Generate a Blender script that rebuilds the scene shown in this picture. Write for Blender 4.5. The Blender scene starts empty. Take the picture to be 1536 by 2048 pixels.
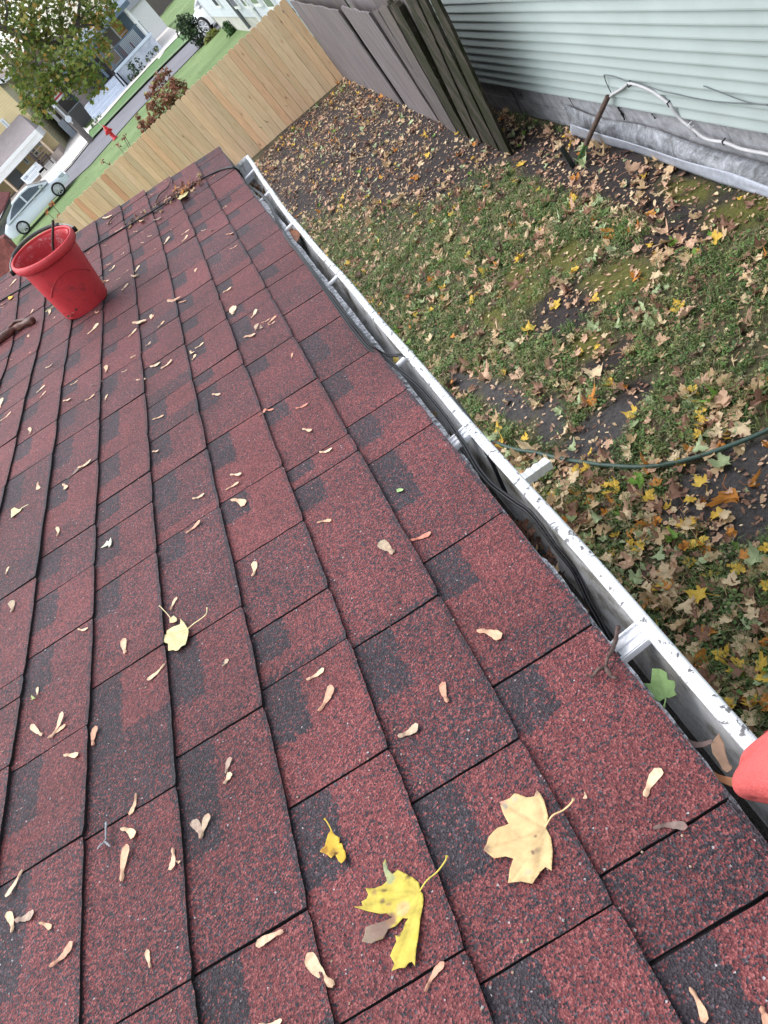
import bpy, bmesh, math, random
from mathutils import Vector, Matrix, noise, geometry
random.seed(7)
R_ = math.radians
sc = bpy.context.scene
col = sc.collection

# ---------------------------------------------------------------- camera
# world frame: x = away from the roof (down slope), y = along the gutter, z up; z = 0 is the yard
CH = 3.2
M3 = ((0.73807029, -0.27591514, -0.61572972),
      (-0.65638268, -0.50494336, -0.56053009),
      (-0.15624989, 0.81786493, -0.55378961))
FPX = 1607.044
cd = bpy.data.cameras.new('camera')
cam = bpy.data.objects.new('camera', cd)
col.objects.link(cam)
rt, dn, fw = [Vector(r) for r in M3]
mw = Matrix.Identity(4)
for i in range(3):
    mw[i][0] = rt[i]; mw[i][1] = -dn[i]; mw[i][2] = -fw[i]
mw[2][3] = CH
cam.matrix_world = mw
cd.sensor_fit = 'VERTICAL'; cd.sensor_height = 24.0; cd.lens = 24.0 * FPX / 2048.0
cd.clip_start = 0.02; cd.clip_end = 1200.0
sc.camera = cam

# ---------------------------------------------------------------- sky and sun (overcast)
w = bpy.data.worlds.new('World'); sc.world = w; w.use_nodes = True
nt = w.node_tree; nt.nodes.clear()
sky = nt.nodes.new('ShaderNodeTexSky'); sky.sky_type = 'NISHITA'; sky.sun_disc = False
sky.sun_elevation = R_(62); sky.sun_rotation = R_(-62)
sky.air_density = 1.2; sky.dust_density = 2.5; sky.ozone_density = 1.0
hs = nt.nodes.new('ShaderNodeHueSaturation'); hs.inputs['Saturation'].default_value = 0.38
bg = nt.nodes.new('ShaderNodeBackground'); bg.inputs['Strength'].default_value = 0.15
wo = nt.nodes.new('ShaderNodeOutputWorld')
nt.links.new(sky.outputs[0], hs.inputs['Color']); nt.links.new(hs.outputs[0], bg.inputs[0]); nt.links.new(bg.outputs[0], wo.inputs[0])
sd = bpy.data.lights.new('sun', 'SUN'); sd.energy = 0.8; sd.angle = R_(70); sd.color = (1.0, 0.965, 0.92)
so = bpy.data.objects.new('sun', sd); col.objects.link(so)
az = R_(-62); el = R_(62)
sdir = Vector((math.sin(az) * math.cos(el), math.cos(az) * math.cos(el), math.sin(el)))
so.rotation_euler = sdir.to_track_quat('Z', 'Y').to_euler()
so.location = (0, 0, 30)
sc.view_settings.view_transform = 'Standard'; sc.view_settings.look = 'None'
sc.view_settings.exposure = 1.26; sc.view_settings.gamma = 1.0; sc.view_settings.use_curve_mapping = False

# ---------------------------------------------------------------- measuring helpers
CAM = Vector((0, 0, CH))
def ray(px, py):
    a, b = px - 768.0, py - 1024.0
    return rt * a + dn * b + fw * FPX
def proj(P):
    d = Vector(P) - CAM
    z = d.dot(fw)
    if z < 1e-4: return (-1e6, -1e6)
    return 768 + FPX * d.dot(rt) / z, 1024 + FPX * d.dot(dn) / z
def on_plane(px, py, p0, n):
    d = ray(px, py); return CAM + d * ((Vector(p0) - CAM).dot(n) / d.dot(n))
def on_z(px, py, z): return on_plane(px, py, (0, 0, z), Vector((0, 0, 1)))
def on_x(px, py, x): return on_plane(px, py, (x, 0, 0), Vector((1, 0, 0)))
def on_y(px, py, y): return on_plane(px, py, (0, y, 0), Vector((0, 1, 0)))
PIT = 0.243142344
E = 0.127
U = Vector((-math.cos(PIT), 0, math.sin(PIT))); N = Vector((math.sin(PIT), 0, math.cos(PIT)))
HC = 0.67563911; S0 = -0.1174469
Y_RAKE = 3.90
def lift(y):
    t = (y - 3.02) / 0.85
    return 0.0 if t <= 0 else 0.070 * t ** 1.25
def RP(s, y, h=0.0):
    """point on the roof: s metres up the slope from the eave edge, y along the eave, h above the deck"""
    wv = 0.0016 * math.sin(s * 9 + y * 3.1) + 0.0012 * math.sin(y * 7.7 - s * 5)
    return CAM + U * (S0 + s) + Vector((0, y, 0)) + N * (h + lift(y) + wv - HC)
def on_roof(px, py, h=0.0):
    """(s, y) of the roof point seen at a photo pixel"""
    d = ray(px, py); l = 0.0; P = None
    for _ in range(12):
        t = (h + l - HC) / d.dot(N); P = d * t
        l = 0.6 * l + 0.4 * lift(P.y)
    return P.dot(U) - S0, P.y
EAVE = RP(0, 0, 0)
ZE = EAVE.z; XE = EAVE.x
def inframe(P, m=40):
    x, y = proj(P); return -m < x < 1536 + m and -m < y < 2048 + m

# ---------------------------------------------------------------- object helpers
def tag(o, label=None, cat=None, group=None, kind=None):
    if label: o['label'] = label
    if cat: o['category'] = cat
    if group: o['group'] = group
    if kind: o['kind'] = kind
    return o
def empty(name, loc=(0, 0, 0), label=None, cat=None, group=None):
    o = bpy.data.objects.new(name, None); o.empty_display_size = 0.1
    o.location = loc; col.objects.link(o); tag(o, label, cat, group); return o
class MB:
    """collects polygons (world coordinates) into one mesh"""
    def __init__(s): s.v = []; s.f = []; s.mi = []; s.uv = {}; s.colr = []; s.hascol = False
    def add(s, vs, fs, mi=0, c=None):
        o = len(s.v); s.v += [tuple(v) for v in vs]
        for f in fs:
            s.f.append([i + o for i in f]); s.mi.append(mi)
        if c is not None: s.hascol = True
        s.colr += [c if c is not None else (1, 1, 1)] * len(vs)
        return o
    def box(s, c, d, rz=0.0, mi=0, col_=None, M=None):
        hx, hy, hz = d[0] / 2, d[1] / 2, d[2] / 2
        m = Matrix.Translation(c) @ (M if M else Matrix.Rotation(rz, 4, 'Z'))
        vs = [m @ Vector((x, y, z)) for x in (-hx, hx) for y in (-hy, hy) for z in (-hz, hz)]
        s.add(vs, [(0, 1, 3, 2), (4, 6, 7, 5), (0, 4, 5, 1), (2, 3, 7, 6), (0, 2, 6, 4), (1, 5, 7, 3)], mi, col_)
    def b2(s, x0, x1, y0, y1, z0, z1, mi=0, col_=None):
        s.box(((x0 + x1) / 2, (y0 + y1) / 2, (z0 + z1) / 2), (abs(x1 - x0), abs(y1 - y0), abs(z1 - z0)), 0, mi, col_)
    def tube(s, pts, r, n=10, mi=0, cap=True, col_=None):
        pts = [Vector(p) for p in pts]; m = len(pts)
        rs = r if isinstance(r, (list, tuple)) else [r] * m
        vs = []; up = None
        for i, p in enumerate(pts):
            t = (pts[min(i + 1, m - 1)] - pts[max(i - 1, 0)])
            t = t.normalized() if t.length > 1e-9 else Vector((0, 0, 1))
            if up is None:
                up = t.orthogonal().normalized()
            up = (up - t * up.dot(t))
            up = up.normalized() if up.length > 1e-6 else t.orthogonal().normalized()
            b = t.cross(up)
            for k in range(n):
                a = 2 * math.pi * k / n
                vs.append(p + (up * math.cos(a) + b * math.sin(a)) * rs[i])
        fs = [(i * n + k, i * n + (k + 1) % n, (i + 1) * n + (k + 1) % n, (i + 1) * n + k) for i in range(m - 1) for k in range(n)]
        if cap: fs += [tuple(range(n - 1, -1, -1)), tuple((m - 1) * n + k for k in range(n))]
        s.add(vs, fs, mi, col_)
    def lathe(s, prof, M, n=32, mi=0, col_=None):
        vs = [M @ Vector((r * math.cos(2 * math.pi * k / n), r * math.sin(2 * math.pi * k / n), z)) for r, z in prof for k in range(n)]
        fs = [(i * n + k, i * n + (k + 1) % n, (i + 1) * n + (k + 1) % n, (i + 1) * n + k) for i in range(len(prof) - 1) for k in range(n)]
        s.add(vs, fs, mi, col_)
    def prism(s, poly, M, d, mi=0, col_=None):
        """polygon in local xy extruded by d along local z"""
        n = len(poly)
        vs = [M @ Vector((x, y, 0)) for x, y in poly] + [M @ Vector((x, y, d)) for x, y in poly]
        fs = [tuple(range(n - 1, -1, -1)), tuple(range(n, 2 * n))] + [(i, (i + 1) % n, n + (i + 1) % n, n + i) for i in range(n)]
        s.add(vs, fs, mi, col_)
    def build(s, name, mats, parent=None, smooth=False, label=None, origin=None):
        me = bpy.data.meshes.new(name)
        o0 = Vector(origin) if origin is not None else Vector((0, 0, 0))
        base = parent.matrix_world.translation if False else (Vector(parent.location) if parent else Vector((0, 0, 0)))
        if parent and parent.parent: base = base + Vector(parent.parent.location)
        sh = o0 if not parent else base
        me.from_pydata([(x - sh[0], y - sh[1], z - sh[2]) for x, y, z in s.v], [], s.f)
        if not isinstance(mats, (list, tuple)): mats = [mats]
        for m in mats: me.materials.append(m)
        for p, m in zip(me.polygons, s.mi):
            p.material_index = min(m, len(mats) - 1); p.use_smooth = smooth
        if s.hascol:
            ca = me.color_attributes.new('Col', 'FLOAT_COLOR', 'POINT')
            for i, c in enumerate(s.colr): ca.data[i].color = (c[0], c[1], c[2], 1)
        me.update()
        o = bpy.data.objects.new(name, me); col.objects.link(o)
        if parent: o.parent = parent
        elif origin is not None: o.location = o0
        if label: o['label'] = label
        return o
def smooth_path(pts, k=6):
    """Catmull-Rom through the points"""
    P = [Vector(p) for p in pts]; P = [P[0] * 2 - P[1]] + P + [P[-1] * 2 - P[-2]]; out = []
    for i in range(1, len(P) - 2):
        for j in range(k):
            t = j / k
            out.append(0.5 * ((2 * P[i]) + (P[i + 1] - P[i - 1]) * t + (2 * P[i - 1] - 5 * P[i] + 4 * P[i + 1] - P[i + 2]) * t * t + (3 * P[i] - P[i - 1] - 3 * P[i + 1] + P[i + 2]) * t ** 3))
    out.append(P[-2]); return out

# ---------------------------------------------------------------- materials
class MT:
    def __init__(s, name):
        s.m = bpy.data.materials.new(name); s.m.use_nodes = True
        s.t = s.m.node_tree; s.b = s.t.nodes['Principled BSDF']; s.L = s.t.links.new
        s._co = None
    def n(s, ty, **kw):
        x = s.t.nodes.new(ty)
        for k, v in kw.items():
            if k in x.inputs.keys():
                if hasattr(v, 'is_output') or isinstance(v, bpy.types.NodeSocket): s.L(v, x.inputs[k])
                else: x.inputs[k].default_value = v
            else: setattr(x, k, v)
        return x
    def co(s, scale=(1, 1, 1), rot=(0, 0, 0), src='Object'):
        tc = s.n('ShaderNodeTexCoord'); mp = s.n('ShaderNodeMapping')
        mp.inputs['Scale'].default_value = scale; mp.inputs['Rotation'].default_value = rot
        s.L(tc.outputs[src], mp.inputs[0]); return mp.outputs[0]
    def noise(s, vec, scale, detail=4, rough=0.55, dist=0.0):
        return s.n('ShaderNodeTexNoise', Vector=vec, Scale=scale, Detail=detail, Roughness=rough, Distortion=dist).outputs['Fac']
    def ramp(s, fac, stops):
        r = s.n('ShaderNodeValToRGB', Fac=fac); e = r.color_ramp.elements
        while len(e) < len(stops): e.new(0.5)
        for q, (p, c) in zip(e, stops): q.position = p; q.color = (c[0], c[1], c[2], 1) if isinstance(c, (tuple, list)) else (c, c, c, 1)
        return r.outputs[0]
    def mix(s, f, a, b, mode='MIX'):
        x = s.t.nodes.new('ShaderNodeMix'); x.data_type = 'RGBA'; x.blend_type = mode
        for idx, v in ((0, f), (6, a), (7, b)):
            if isinstance(v, bpy.types.NodeSocket): s.L(v, x.inputs[idx])
            elif idx == 0: x.inputs[0].default_value = v
            else: x.inputs[idx].default_value = (v[0], v[1], v[2], 1)
        return x.outputs[2]
    def math(s, op, a, b=None, c=None, clamp=False):
        x = s.t.nodes.new('ShaderNodeMath'); x.operation = op; x.use_clamp = clamp
        for i, v in enumerate((a, b, c)):
            if v is None: continue
            if isinstance(v, bpy.types.NodeSocket): s.L(v, x.inputs[i])
            else: x.inputs[i].default_value = v
        return x.outputs[0]
    def bump(s, h, strength=0.3, dist=0.01):
        b = s.n('ShaderNodeBump', Height=h, Strength=strength, Distance=dist); s.L(b.outputs[0], s.b.inputs['Normal'])
    def set(s, c=None, rough=None, metal=None, spec=None):
        for k, v in (('Base Color', c), ('Roughness', rough), ('Metallic', metal), ('Specular IOR Level', spec)):
            if v is None: continue
            if isinstance(v, bpy.types.NodeSocket): s.L(v, s.b.inputs[k])
            elif k == 'Base Color': s.b.inputs[k].default_value = (v[0], v[1], v[2], 1)
            else: s.b.inputs[k].default_value = v
        return s.m
def simple(name, c, rough=0.6, var=0.12, scale=20, metal=0.0, bump=0.0, spec=0.4):
    t = MT(name); f = t.noise(t.co(), scale, 5, 0.6)
    lo = tuple(x * (1 - var) for x in c); hi = tuple(min(1, x * (1 + var)) for x in c)
    cc = t.ramp(f, [(0.3, lo), (0.7, hi)])
    if bump: t.bump(f, bump, 0.02)
    return t.set(cc, rough, metal, spec)
def attrcol(name, rough=0.7, var=0.15, scale=60, trans=0.0, bump=0.2, spec=0.3):
    t = MT(name); a = t.n('ShaderNodeAttribute', attribute_name='Col').outputs['Color']
    f = t.noise(t.co(), scale, 4, 0.6)
    g = t.ramp(f, [(0.25, 1 - var), (0.75, 1 + var)])
    c = t.mix(1.0, a, g, 'MULTIPLY')
    if bump: t.bump(f, bump, 0.004)
    t.set(c, rough, 0, spec)
    if trans:
        t.b.inputs['Transmission Weight'].default_value = 0
        tr = t.n('ShaderNodeBsdfTranslucent'); t.L(c, tr.inputs[0])
        mx = t.n('ShaderNodeMixShader'); mx.inputs[0].default_value = trans
        out = [x for x in t.t.nodes if x.type == 'OUTPUT_MATERIAL'][0]
        t.L(t.b.outputs[0], mx.inputs[1]); t.L(tr.outputs[0], mx.inputs[2]); t.L(mx.outputs[0], out.inputs[0])
    return t.m
M = {}
def mat_shingle():
    t = MT('granule shingles')
    def uv(nm):
        u = t.n('ShaderNodeUVMap', uv_map=nm); sp = t.n('ShaderNodeSeparateXYZ'); t.L(u.outputs[0], sp.inputs[0]); return sp.outputs[0], sp.outputs[1]
    a, b = uv('tab'); plen, tone = uv('par'); split, tone2 = uv('par2')
    o = t.co()
    n1 = t.math('SUBTRACT', t.noise(o, 140, 3), 0.5); n2 = t.math('SUBTRACT', t.noise(o, 95, 3), 0.5)
    b_ = t.math('ADD', b, t.math('MULTIPLY', n1, 0.030)); a_ = t.math('ADD', a, t.math('MULTIPLY', n2, 0.20))
    patch = t.math('MULTIPLY', t.math('LESS_THAN', b_, plen), t.math('LESS_THAN', a_, 0.40))
    second = t.math('GREATER_THAN', b_, split)
    tn = t.math('ADD', t.math('MULTIPLY', tone, t.math('SUBTRACT', 1.0, second)), t.math('MULTIPLY', tone2, second))
    big = t.noise(o, 9, 3); tn = t.math('ADD', tn, t.math('MULTIPLY', t.math('SUBTRACT', big, 0.5), 0.35))
    edge = t.math('MULTIPLY', t.math('GREATER_THAN', a, 0.955), 0.35)
    tn = t.math('ADD', tn, edge)
    dark = t.math('MAXIMUM', t.math('MULTIPLY', patch, 0.88), tn, clamp=True)
    vo = t.n('ShaderNodeTexVoronoi', Vector=o, Scale=560.0); vo.inputs['Randomness'].default_value = 1
    sp = t.n('ShaderNodeSeparateColor'); t.L(vo.outputs['Color'], sp.inputs[0])
    isd = t.math('LESS_THAN', sp.outputs[0], dark)
    red = t.ramp(sp.outputs[1], [(0.0, (0.080, 0.020, 0.023)), (0.35, (0.142, 0.035, 0.038)), (0.75, (0.205, 0.055, 0.055)), (1.0, (0.32, 0.105, 0.10))])
    drk = t.ramp(sp.outputs[1], [(0.0, (0.015, 0.012, 0.016)), (0.6, (0.034, 0.027, 0.035)), (0.9, (0.054, 0.044, 0.054)), (1.0, (0.10, 0.085, 0.10))])
    c = t.mix(isd, red, drk)
    rare = t.math('GREATER_THAN', sp.outputs[2], 0.9990); c = t.mix(rare, c, (0.38, 0.35, 0.36))
    dirt = t.ramp(t.noise(o, 3.3, 5, 0.65), [(0.35, 0.72), (0.65, 1.08)])
    c = t.mix(1.0, c, dirt, 'MULTIPLY')
    t.bump(vo.outputs['Distance'], 0.6, 0.0018)
    return t.set(c, 0.64, 0, 0.28)
M['shingle'] = mat_shingle()
M['asph'] = simple('asphalt butt edge', (0.016, 0.013, 0.015), 0.8, 0.3, 300, bump=0.4)
# ================================================================ our house and its shingled roof
house = empty('house', (0, 0, 0), 'single storey house whose dark red shingled roof slopes down to the white gutter', 'house')
T1 = 3.072
def tp(ox, oy, pts): return [(ox + x / T1, oy + y / T1) for x, y in pts]
JPX = {
 0: [(1199,1758),(1308,1927),(993,1370),(850,1124),(739,929),(695,854),(643,763),(599,685),(568,633),(536,576),(518,546),(494,504),(468,465),(450,432),(434,406),(416,374),(395,336)],
 1: [(962,1971),(825,1607),(708,1294),(578,943),(588,983),(526,825),(633,756),(590,677),(549,602),(455,626),(435,571),(412,520),(398,486),(386,457),(375,434),(364,410)],
 2: [(685,2048),(578,1618),(529,1377),(502,1269),(472,1126),(444,1010),(420,888),(397,787),(391,756),(376,691),(366,646),(355,602),(345,555),(344,558),(331,510),(320,475)],
 3: [(397,1948),(358,1515),(339,1302),(325,1089),(312,965),(304,883),(298,815),(291,738),(286,678),(282,628),(275,577),(268,536),(263,507),(256,479)],
 4: [(177,1681),(166,2092),(187,1378),(192,1183),(195,1076),(197,1010),(199,927),(205,838),(208,760),(212,698),(210,649),(208,597),(201,545)],
 5: [(24,1546),(54,1318),(70,1204),(80,1118),(101,978),(114,890),(125,830),(132,773),(138,714),(143,659),(173,1678)],
 6: [(68,1162),(15,965),(38,890),(54,820),(65,773),(76,717),(36,1401),(45,1354)],
}
NK = 17
joints = {}
for k in range(NK):
    ts = sorted(on_roof(x, y)[1] for x, y in JPX.get(k, []))
    o = []
    for t in ts:
        if not o or t - o[-1] > 0.045: o.append(t)
    ts = o
    rr = random.Random(k * 13 + 5)
    if not ts: ts = [0.3 + rr.random() * 0.2]
    while ts[-1] < Y_RAKE - 0.12: ts.append(ts[-1] + rr.choice([0.13, 0.17, 0.21, 0.25, 0.29]) + rr.random() * 0.02)
    if ts[-1] > Y_RAKE - 0.05: ts.pop()
    while ts[0] > -1.6: ts.insert(0, ts[0] - rr.choice([0.13, 0.17, 0.21, 0.25, 0.29]) - rr.random() * 0.02)
    joints[k] = ts
def build_roof():
    vs = []; fs = []; mi = []; uvs = []; par = []; par2 = []
    rr = random.Random(3)
    TONES = [0.20, 0.28, 0.36, 0.44, 0.55, 0.70]
    for k in range(NK):
        ends = joints[k] + [Y_RAKE + 0.012 * math.sin(k * 5.0) - 0.006 * (k % 3)]
        for i in range(len(ends) - 1):
            y0, y1 = ends[i] + (0.0016 if ends[i] < 1.3 else 0.0026), ends[i + 1] - (0.0016 if ends[i] < 1.3 else 0.0026)
            ln = y1 - y0
            near = y0 < 1.3
            ny = max(4, int(ln / (0.012 if near else 0.04))); ns = 10 if near else 5
            plen = rr.choice([0.07, 0.085, 0.10, 0.12, 0.15]) if rr.random() < 0.9 else -1
            plen = min(plen, ln * 0.62)
            tone = rr.choice(TONES[:5]); split = ln * rr.uniform(0.45, 1.6); tone2 = rr.choice(TONES)
            base = len(vs)
            hb = 0.0052 + rr.uniform(-0.0006, 0.0016)
            gap0 = rr.uniform(-0.0006, 0.0010); cv = rr.uniform(0.0, 0.0016)
            rows = ns + 1
            for a in range(rows + 1):      # a = 0 at the upper butt, rows at the lower edge, last row = butt face foot
                f = min(a / ns, 1.0)
                for j in range(ny + 1):
                    g = j / ny
                    s = (k + 1 - f) * E; y = y0 + ln * g
                    h = 0.0006 + hb * f
                    s += (0.004 if f == 0 else 0)
                    if a >= ns:
                        rag = noise.noise(Vector((y * 110, k * 3.1, 1.0))) * 0.0011 + noise.noise(Vector((y * 9, k * 1.7, 4.0))) * 0.0016
                        s += rag
                        # rounded tab corners
                        dcor = min(y - y0, y1 - y)
                        if dcor < 0.005: s += 0.002 * (1 - dcor / 0.005) ** 2
                        if a == rows: h = -0.0008; s += 0.0006
                    if j in (0, ny):
                        y += noise.noise(Vector((s * 120, k + i * 0.7, 7.0))) * 0.0008
                        if j == ny: y += gap0
                        h -= 0.0004
                    if near and 0 < a < ns: h += noise.noise(Vector((s * 25, y * 25, 3))) * 0.0007
                    h += cv * f * f * (0.5 + 0.5 * math.cos(g * 6.28)) * (0.5 if near else 1.0)
                    vs.append(RP(s, y, h)); uvs.append((f, y1 - y))
            st = ny + 1
            for a in range(rows):
                for j in range(ny):
                    fs.append((base + a * st + j, base + (a + 1) * st + j, base + (a + 1) * st + j + 1, base + a * st + j + 1))
                    mi.append(1 if a == ns else 0); par.append((plen, tone)); par2.append((split, tone2))
            # side skirts so that the joint is a real groove
            for j, fl in ((0, 0), (ny, 1)):
                o = len(vs)
                for a in range(ns + 1):
                    p = vs[base + a * st + j]; vs.append(p - N * (0.0045)); uvs.append((0, 0))
                for a in range(ns):
                    q = (base + a * st + j, base + (a + 1) * st + j, o + a + 1, o + a)
                    fs.append(q if fl else q[::-1]); mi.append(1); par.append((plen, tone)); par2.append((split, tone2))
    # underlay that closes the grooves
    NY = 60
    for k in range(NK + 1):
        pass
    base = len(vs); NS = 24
    for a in range(NS + 1):
        for j in range(NY + 1):
            vs.append(RP(0.003 + (NK * E) * a / NS, -1.75 + (Y_RAKE - 0.02 + 1.75) * j / NY, -0.0025)); uvs.append((0, 0))
    for a in range(NS):
        for j in range(NY):
            q = base + a * (NY + 1) + j
            fs.append((q, q + 1, q + NY + 2, q + NY + 1)); mi.append(1); par.append((0, 0)); par2.append((0, 0))
    me = bpy.data.meshes.new('roof'); me.from_pydata(vs, [], fs)
    me.materials.append(M['shingle']); me.materials.append(M['asph'])
    l1 = me.uv_layers.new(name='tab'); l2 = me.uv_layers.new(name='par'); l3 = me.uv_layers.new(name='par2')
    for p in me.polygons:
        p.material_index = mi[p.index]; p.use_smooth = False
        for li in p.loop_indices:
            l1.data[li].uv = uvs[me.loops[li].vertex_index]; l2.data[li].uv = par[p.index]; l3.data[li].uv = par2[p.index]
    o = bpy.data.objects.new('roof', me); col.objects.link(o); o.parent = house
    return o
roof = build_roof()
M['paintwhite'] = simple('white paint', (0.78, 0.79, 0.80), 0.45, 0.06, 8, bump=0.05)
M['stucco'] = simple('grey wall', (0.45, 0.44, 0.42), 0.85, 0.1, 12, bump=0.2)
M['soffit'] = simple('soffit wood', (0.30, 0.27, 0.24), 0.8, 0.2, 14, bump=0.1)
def flaky():
    t = MT('flaking white paint on metal'); o = t.co()
    a = t.noise(o, 75, 6, 0.8, 0.6); b = t.noise(o, 260, 4, 0.8)
    f = t.math('ADD', t.math('MULTIPLY', a, 0.7), t.math('MULTIPLY', b, 0.3))
    c = t.ramp(f, [(0.40, (0.015, 0.015, 0.018)), (0.46, (0.13, 0.13, 0.14)), (0.52, (0.42, 0.43, 0.46)), (0.58, (0.74, 0.76, 0.81))])
    t.bump(f, 0.15, 0.002); return t.set(c, 0.42, 0, 0.4)
M['flaky'] = flaky()
def gutter_out():
    t = MT('white gutter enamel with specks of grime'); o = t.co()
    v = t.noise(t.co((1, 1, 1)), 95, 3, 0.62, 0.4)
    big = t.noise(o, 6.0, 3); th = t.math('ADD', 0.605, t.math('MULTIPLY', t.math('SUBTRACT', 0.5, big), 0.14))
    sp = t.math('MULTIPLY', t.math('SUBTRACT', v, t.math('SUBTRACT', th, 0.02)), 28.0, clamp=True)
    v2 = t.noise(o, 420, 2, 0.6); sp2 = t.math('GREATER_THAN', v2, 0.665)
    wash = t.ramp(t.noise(o, 14, 4), [(0.3, (0.50, 0.52, 0.55)), (0.5, (0.64, 0.66, 0.69)), (0.7, (0.74, 0.75, 0.77))])
    c = t.mix(sp2, wash, (0.35, 0.35, 0.36)); gr = t.ramp(t.noise(t.co((1, 0.5, 1)), 30, 5, 0.7, 0.8), [(0.52, 0.0), (0.72, 0.45)]); c = t.mix(gr, c, (0.30, 0.30, 0.28)); c = t.mix(sp, c, (0.12, 0.12, 0.125))
    return t.set(c, 0.38, 0, 0.5)
M['gutter'] = gutter_out()
def gutter_in():
    t = MT('dull aluminium with grime inside the gutter'); o = t.co((1, 0.35, 1))
    a = t.noise(o, 16, 6, 0.65, 0.6); b = t.noise(t.co(), 240, 3, 0.7)
    f = t.math('ADD', t.math('MULTIPLY', a, 0.85), t.math('MULTIPLY', b, 0.15))
    c = t.ramp(f, [(0.34, (0.10, 0.095, 0.08)), (0.42, (0.30, 0.295, 0.27)), (0.50, (0.60, 0.61, 0.63)), (0.66, (0.78, 0.80, 0.84))])
    return t.set(c, 0.55, 0.0, 0.4)
M['gutter_in'] = gutter_in()
M['floor'] = simple('wet black silt', (0.018, 0.014, 0.011), 0.16, 0.5, 120, bump=0.55, spec=0.6)
M['hanger'] = simple('white hanger strap', (0.74, 0.75, 0.78), 0.4, 0.08, 60)
# walls, fascia
wl = MB()
for (x0, x1, y0, y1) in ((-4.2, -0.42, 3.42, 3.55), (-0.55, -0.42, -1.6, 3.42)):
    wl.b2(x0, x1, y0, y1, 0, 2.36)
wl.build('wall', M['stucco'], house)
fm = MB(); fm.b2(-0.175, -0.15, -1.7, 3.86, ZE - 0.20, ZE - 0.012); fm.b2(-0.42, -0.176, -1.7, 3.8, ZE - 0.20, ZE - 0.185)
fm.build('fascia', M['soffit'], house)
rk = MB()
for i in range(20):
    s0, s1 = i * 0.108, (i + 1) * 0.108
    a, b = RP(s0, 3.86, -0.012), RP(s1, 3.86, -0.012); dy = Vector((0, 0.022, 0)); dz = Vector((0, 0, -0.14))
    rk.add([a, b, b + dz, a + dz, a + dy, b + dy, b + dy + dz, a + dy + dz], [(0, 1, 2, 3), (4, 7, 6, 5), (0, 4, 5, 1), (3, 2, 6, 7)])
rk.build('rake_board', M['soffit'], house)

# ---- gutter: profile swept along y, bowed outwards at the far end as in the photo
GY0, GY1 = -1.6, 3.76
def gx(y):
    return 0.036 * max(0.0, (y - 2.0) / 1.75) ** 2 + 0.0015 * math.sin(y * 4.1) + 0.001 * math.sin(y * 11)
def gz(y): return 0.0
prof_in = [(-0.148, -0.020), (-0.146, -0.090), (-0.058, -0.094), (-0.0465, -0.092), (-0.0440, -0.086), (-0.030, -0.066), (-0.0210, -0.042), (-0.0165, -0.030), (-0.0150, -0.0125)]
prof_lip = [(-0.0150, -0.0125), (-0.0150, -0.0075), (-0.0120, -0.0058), (-0.0020, -0.0056), (0.0006, -0.0080), (0.0006, -0.0150)]
prof_out = [(0.0006, -0.0150), (-0.0045, -0.0215), (-0.0030, -0.040), (-0.0080, -0.058), (-0.034, -0.082), (-0.0500, -0.100), (-0.150, -0.108), (-0.1505, -0.020), (-0.148, -0.020)]
def sweep(prof, mb, mi, y0, y1, n, jit=0.0):
    vs = []
    for j in range(n + 1):
        y = y0 + (y1 - y0) * j / n
        for (x, z) in prof:
            jx = jit * noise.noise(Vector((y * 6, x * 40, z * 30)))
            xx = x + (gx(y) if x > -0.14 else 0.0) * (1.0 if x > -0.1 else 0.5)
            vs.append((xx + jx, y, ZE + z + gz(y) + 0.6 * jx))
    m = len(prof)
    fs = [(j * m + i, j * m + i + 1, (j + 1) * m + i + 1, (j + 1) * m + i) for j in range(n) for i in range(m - 1)]
    mb.add(vs, fs, mi)
g = MB()
sweep(prof_in, g, 1, GY0, GY1, 160, 0.0016); sweep(prof_lip, g, 0, GY0, GY1, 160, 0.0005); sweep(prof_out, g, 0, GY0, GY1, 60, 0)
# end cap
cap = [(x + gx(GY1), z) for x, z in prof_out]
g.add([(x, GY1 + 0.002, ZE + z) for x, z in cap] , [tuple(range(len(cap)))], 1)
capt = [(-0.148, -0.005), (-0.015 + gx(GY1), -0.004), (0.001 + gx(GY1), -0.014), (-0.055 + gx(GY1), -0.10), (-0.15, -0.108)]
g.prism(capt, Matrix(((1, 0, 0, 0), (0, 0, 1, GY1 + 0.003), (0, 1, 0, ZE), (0, 0, 0, 1))), 0.004, 1)
gutter = g.build('gutter', [M['gutter'], M['gutter_in']], house, smooth=True, label='white metal gutter running along the eave, speckled with black grime')
# hangers, found where they cross the lip
def hanger(px, py, wd, kind):
    P = on_z(px, py, ZE - 0.006); y = P.y; x1 = gx(y) - 0.008
    mb = MB()
    if kind == 'strap':
        mb.b2(-0.146, x1, y - wd / 2, y + wd / 2, ZE - 0.0125, ZE - 0.0105)
        for q in (-0.42, 0.0, 0.42):
            mb.b2(-0.146, x1 - 0.001, y + q * wd - 0.0012, y + q * wd + 0.0012, ZE - 0.0104, ZE - 0.0075)
        mb.b2(-0.146, x1, y - wd / 2 - 0.001, y - wd / 2, ZE - 0.0165, ZE - 0.008)
        mb.b2(x1 - 0.004, x1, y - wd / 2, y + wd / 2, ZE - 0.02, ZE - 0.0126)
    else:
        mb.tube([(-0.146, y, ZE - 0.018), (x1, y, ZE - 0.015)], wd / 2, 12)
        mb.tube([(x1 - 0.003, y, ZE - 0.015), (x1 + 0.0105, y, ZE - 0.015)], wd * 0.25, 8)
    mb.build('hanger', M['hanger'], gutter, smooth=False)
hanger(1303, 1240, 0.027, 'strap'); hanger(936, 853, 0.027, 'strap')
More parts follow.
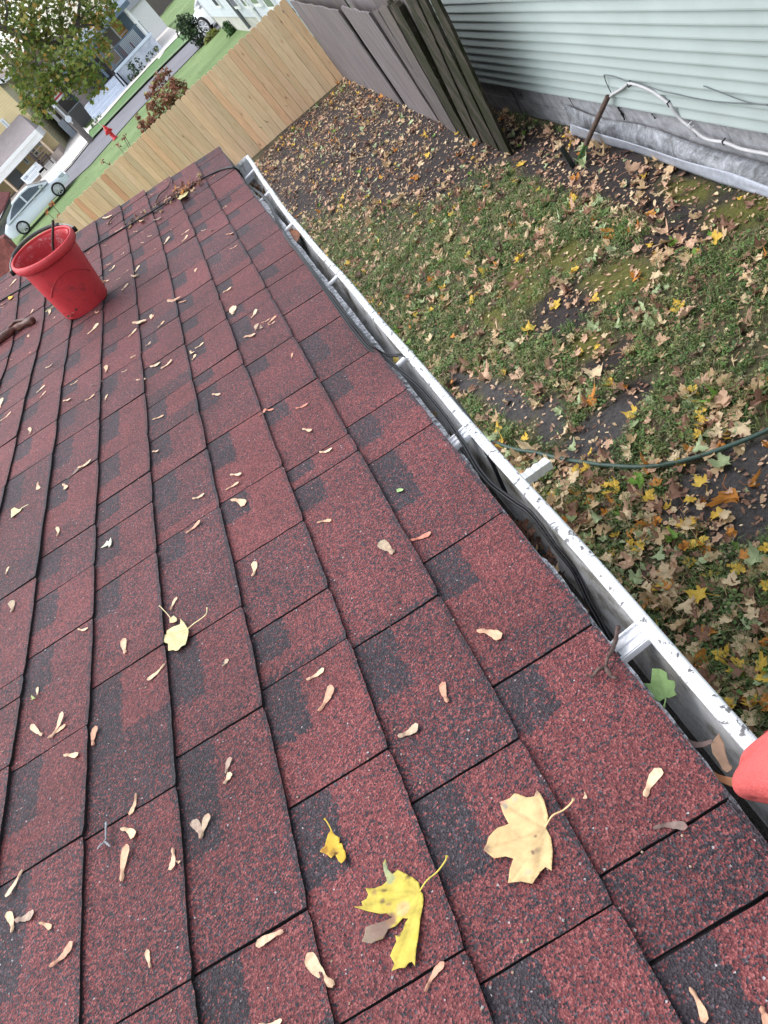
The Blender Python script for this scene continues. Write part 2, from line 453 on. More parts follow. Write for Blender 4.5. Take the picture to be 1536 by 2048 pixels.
hanger(811, 704, 0.010, 'tube'); hanger(675, 543, 0.010, 'tube'); hanger(588, 436, 0.010, 'tube'); hanger(539, 376, 0.010, 'tube'); hanger(507, 334, 0.010, 'tube')
# silt and water lying in the trough
def gutter_silt():
    mb = MB(); n = 260; vs = []; cs = [-0.146, -0.12, -0.095, -0.08, -0.070, -0.064, -0.056, -0.0500, -0.0452]
    for j in range(n + 1):
        y = -0.8 + (3.74 + 0.8) * j / n
        amt = 0.5 + 0.5 * math.sin(y * 2.3 + 1.0) * math.sin(y * 5.1)
        pile = math.exp(-((y - 0.80) / 0.11) ** 2) * 0.022 + math.exp(-((y - 1.35) / 0.05) ** 2) * 0.006 + math.exp(-((y - 3.45) / 0.2) ** 2) * 0.016
        for x in cs:
            z = -0.0925 + 0.0040 * amt + pile * max(0.2, 1 - abs(x + 0.065) / 0.06) + 0.005 * max(0, noise.noise(Vector((x * 70, y * 45, 1))))
            z += 0.0015 * noise.noise(Vector((x * 300, y * 300, 1)))
            vs.append((x + gx(y) * (1 if x > -0.1 else 0.5), y, ZE + z))
    m = len(cs)
    mb.add(vs, [(j * m + i, j * m + i + 1, (j + 1) * m + i + 1, (j + 1) * m + i) for j in range(n) for i in range(m - 1)])
    o = mb.build('silt', M['floor'], None, smooth=True)
    tag(o, 'wet black silt and water on the floor of the gutter', 'silt', kind='stuff')
gutter_silt()
# metal drip flashing beside the shingle edge, with the paint flaking off
def flashing():
    mb = MB(); n = 420; vs = []
    for j in range(n + 1):
        y = -0.6 + (3.78 + 0.6) * j / n
        wdt = 0.003 + 0.008 * max(0.0, math.sin((y - 0.85) * 1.25)) + 0.004 * noise.noise(Vector((y * 5, 0, 0))) + 0.0016 * noise.noise(Vector((y * 50, 2, 0)))
        if 2.45 < y < 3.2: wdt += 0.009 * min(1, (y - 2.45) * 6, (3.2 - y) * 6)
        if 0.72 < y < 0.95: wdt -= 0.010
        x0 = XE - 0.03; x1 = XE + max(0.001, wdt)
        for q in range(5):
            f = q / 4; x = x0 + (x1 - x0) * f
            z = -0.006 - 0.004 * f - (0.010 * f * f if y > 0.9 else 0.0) + 0.0006 * noise.noise(Vector((x * 100, y * 30, 5)))
            vs.append((x, y, ZE + z))
        vs.append((x1 - 0.001, y, ZE - 0.0165 - (0.010 if y > 0.9 else 0.0)))
    mb.add(vs, [(j * 6 + i, j * 6 + i + 1, (j + 1) * 6 + i + 1, (j + 1) * 6 + i) for j in range(n) for i in range(5)])
    mb.build('drip_edge', M['flaky'], house, label='thin metal drip edge with white paint flaking off')
flashing()
# ---- downspout with its ribbed elbow near the ground
ds = MB()
pe = on_z(1098, 925, 0.27)
ps = on_z(1052, 962, 0.30)
d = (pe - ps); d.z = 0; d = d.normalized(); side = Vector((-d.y, d.x, 0))
def rect_ring(mb, rings, w_, h_):
    vs = []
    for (c, dr, sc_) in rings:
        upv = side.cross(dr).normalized()
        for a, b in ((-1, -1), (1, -1), (1, 1), (-1, 1)):
            vs.append(c + side * (a * w_ / 2 * sc_) + upv * (b * h_ / 2 * sc_))
    n = len(rings); fs = [(i * 4 + k, i * 4 + (k + 1) % 4, (i + 1) * 4 + (k + 1) % 4, (i + 1) * 4 + k) for i in range(n - 1) for k in range(4)]
    mb.add(vs, fs)
rings = []
start = pe - d * 0.62 + Vector((0, 0, 0.42))
rings.append((Vector((start.x, start.y, 2.3)), Vector((0, 0, -1)), 1.0)); rings.append((start, Vector((0, 0, -1)), 1.0))
rings = [(Vector((start.x, start.y, 2.3)), Vector((0, 0, -1)), 1.0), (Vector((start.x, start.y, start.z)), Vector((0, 0, -1)), 1.0)]
for i in range(27):
    f = i / 26; c = pe - d * (0.62 * (1 - f)) + Vector((0, 0, 0.16 * (1 - f) + 0.26 * max(0, 1 - f * 3) ** 2))
    rings.append((c, (d + Vector((0, 0, -0.26 - 1.5 * max(0, 1 - f * 3)))).normalized(), 1.0 + (0.0 if i > 24 else 0.13 if i % 2 else -0.09)))
rect_ring(ds, rings, 0.064, 0.052)
ds.build('downspout', [M['paintwhite']], house, label='white downspout ending in a ribbed elbow above the grass')
# ================================================================ the ground
def gz0(x, y):
    a = 0.012 * math.sin(x * 2.1 + y * 0.9) + 0.010 * math.sin(y * 1.7 - x * 1.3) + 0.006 * math.sin(x * 7 + y * 5) + 0.006 * noise.noise(Vector((x * 4, y * 4, 0)))
    return a + 0.02
F0 = Vector((2.33, 15.92, 0)); FD = Vector((-0.9271, 0.3749, 0))       # foot of the new fence at its right end, and its direction
def blobs(lst):
    out = []
    for px, py, rx, ry, ang in lst:
        P = on_z(px, py, 0.02); out.append((P.x, P.y, rx, ry, R_(ang)))
    return out
MUD = blobs([(1190, 870, 0.34, 0.20, 10), (1440, 960, 0.42, 0.24, -5), (1010, 800, 0.45, 0.13, 95), (1100, 840, 0.25, 0.12, 60), (1520, 1010, 0.3, 0.2, 0), (930, 765, 0.3, 0.09, 95)])
MOSS = blobs([(1250, 560, 0.28, 0.4, 20), (1130, 520, 0.22, 0.4, 10), (1180, 690, 0.20, 0.22, 10), (1480, 430, 0.25, 0.3, 0), (1060, 590, 0.2, 0.2, 0), (1370, 380, 0.15, 0.4, 0), (1040, 560, 0.25, 0.25, 0), (990, 640, 0.14, 0.3, 0)])
SOIL = blobs([(640, 300, 1.6, 3.4, 0), (760, 250, 1.4, 4.2, 0), (850, 330, 0.6, 1.4, 0), (1180, 330, 0.35, 1.1, 0), (1320, 380, 0.28, 0.8, 0), (1130, 620, 0.30, 0.30, 0), (1420, 440, 0.3, 0.25, 0), (1330, 480, 0.2, 0.2, 0), (600, 400, 0.6, 1.0, 0), (1210, 720, .2, .15, 0), (1260, 790, 0.18, 0.12, 0), (1080, 300, 0.3, 1.0, 0), (960, 290, 0.4, 0.9, 0)])
def bval(L, x, y, n=0.35):
    v = 0.0
    for bx, by, rx, ry, a in L:
        dx, dy = x - bx, y - by
        u_, v_ = dx * math.cos(a) + dy * math.sin(a), -dx * math.sin(a) + dy * math.cos(a)
        q = (u_ / rx) ** 2 + (v_ / ry) ** 2
        if q < 6: v = max(v, math.exp(-q * 0.9))
    return v
def cover(x, y):
    nz = noise.noise(Vector((x * 3.2, y * 3.2, 2))) * 0.5 + noise.noise(Vector((x * 9, y * 9, 5))) * 0.35
    mud = bval(MUD, x, y) + nz * 0.35; moss = bval(MOSS, x, y) + nz * 0.55; soil = bval(SOIL, x, y) + nz * 0.5
    return mud, moss, soil, nz
lawn = MB()
# large lawn sheet to the horizon
def lawn_mat():
    t = MT('lawn green'); o = t.co()
    a = t.noise(o, 0.35, 5, 0.6); b = t.noise(o, 14, 4, 0.7)
    f = t.math('ADD', t.math('MULTIPLY', a, 0.6), t.math('MULTIPLY', b, 0.4))
    c = t.ramp(f, [(0.3, (0.085, 0.135, 0.055)), (0.5, (0.145, 0.215, 0.085)), (0.7, (0.22, 0.29, 0.135))])
    t.bump(b, 0.6, 0.05); return t.set(c, 0.85, 0, 0.2)
M['lawn'] = lawn_mat()
lawn.add([(-420, -60, -0.03), (420, -60, -0.03), (420, 700, -0.03), (-420, 700, -0.03)], [(0, 1, 2, 3)])
tag(lawn.build('lawn', M['lawn']), kind='structure')
def soil_mat():
    t = MT('yard soil moss and mud'); a = t.n('ShaderNodeAttribute', attribute_name='Col').outputs['Color']; o = t.co()
    f = t.noise(o, 45, 6, 0.7); g_ = t.ramp(f, [(0.3, 0.5), (0.7, 1.5)])
    c = t.mix(1.0, a, g_, 'MULTIPLY')
    h = t.noise(o, 110, 5, 0.7); t.bump(h, 0.9, 0.02)
    return t.set(c, 0.78, 0, 0.35)
M['soil'] = soil_mat()
FN = Vector((-FD.y, FD.x, 0))
if (Vector((1, 8, 0)) - F0).dot(FN) < 0: FN = -FN
def in_front(x, y): return (Vector((x, y, 0)) - F0).dot(FN)
def yard2():
    mb = MB(); dx = 0.05; x0, x1, y0, y1 = -0.6, 2.55, 0.6, 17.4
    nx = int((x1 - x0) / dx); ny = int((y1 - y0) / dx)
    for j in range(ny + 1):
        for i in range(nx + 1):
            x, y = x0 + dx * i, y0 + dx * j
            mud, moss, soil, nz = cover(x, y)
            c = Vector((0.095, 0.088, 0.045))
            c = c.lerp(Vector((0.034, 0.026, 0.026)), min(1, max(0, (soil - 0.30) * 3.5)))
            c = c.lerp(Vector((0.115, 0.115, 0.024)), min(1, max(0, (moss - 0.42) * 3)))
            c = c.lerp(Vector((0.072, 0.066, 0.068)), min(1, max(0, (mud - 0.42) * 5)))
            mb.v.append((x, y, gz0(x, y))); mb.colr.append(tuple(c))
    mb.hascol = True
    for j in range(ny):
        for i in range(nx):
            x, y = x0 + dx * (i + .5), y0 + dx * (j + .5)
            if in_front(x, y) < -0.1: continue
            q = j * (nx + 1) + i
            mb.f.append([q, q + 1, q + nx + 2, q + nx + 1]); mb.mi.append(0)
    tag(mb.build('yard_ground', M['soil'], smooth=True), kind='structure')
yard2()
def grass():
    mb = MB(); rr = random.Random(11); cnt = 0; tries = 0
    cols = [(0.10, 0.18, 0.055), (0.13, 0.22, 0.065), (0.18, 0.26, 0.09), (0.07, 0.125, 0.045), (0.20, 0.24, 0.09), (0.28, 0.25, 0.15), (0.20, 0.20, 0.08)]
    while cnt < 9500 and tries < 90000:
        tries += 1
        y = 1.2 + 15 * rr.random() ** 1.35; x = rr.uniform(-0.45, 2.42)
        if in_front(x, y) < 0.03: continue
        if not inframe((x, y, 0.03), 60): continue
        mud, moss, soil, nz = cover(x, y)
        p = 0.50 + 1.1 * nz - 1.6 * max(0, soil - 0.25) - 2.2 * max(0, mud - 0.30) - 0.9 * max(0, moss - 0.35)
        if y > 12.5: p -= 0.5
        if rr.random() > p: continue
        cnt += 1
        nb = rr.randint(5, 11) if y < 8 else rr.randint(3, 6)
        hh = rr.uniform(0.030, 0.075); c0 = rr.choice(cols)
        z0 = gz0(x, y)
        clover = rr.random() < 0.16
        for _ in range(nb):
            bx, by = x + rr.gauss(0, 0.022), y + rr.gauss(0, 0.022)
            a = rr.uniform(0, 6.283); L = hh * rr.uniform(0.6, 1.3); wd = rr.uniform(0.0014, 0.0026) * (1 + y / 9)
            lean = rr.uniform(0.3, 1.1); dx, dy = math.cos(a), math.sin(a)
            v = rr.uniform(0.75, 1.3); c = (c0[0] * v, c0[1] * v, c0[2] * v)
            if clover:
                r_ = rr.uniform(0.006, 0.012); h_ = L * 0.6
                vs = [(bx + math.cos(a + q) * r_, by + math.sin(a + q) * r_, z0 + h_ + rr.uniform(-.003, .003)) for q in (0, 1.25, 2.5, 3.8, 5.0)]
                mb.add(vs, [(0, 1, 2, 3, 4)], 0, c)
            else:
                sx, sy = -dy * wd, dx * wd
                m1 = (bx + dx * L * lean * 0.35, by + dy * L * lean * 0.35, z0 + L * 0.62); m2 = (bx + dx * L * lean, by + dy * L * lean, z0 + L * (0.95 - 0.35 * lean))
                mb.add([(bx - sx, by - sy, z0 - 0.004), (bx + sx, by + sy, z0 - 0.004), (m1[0] + sx * .8, m1[1] + sy * .8, m1[2]), (m1[0] - sx * .8, m1[1] - sy * .8, m1[2]), m2], [(0, 1, 2, 3), (3, 2, 4)], 0, c)
    tag(mb.build('grass', attrcol('grass blades', 0.6, 0.1, 30, 0.25, 0)), 'short patchy green grass growing over the yard', 'grass', kind='stuff')
grass()
# ---------------------------------------------------------------- leaves
HALF = [(0.10, -0.05), (0.26, -0.13), (0.37, -0.09), (0.35, 0.03), (0.46, 0.10), (0.55, 0.13), (0.50, 0.21), (0.66, 0.30), (0.69, 0.37), (0.60, 0.40), (0.62, 0.50), (0.50, 0.47), (0.37, 0.44), (0.27, 0.43),
        (0.28, 0.56), (0.36, 0.66), (0.27, 0.70), (0.25, 0.80), (0.13, 0.79), (0.07, 0.90)]
OUT = [(0, 0)] + HALF + [(0, 1.02)] + [(-x, y) for x, y in reversed(HALF)]
def leaf_mesh(mb, rr, size, Mx, c, curl=0.3, drop=0.0, stem=True, seg=2):
    """maple leaf; local xy plane, stem base at the origin, size = width of the blade"""
    cx, cy = 0.0, 0.30
    k1, k2, ph = rr.uniform(-1, 1) * curl, rr.uniform(0.2, 1) * curl, rr.uniform(0, 6.28)
    wob = rr.uniform(0.85, 1.12)
    def zz(x, y):
        r2 = (x - cx) ** 2 + (y - cy) ** 2
        return (k2 * r2 * 0.9 + k1 * (x * x - (y - cy) ** 2) + 0.06 * curl * math.sin(9 * x + ph) + 0.05 * curl * math.sin(8 * y - ph)) * size
    vs = [(cx, cy, zz(cx, cy))]
    rings = [0.5, 1.0] if seg == 2 else [1.0]
    n = len(OUT)
    jit = [1 + rr.uniform(-0.05, 0.05) for _ in OUT]
    for f in rings:
        for i, (x, y) in enumerate(OUT):
            q = f * (jit[i] if f == 1.0 else 1)
            X, Y = cx + (x - cx) * q * wob, cy + (y - cy) * q
            vs.append((X, Y, zz(X, Y)))
    fs = [(0, 1 + i, 1 + (i + 1) % n) for i in range(n)]
    if seg == 2: fs += [(1 + i, 1 + n + i, 1 + n + (i + 1) % n, 1 + (i + 1) % n) for i in range(n)]
    sz = size / 1.35
    cc = []
    vv = [Mx @ Vector((x * sz, y * sz, z / 1.0)) for x, y, z in vs]
    o = len(mb.v); mb.v += [tuple(v) for v in vv]
    for f in fs: mb.f.append([i + o for i in f]); mb.mi.append(0)
    mb.hascol = True
    for i, (x, y, z) in enumerate(vs):
        r_ = math.hypot(x, y - .3); k = 1.0 - 0.25 * max(0, r_ - 0.35) + rr.uniform(-0.06, 0.06)
        mb.colr.append((c[0] * k, c[1] * k * (1 - 0.15 * max(0, r_ - .4)), c[2] * k))
    if stem:
        a = Mx @ Vector((0, 0.02, zz(0, 0.02))); b = Mx @ Vector((rr.uniform(-.12, .12) * size, -0.30 * size, 0.02 * size)); e = Mx @ Vector((rr.uniform(-.25, .25) * size, -0.62 * size, 0.01 * size))
        mb.tube([a, b, e], [0.012 * size, 0.010 * size, 0.013 * size], 4, 0, False, (min(1, c[0] * 1.2), c[1] * 1.0, c[2] * 0.9))
PAL = {'tan': (0.46, 0.33, 0.19), 'pinkish tan': (0.52, 0.34, 0.23), 'brown': (0.23, 0.125, 0.085), 'dark brown': (0.10, 0.058, 0.045), 'yellow': (0.62, 0.42, 0.07),
       'orange': (0.52, 0.22, 0.045), 'pale green': (0.36, 0.43, 0.24), 'beige': (0.60, 0.47, 0.30), 'bright green': (0.16, 0.30, 0.05)}
WT = [('tan', 22), ('pinkish tan', 23), ('brown', 18), ('dark brown', 9), ('yellow', 5), ('orange', 4), ('pale green', 10), ('beige', 14), ('bright green', 2)]
PAL = {k_: tuple(min(0.8, q_ * 1.16) for q_ in v_) for k_, v_ in PAL.items()}
M['leaf'] = attrcol('dry leaf', 0.62, 0.22, 70, 0.18, 0.35)
def pick(rr):
    t = rr.uniform(0, sum(w_ for _, w_ in WT))
    for n_, w_ in WT:
        t -= w_
        if t <= 0: return n_
    return 'tan'
LEAFVAR = {}
rl = random.Random(21)
for nm in PAL:
    LEAFVAR[nm] = []
    for q in range(4):
        mb = MB(); leaf_mesh(mb, rl, 1.0, Matrix.Identity(4), PAL[nm], rl.uniform(0.3, 1.2))
        me = bpy.data.meshes.new('maple_leaf'); me.from_pydata(mb.v, [], mb.f); me.materials.append(M['leaf'])
        ca = me.color_attributes.new('Col', 'FLOAT_COLOR', 'POINT')
        for i, c in enumerate(mb.colr): ca.data[i].color = (c[0], c[1], c[2], 1)
        for p in me.polygons: p.use_smooth = True
        LEAFVAR[nm].append(me)
def clump(x, y):
    return 0.55 + 0.9 * noise.noise(Vector((x * 1.9 + 7, y * 1.9, 9))) + 0.6 * noise.noise(Vector((x * 5, y * 5, 3)))
def scatter_leaves():
    rr = random.Random(5); L = []
    tries = 0
    while len(L) < 3600 and tries < 90000:
        tries += 1
        y = 1.3 + 14.8 * rr.random() ** 1.15; x = rr.uniform(-0.45, 2.42)
        if in_front(x, y) < 0.06 or not inframe((x, y, 0.03), 60): continue
        mud, moss, soil, nz = cover(x, y)
        p = clump(x, y) + (0.35 if y < 3.4 else 0) - 0.9 * max(0, mud - 0.3) - 0.75 * max(0, moss - 0.3) + (0.2 if x > 2.15 else 0)
        if y > 6: p = p * 0.8 + 0.1
        if rr.random() > p: continue
        sz = rr.uniform(0.055, 0.112) if rr.random() < 0.75 else rr.uniform(0.04, 0.07)
        if rr.random() < 0.05: sz = rr.uniform(0.13, 0.16)
        if y > 7.5: sz *= 0.84
        nm = pick(rr)
        if y < 3.6 and rr.random() < 0.18: nm = rr.choice(['yellow', 'orange', 'orange', 'brown', 'brown'])
        z = gz0(x, y) + rr.uniform(0.006, 0.035)
        Mx = Matrix.Translation((x, y, z)) @ Matrix.Rotation(rr.uniform(0, 6.283), 4, 'Z') @ Matrix.Rotation(rr.gauss(0, 0.30), 4, 'X') @ Matrix.Rotation(rr.gauss(0, 0.30), 4, 'Y')
        d = (Vector((x, y, 0)) - CAM).length
        vis = inframe((x, y, z), -6)
        L.append((sz / d if vis else 0, sz, nm, Mx, x, y))
    k = 0; tries = 0
    while k < 700 and tries < 20000:
        tries += 1
        y = rr.uniform(1.2, 4.6); x = rr.uniform(-0.40, 1.5)
        if not inframe((x, y, 0.03), 60): continue
        px, py = proj((x, y, 0.03)); mud = cover(x, y)[0]
        p = (py - 760) / 420.0 + 0.5 * clump(x, y) - 0.2 - 1.1 * max(0, mud - 0.3)
        if rr.random() > p: continue
        k += 1; sz = rr.uniform(0.05, 0.115); nm = rr.choice(['tan', 'pinkish tan', 'tan', 'beige', 'orange', 'yellow', 'brown', 'brown', 'beige', 'pale green', 'beige', 'yellow', 'tan', 'bright green' if rr.random() < 0.3 else 'tan'])
        z = gz0(x, y) + rr.uniform(0.012, 0.055)
        Mx = Matrix.Translation((x, y, z)) @ Matrix.Rotation(rr.uniform(0, 6.283), 4, 'Z') @ Matrix.Rotation(rr.gauss(0, 0.28), 4, 'X') @ Matrix.Rotation(rr.gauss(0, 0.28), 4, 'Y')
        L.append((sz / (Vector((x, y, 0)) - CAM).length if inframe((x, y, z), -6) else 0, sz, nm, Mx, x, y))
    L.sort(key=lambda t: -t[0])
    mb = MB()
    near_named = []
    for i, (key, sz, nm, Mx, x, y) in enumerate(L):
        # hidden below the roof or the gutter: skip the individual, keep in the mass
        if i < 700 and len(near_named) < 290 and key > 0:
            P = Vector((x, y, 0.03)); d = P - CAM; q = CAM + d * ((ZE - CH) / d.z)
            if q.x > 0.03 + gx(max(0, q.y)):
                near_named.append((sz, nm, Mx, x, y)); continue
        leaf_mesh(mb, rr, sz, Mx, PAL[nm], rr.uniform(0.3, 1.2), stem=(sz > 0.08), seg=1 if y > 5 else 2)
    # loose fragments, seeds and small leaves
    k = 0; tries = 0
    while k < 15000 and tries < 120000:
        tries += 1
        y = 1.3 + 14.9 * rr.random() ** 1.1; x = rr.uniform(-0.45, 2.43)
        if in_front(x, y) < 0.03 or not inframe((x, y, 0.03), 60): continue
        if rr.random() > 0.45 + 0.6 * clump(x, y): continue
        nm = rr.choice(['pinkish tan', 'tan', 'pinkish tan', 'brown', 'brown', 'dark brown', 'beige', 'brown']); c = PAL[nm]; v = rr.uniform(0.7, 1.15)
        L_ = rr.uniform(0.018, 0.042); W_ = L_ * rr.uniform(0.28, 0.75); a = rr.uniform(0, 6.283); ca_, sa_ = math.cos(a), math.sin(a); z = gz0(x, y) + rr.uniform(0.003, 0.022)
        tz = rr.gauss(0, 0.25)
        pts = [(-L_ / 2, 0), (-L_ * .15, W_ / 2), (L_ * .3, W_ * .42), (L_ / 2, 0.0), (L_ * .15, -W_ / 2), (-L_ * .3, -W_ * .3)]
        mb.add([(x + px * ca_ - py * sa_, y + px * sa_ + py * ca_, z + px * tz + abs(py) * 0.4) for px, py in pts], [(0, 1, 2, 3, 4, 5)], 0, (c[0] * v, c[1] * v, c[2] * v)); k += 1
    tag(mb.build('leaf_litter', M['leaf']), 'fallen leaves, leaf bits and seeds scattered thickly over the yard', 'leaves', kind='stuff')
    for (sz, nm, Mx, x, y) in near_named:
        me = rr.choice(LEAFVAR[nm]); o = bpy.data.objects.new('maple_leaf', me); col.objects.link(o)
        o.matrix_world = Mx @ Matrix.Scale(sz, 4)
        siz = 'tiny' if sz < 0.06 else 'small' if sz < 0.08 else 'middling' if sz < 0.1 else 'broad' if sz < 0.125 else 'very large'
        tilt = 'tilted' if abs(Mx.to_euler().x) > 0.35 or abs(Mx.to_euler().y) > 0.35 else 'flat'
        px, py = proj((x, y, 0.03))
        cells = [(1450, 1330, 'at the lower right corner of the yard'), (1380, 1200, 'beside the near end of the gutter'), (1500, 1180, 'in the litter at the right edge'),
                 (1250, 1080, 'on the grass beside the gutter'), (1400, 1080, 'on leafy grass below the grey mud'), (1480, 960, 'on the mud below the hose'),
                 (1280, 980, 'just below the green hose'), (1130, 990, 'near the ribbed downspout elbow'), (1200, 860, 'on the mud above the hose'), (1450, 820, 'above the right end of the hose'),
                 (1050, 800, 'beside the gutter above the downspout'), (1300, 740, 'on grass above the mud patch'), (1480, 680, 'at the right edge above the hose'), (1150, 660, 'on the moss in mid yard'),
                 (950, 680, 'on grass beside the middle of the gutter'), (1350, 560, 'on the moss below the siding'), (1500, 500, 'at the right under the metal sheet'), (1080, 520, 'in the middle of the yard'), (850, 560, 'beside the far half of the gutter')]
        wh = min(cells, key=lambda c_: (c_[0] - px) ** 2 + (c_[1] - py) ** 2)[2]
        q0 = proj(Mx @ Vector((0, 0, 0))); q1 = proj(Mx @ Vector((0, -sz * 0.5, 0))); an_ = math.degrees(math.atan2(q1[1] - q0[1], q1[0] - q0[0]))
        sd_ = 'right' if -45 < an_ <= 45 else 'down' if 45 < an_ <= 135 else 'up' if -135 < an_ <= -45 else 'left'
        tag(o, '%s %s %s leaf, stem %s, %s' % (siz, tilt, nm, sd_, wh), 'leaf', 'fallen maple leaves on the yard')
scatter_leaves()
# ================================================================ new pine fence across the end of the yard
def pine():
    t = MT('fresh pine boards'); a = t.n('ShaderNodeAttribute', attribute_name='Col').outputs['Color']
    u = t.n('ShaderNodeUVMap', uv_map='grain'); 
    def mp(sx, sy):
        m = t.n('ShaderNodeMapping'); m.inputs['Scale'].default_value = (sx, sy, 1); t.L(u.outputs[0], m.inputs[0]); return m.outputs[0]
    f = t.noise(mp(42, 2.6), 1.0, 5, 0.6, 1.2)
    g_ = t.ramp(f, [(0.3, (0.80, 0.76, 0.70)), (0.5, (1.0, 1.0, 1.0)), (0.7, (1.10, 1.10, 1.08))])
    c = t.mix(1.0, a, g_, 'MULTIPLY')
    v = t.n('ShaderNodeTexVoronoi', Vector=mp(9.0, 3.2), Scale=1.0); sp = t.n('ShaderNodeSeparateColor'); t.L(v.outputs['Color'], sp.inputs[0])
    kn = t.math('MULTIPLY', t.math('LESS_THAN', v.outputs['Distance'], 0.085), t.math('GREATER_THAN', sp.outputs[0], 0.45))
    halo = t.math('MULTIPLY', t.ramp(v.outputs['Distance'], [(0.05, 1.0), (0.24, 0.0)]), t.math('GREATER_THAN', sp.outputs[0], 0.45))
    c = t.mix(t.math('MULTIPLY', halo, 0.45), c, (0.40, 0.20, 0.085)); c = t.mix(t.math('MULTIPLY', kn, 0.75), c, (0.13, 0.06, 0.03))
    big = t.noise(mp(7, 1.1), 1.0, 3, 0.5); c = t.mix(t.math('MULTIPLY', t.ramp(big, [(0.55, 0.0), (0.75, 1.0)]), 0.35), c, (0.42, 0.44, 0.27))
    return t.set(c, 0.62, 0, 0.3)
M['pine'] = pine()
FH = 1.60
def pine_fence():
    root = empty('wooden_fence', tuple(F0), 'new pale pine privacy fence of dog-eared boards beyond the shingled roof', 'fence')
    rr = random.Random(9); vs = []; fs = []; uvs = []; cols = []
    bw = 0.138; n = 92
    for i in range(n):
        a0 = i * bw + 0.002; a1 = (i + 1) * bw - rr.uniform(0.001, 0.005)
        h = FH + rr.uniform(-0.012, 0.012); off = rr.uniform(-0.004, 0.004)
        base = rr.choice([(0.70, 0.51, 0.33), (0.74, 0.54, 0.36), (0.67, 0.52, 0.35), (0.72, 0.48, 0.31), (0.75, 0.57, 0.40), (0.70, 0.40, 0.25), (0.67, 0.53, 0.36), (0.73, 0.54, 0.37)])
        k = rr.uniform(0.80, 0.97); c = tuple(q * k * f_ for q, f_ in zip(base, (1.02, 0.95, 0.88)))
        cx = 0.032
        ear = [(a0, h - 0.045), (a0 + 0.006, h - 0.025), (a0 + 0.018, h - 0.008), (a0 + cx, h), (a1 - cx, h), (a1 - 0.018, h - 0.008), (a1 - 0.006, h - 0.025), (a1, h - 0.045)]
        poly = [(a0, 0.02)] + ear + [(a1, 0.02)]
        o = len(vs); m = len(poly); uo = rr.uniform(0, 50)
        for dd in (0.0, 0.017):
            for (a, z) in poly:
                p = F0 + FD * a + FN * (off - dd) + Vector((0, 0, z)); vs.append(tuple(p - F0)); uvs.append((a + uo, z + uo * 1.7)); cols.append(c)
        fs.append([o + q for q in range(m)]); fs.append([o + m + q for q in range(m - 1, -1, -1)])
        for q in range(m): fs.append([o + q, o + m + q, o + m + (q + 1) % m, o + (q + 1) % m])
    me = bpy.data.meshes.new('board_panel'); me.from_pydata(vs, [], fs); me.materials.append(M['pine'])
    l = me.uv_layers.new(name='grain')
    for lp in me.loops: l.data[lp.index].uv = uvs[lp.vertex_index]
    ca = me.color_attributes.new('Col', 'FLOAT_COLOR', 'POINT')
    for i, c in enumerate(cols): ca.data[i].color = (c[0], c[1], c[2], 1)
    o = bpy.data.objects.new('board_panel', me); col.objects.link(o); o.parent = root
    ang = math.atan2(FD.y, FD.x)
    L = n * bw
    for z in (0.25, 0.8, 1.35):
        mb = MB(); mb.box(F0 + FD * (L / 2) - FN * 0.036 + Vector((0, 0, z)), (L, 0.036, 0.085), ang); mb.build('rail', simple('pine rail', (0.5, 0.37, 0.22), 0.7), root)
    for i in range(6):
        mb = MB(); mb.box(F0 + FD * (0.1 + i * 2.44) - FN * 0.10 + Vector((0, 0, 0.76)), (0.09, 0.09, 1.52), ang); mb.build('post', simple('pine post', (0.5, 0.37, 0.22), 0.7), root)
pine_fence()
# ---------------------------------------------------------------- weathered grey fence along the neighbour's side
def greywood(name, base=(0.20, 0.185, 0.185), moss=0.0):
    t = MT(name); o = t.co((26, 26, 1.2)); f = t.noise(o, 1.0, 8, 0.75, 0.8)
    lo = tuple(x * 0.40 for x in base); hi = tuple(x * 1.55 for x in base)
    c = t.ramp(f, [(0.32, lo), (0.5, base), (0.68, hi)])
    st = t.noise(t.co((2, 2, 0.5)), 1.0, 4, 0.6); c = t.mix(t.ramp(st, [(0.5, 0.0), (0.75, 0.55)]), c, (0.16, 0.13, 0.11))
    if moss:
        g_ = t.noise(t.co((6, 6, 1.5)), 1.6, 6, 0.7); g2 = t.noise(t.co(), 60, 3, 0.7)
        k = t.ramp(g_, [(0.52 - moss * 0.25, 0.0), (0.60 - moss * 0.2, 1.0)])
        mc = t.ramp(g2, [(0.3, (0.010, 0.011, 0.007)), (0.55, (0.022, 0.025, 0.012)), (0.80, (0.065, 0.075, 0.024))])
        c = t.mix(k, c, mc)
    t.bump(f, 0.5, 0.01); return t.set(c, 0.85, 0, 0.2)
M['grey'] = greywood('weathered grey boards', (0.165, 0.145, 0.150)); M['greyd'] = greywood('darker weathered boards', (0.115, 0.10, 0.10)); M['mossy'] = greywood('mossy weathered boards', (0.050, 0.042, 0.036), 0.30); M['mossy2'] = greywood('green mossy boards', (0.040, 0.034, 0.028), 0.45)
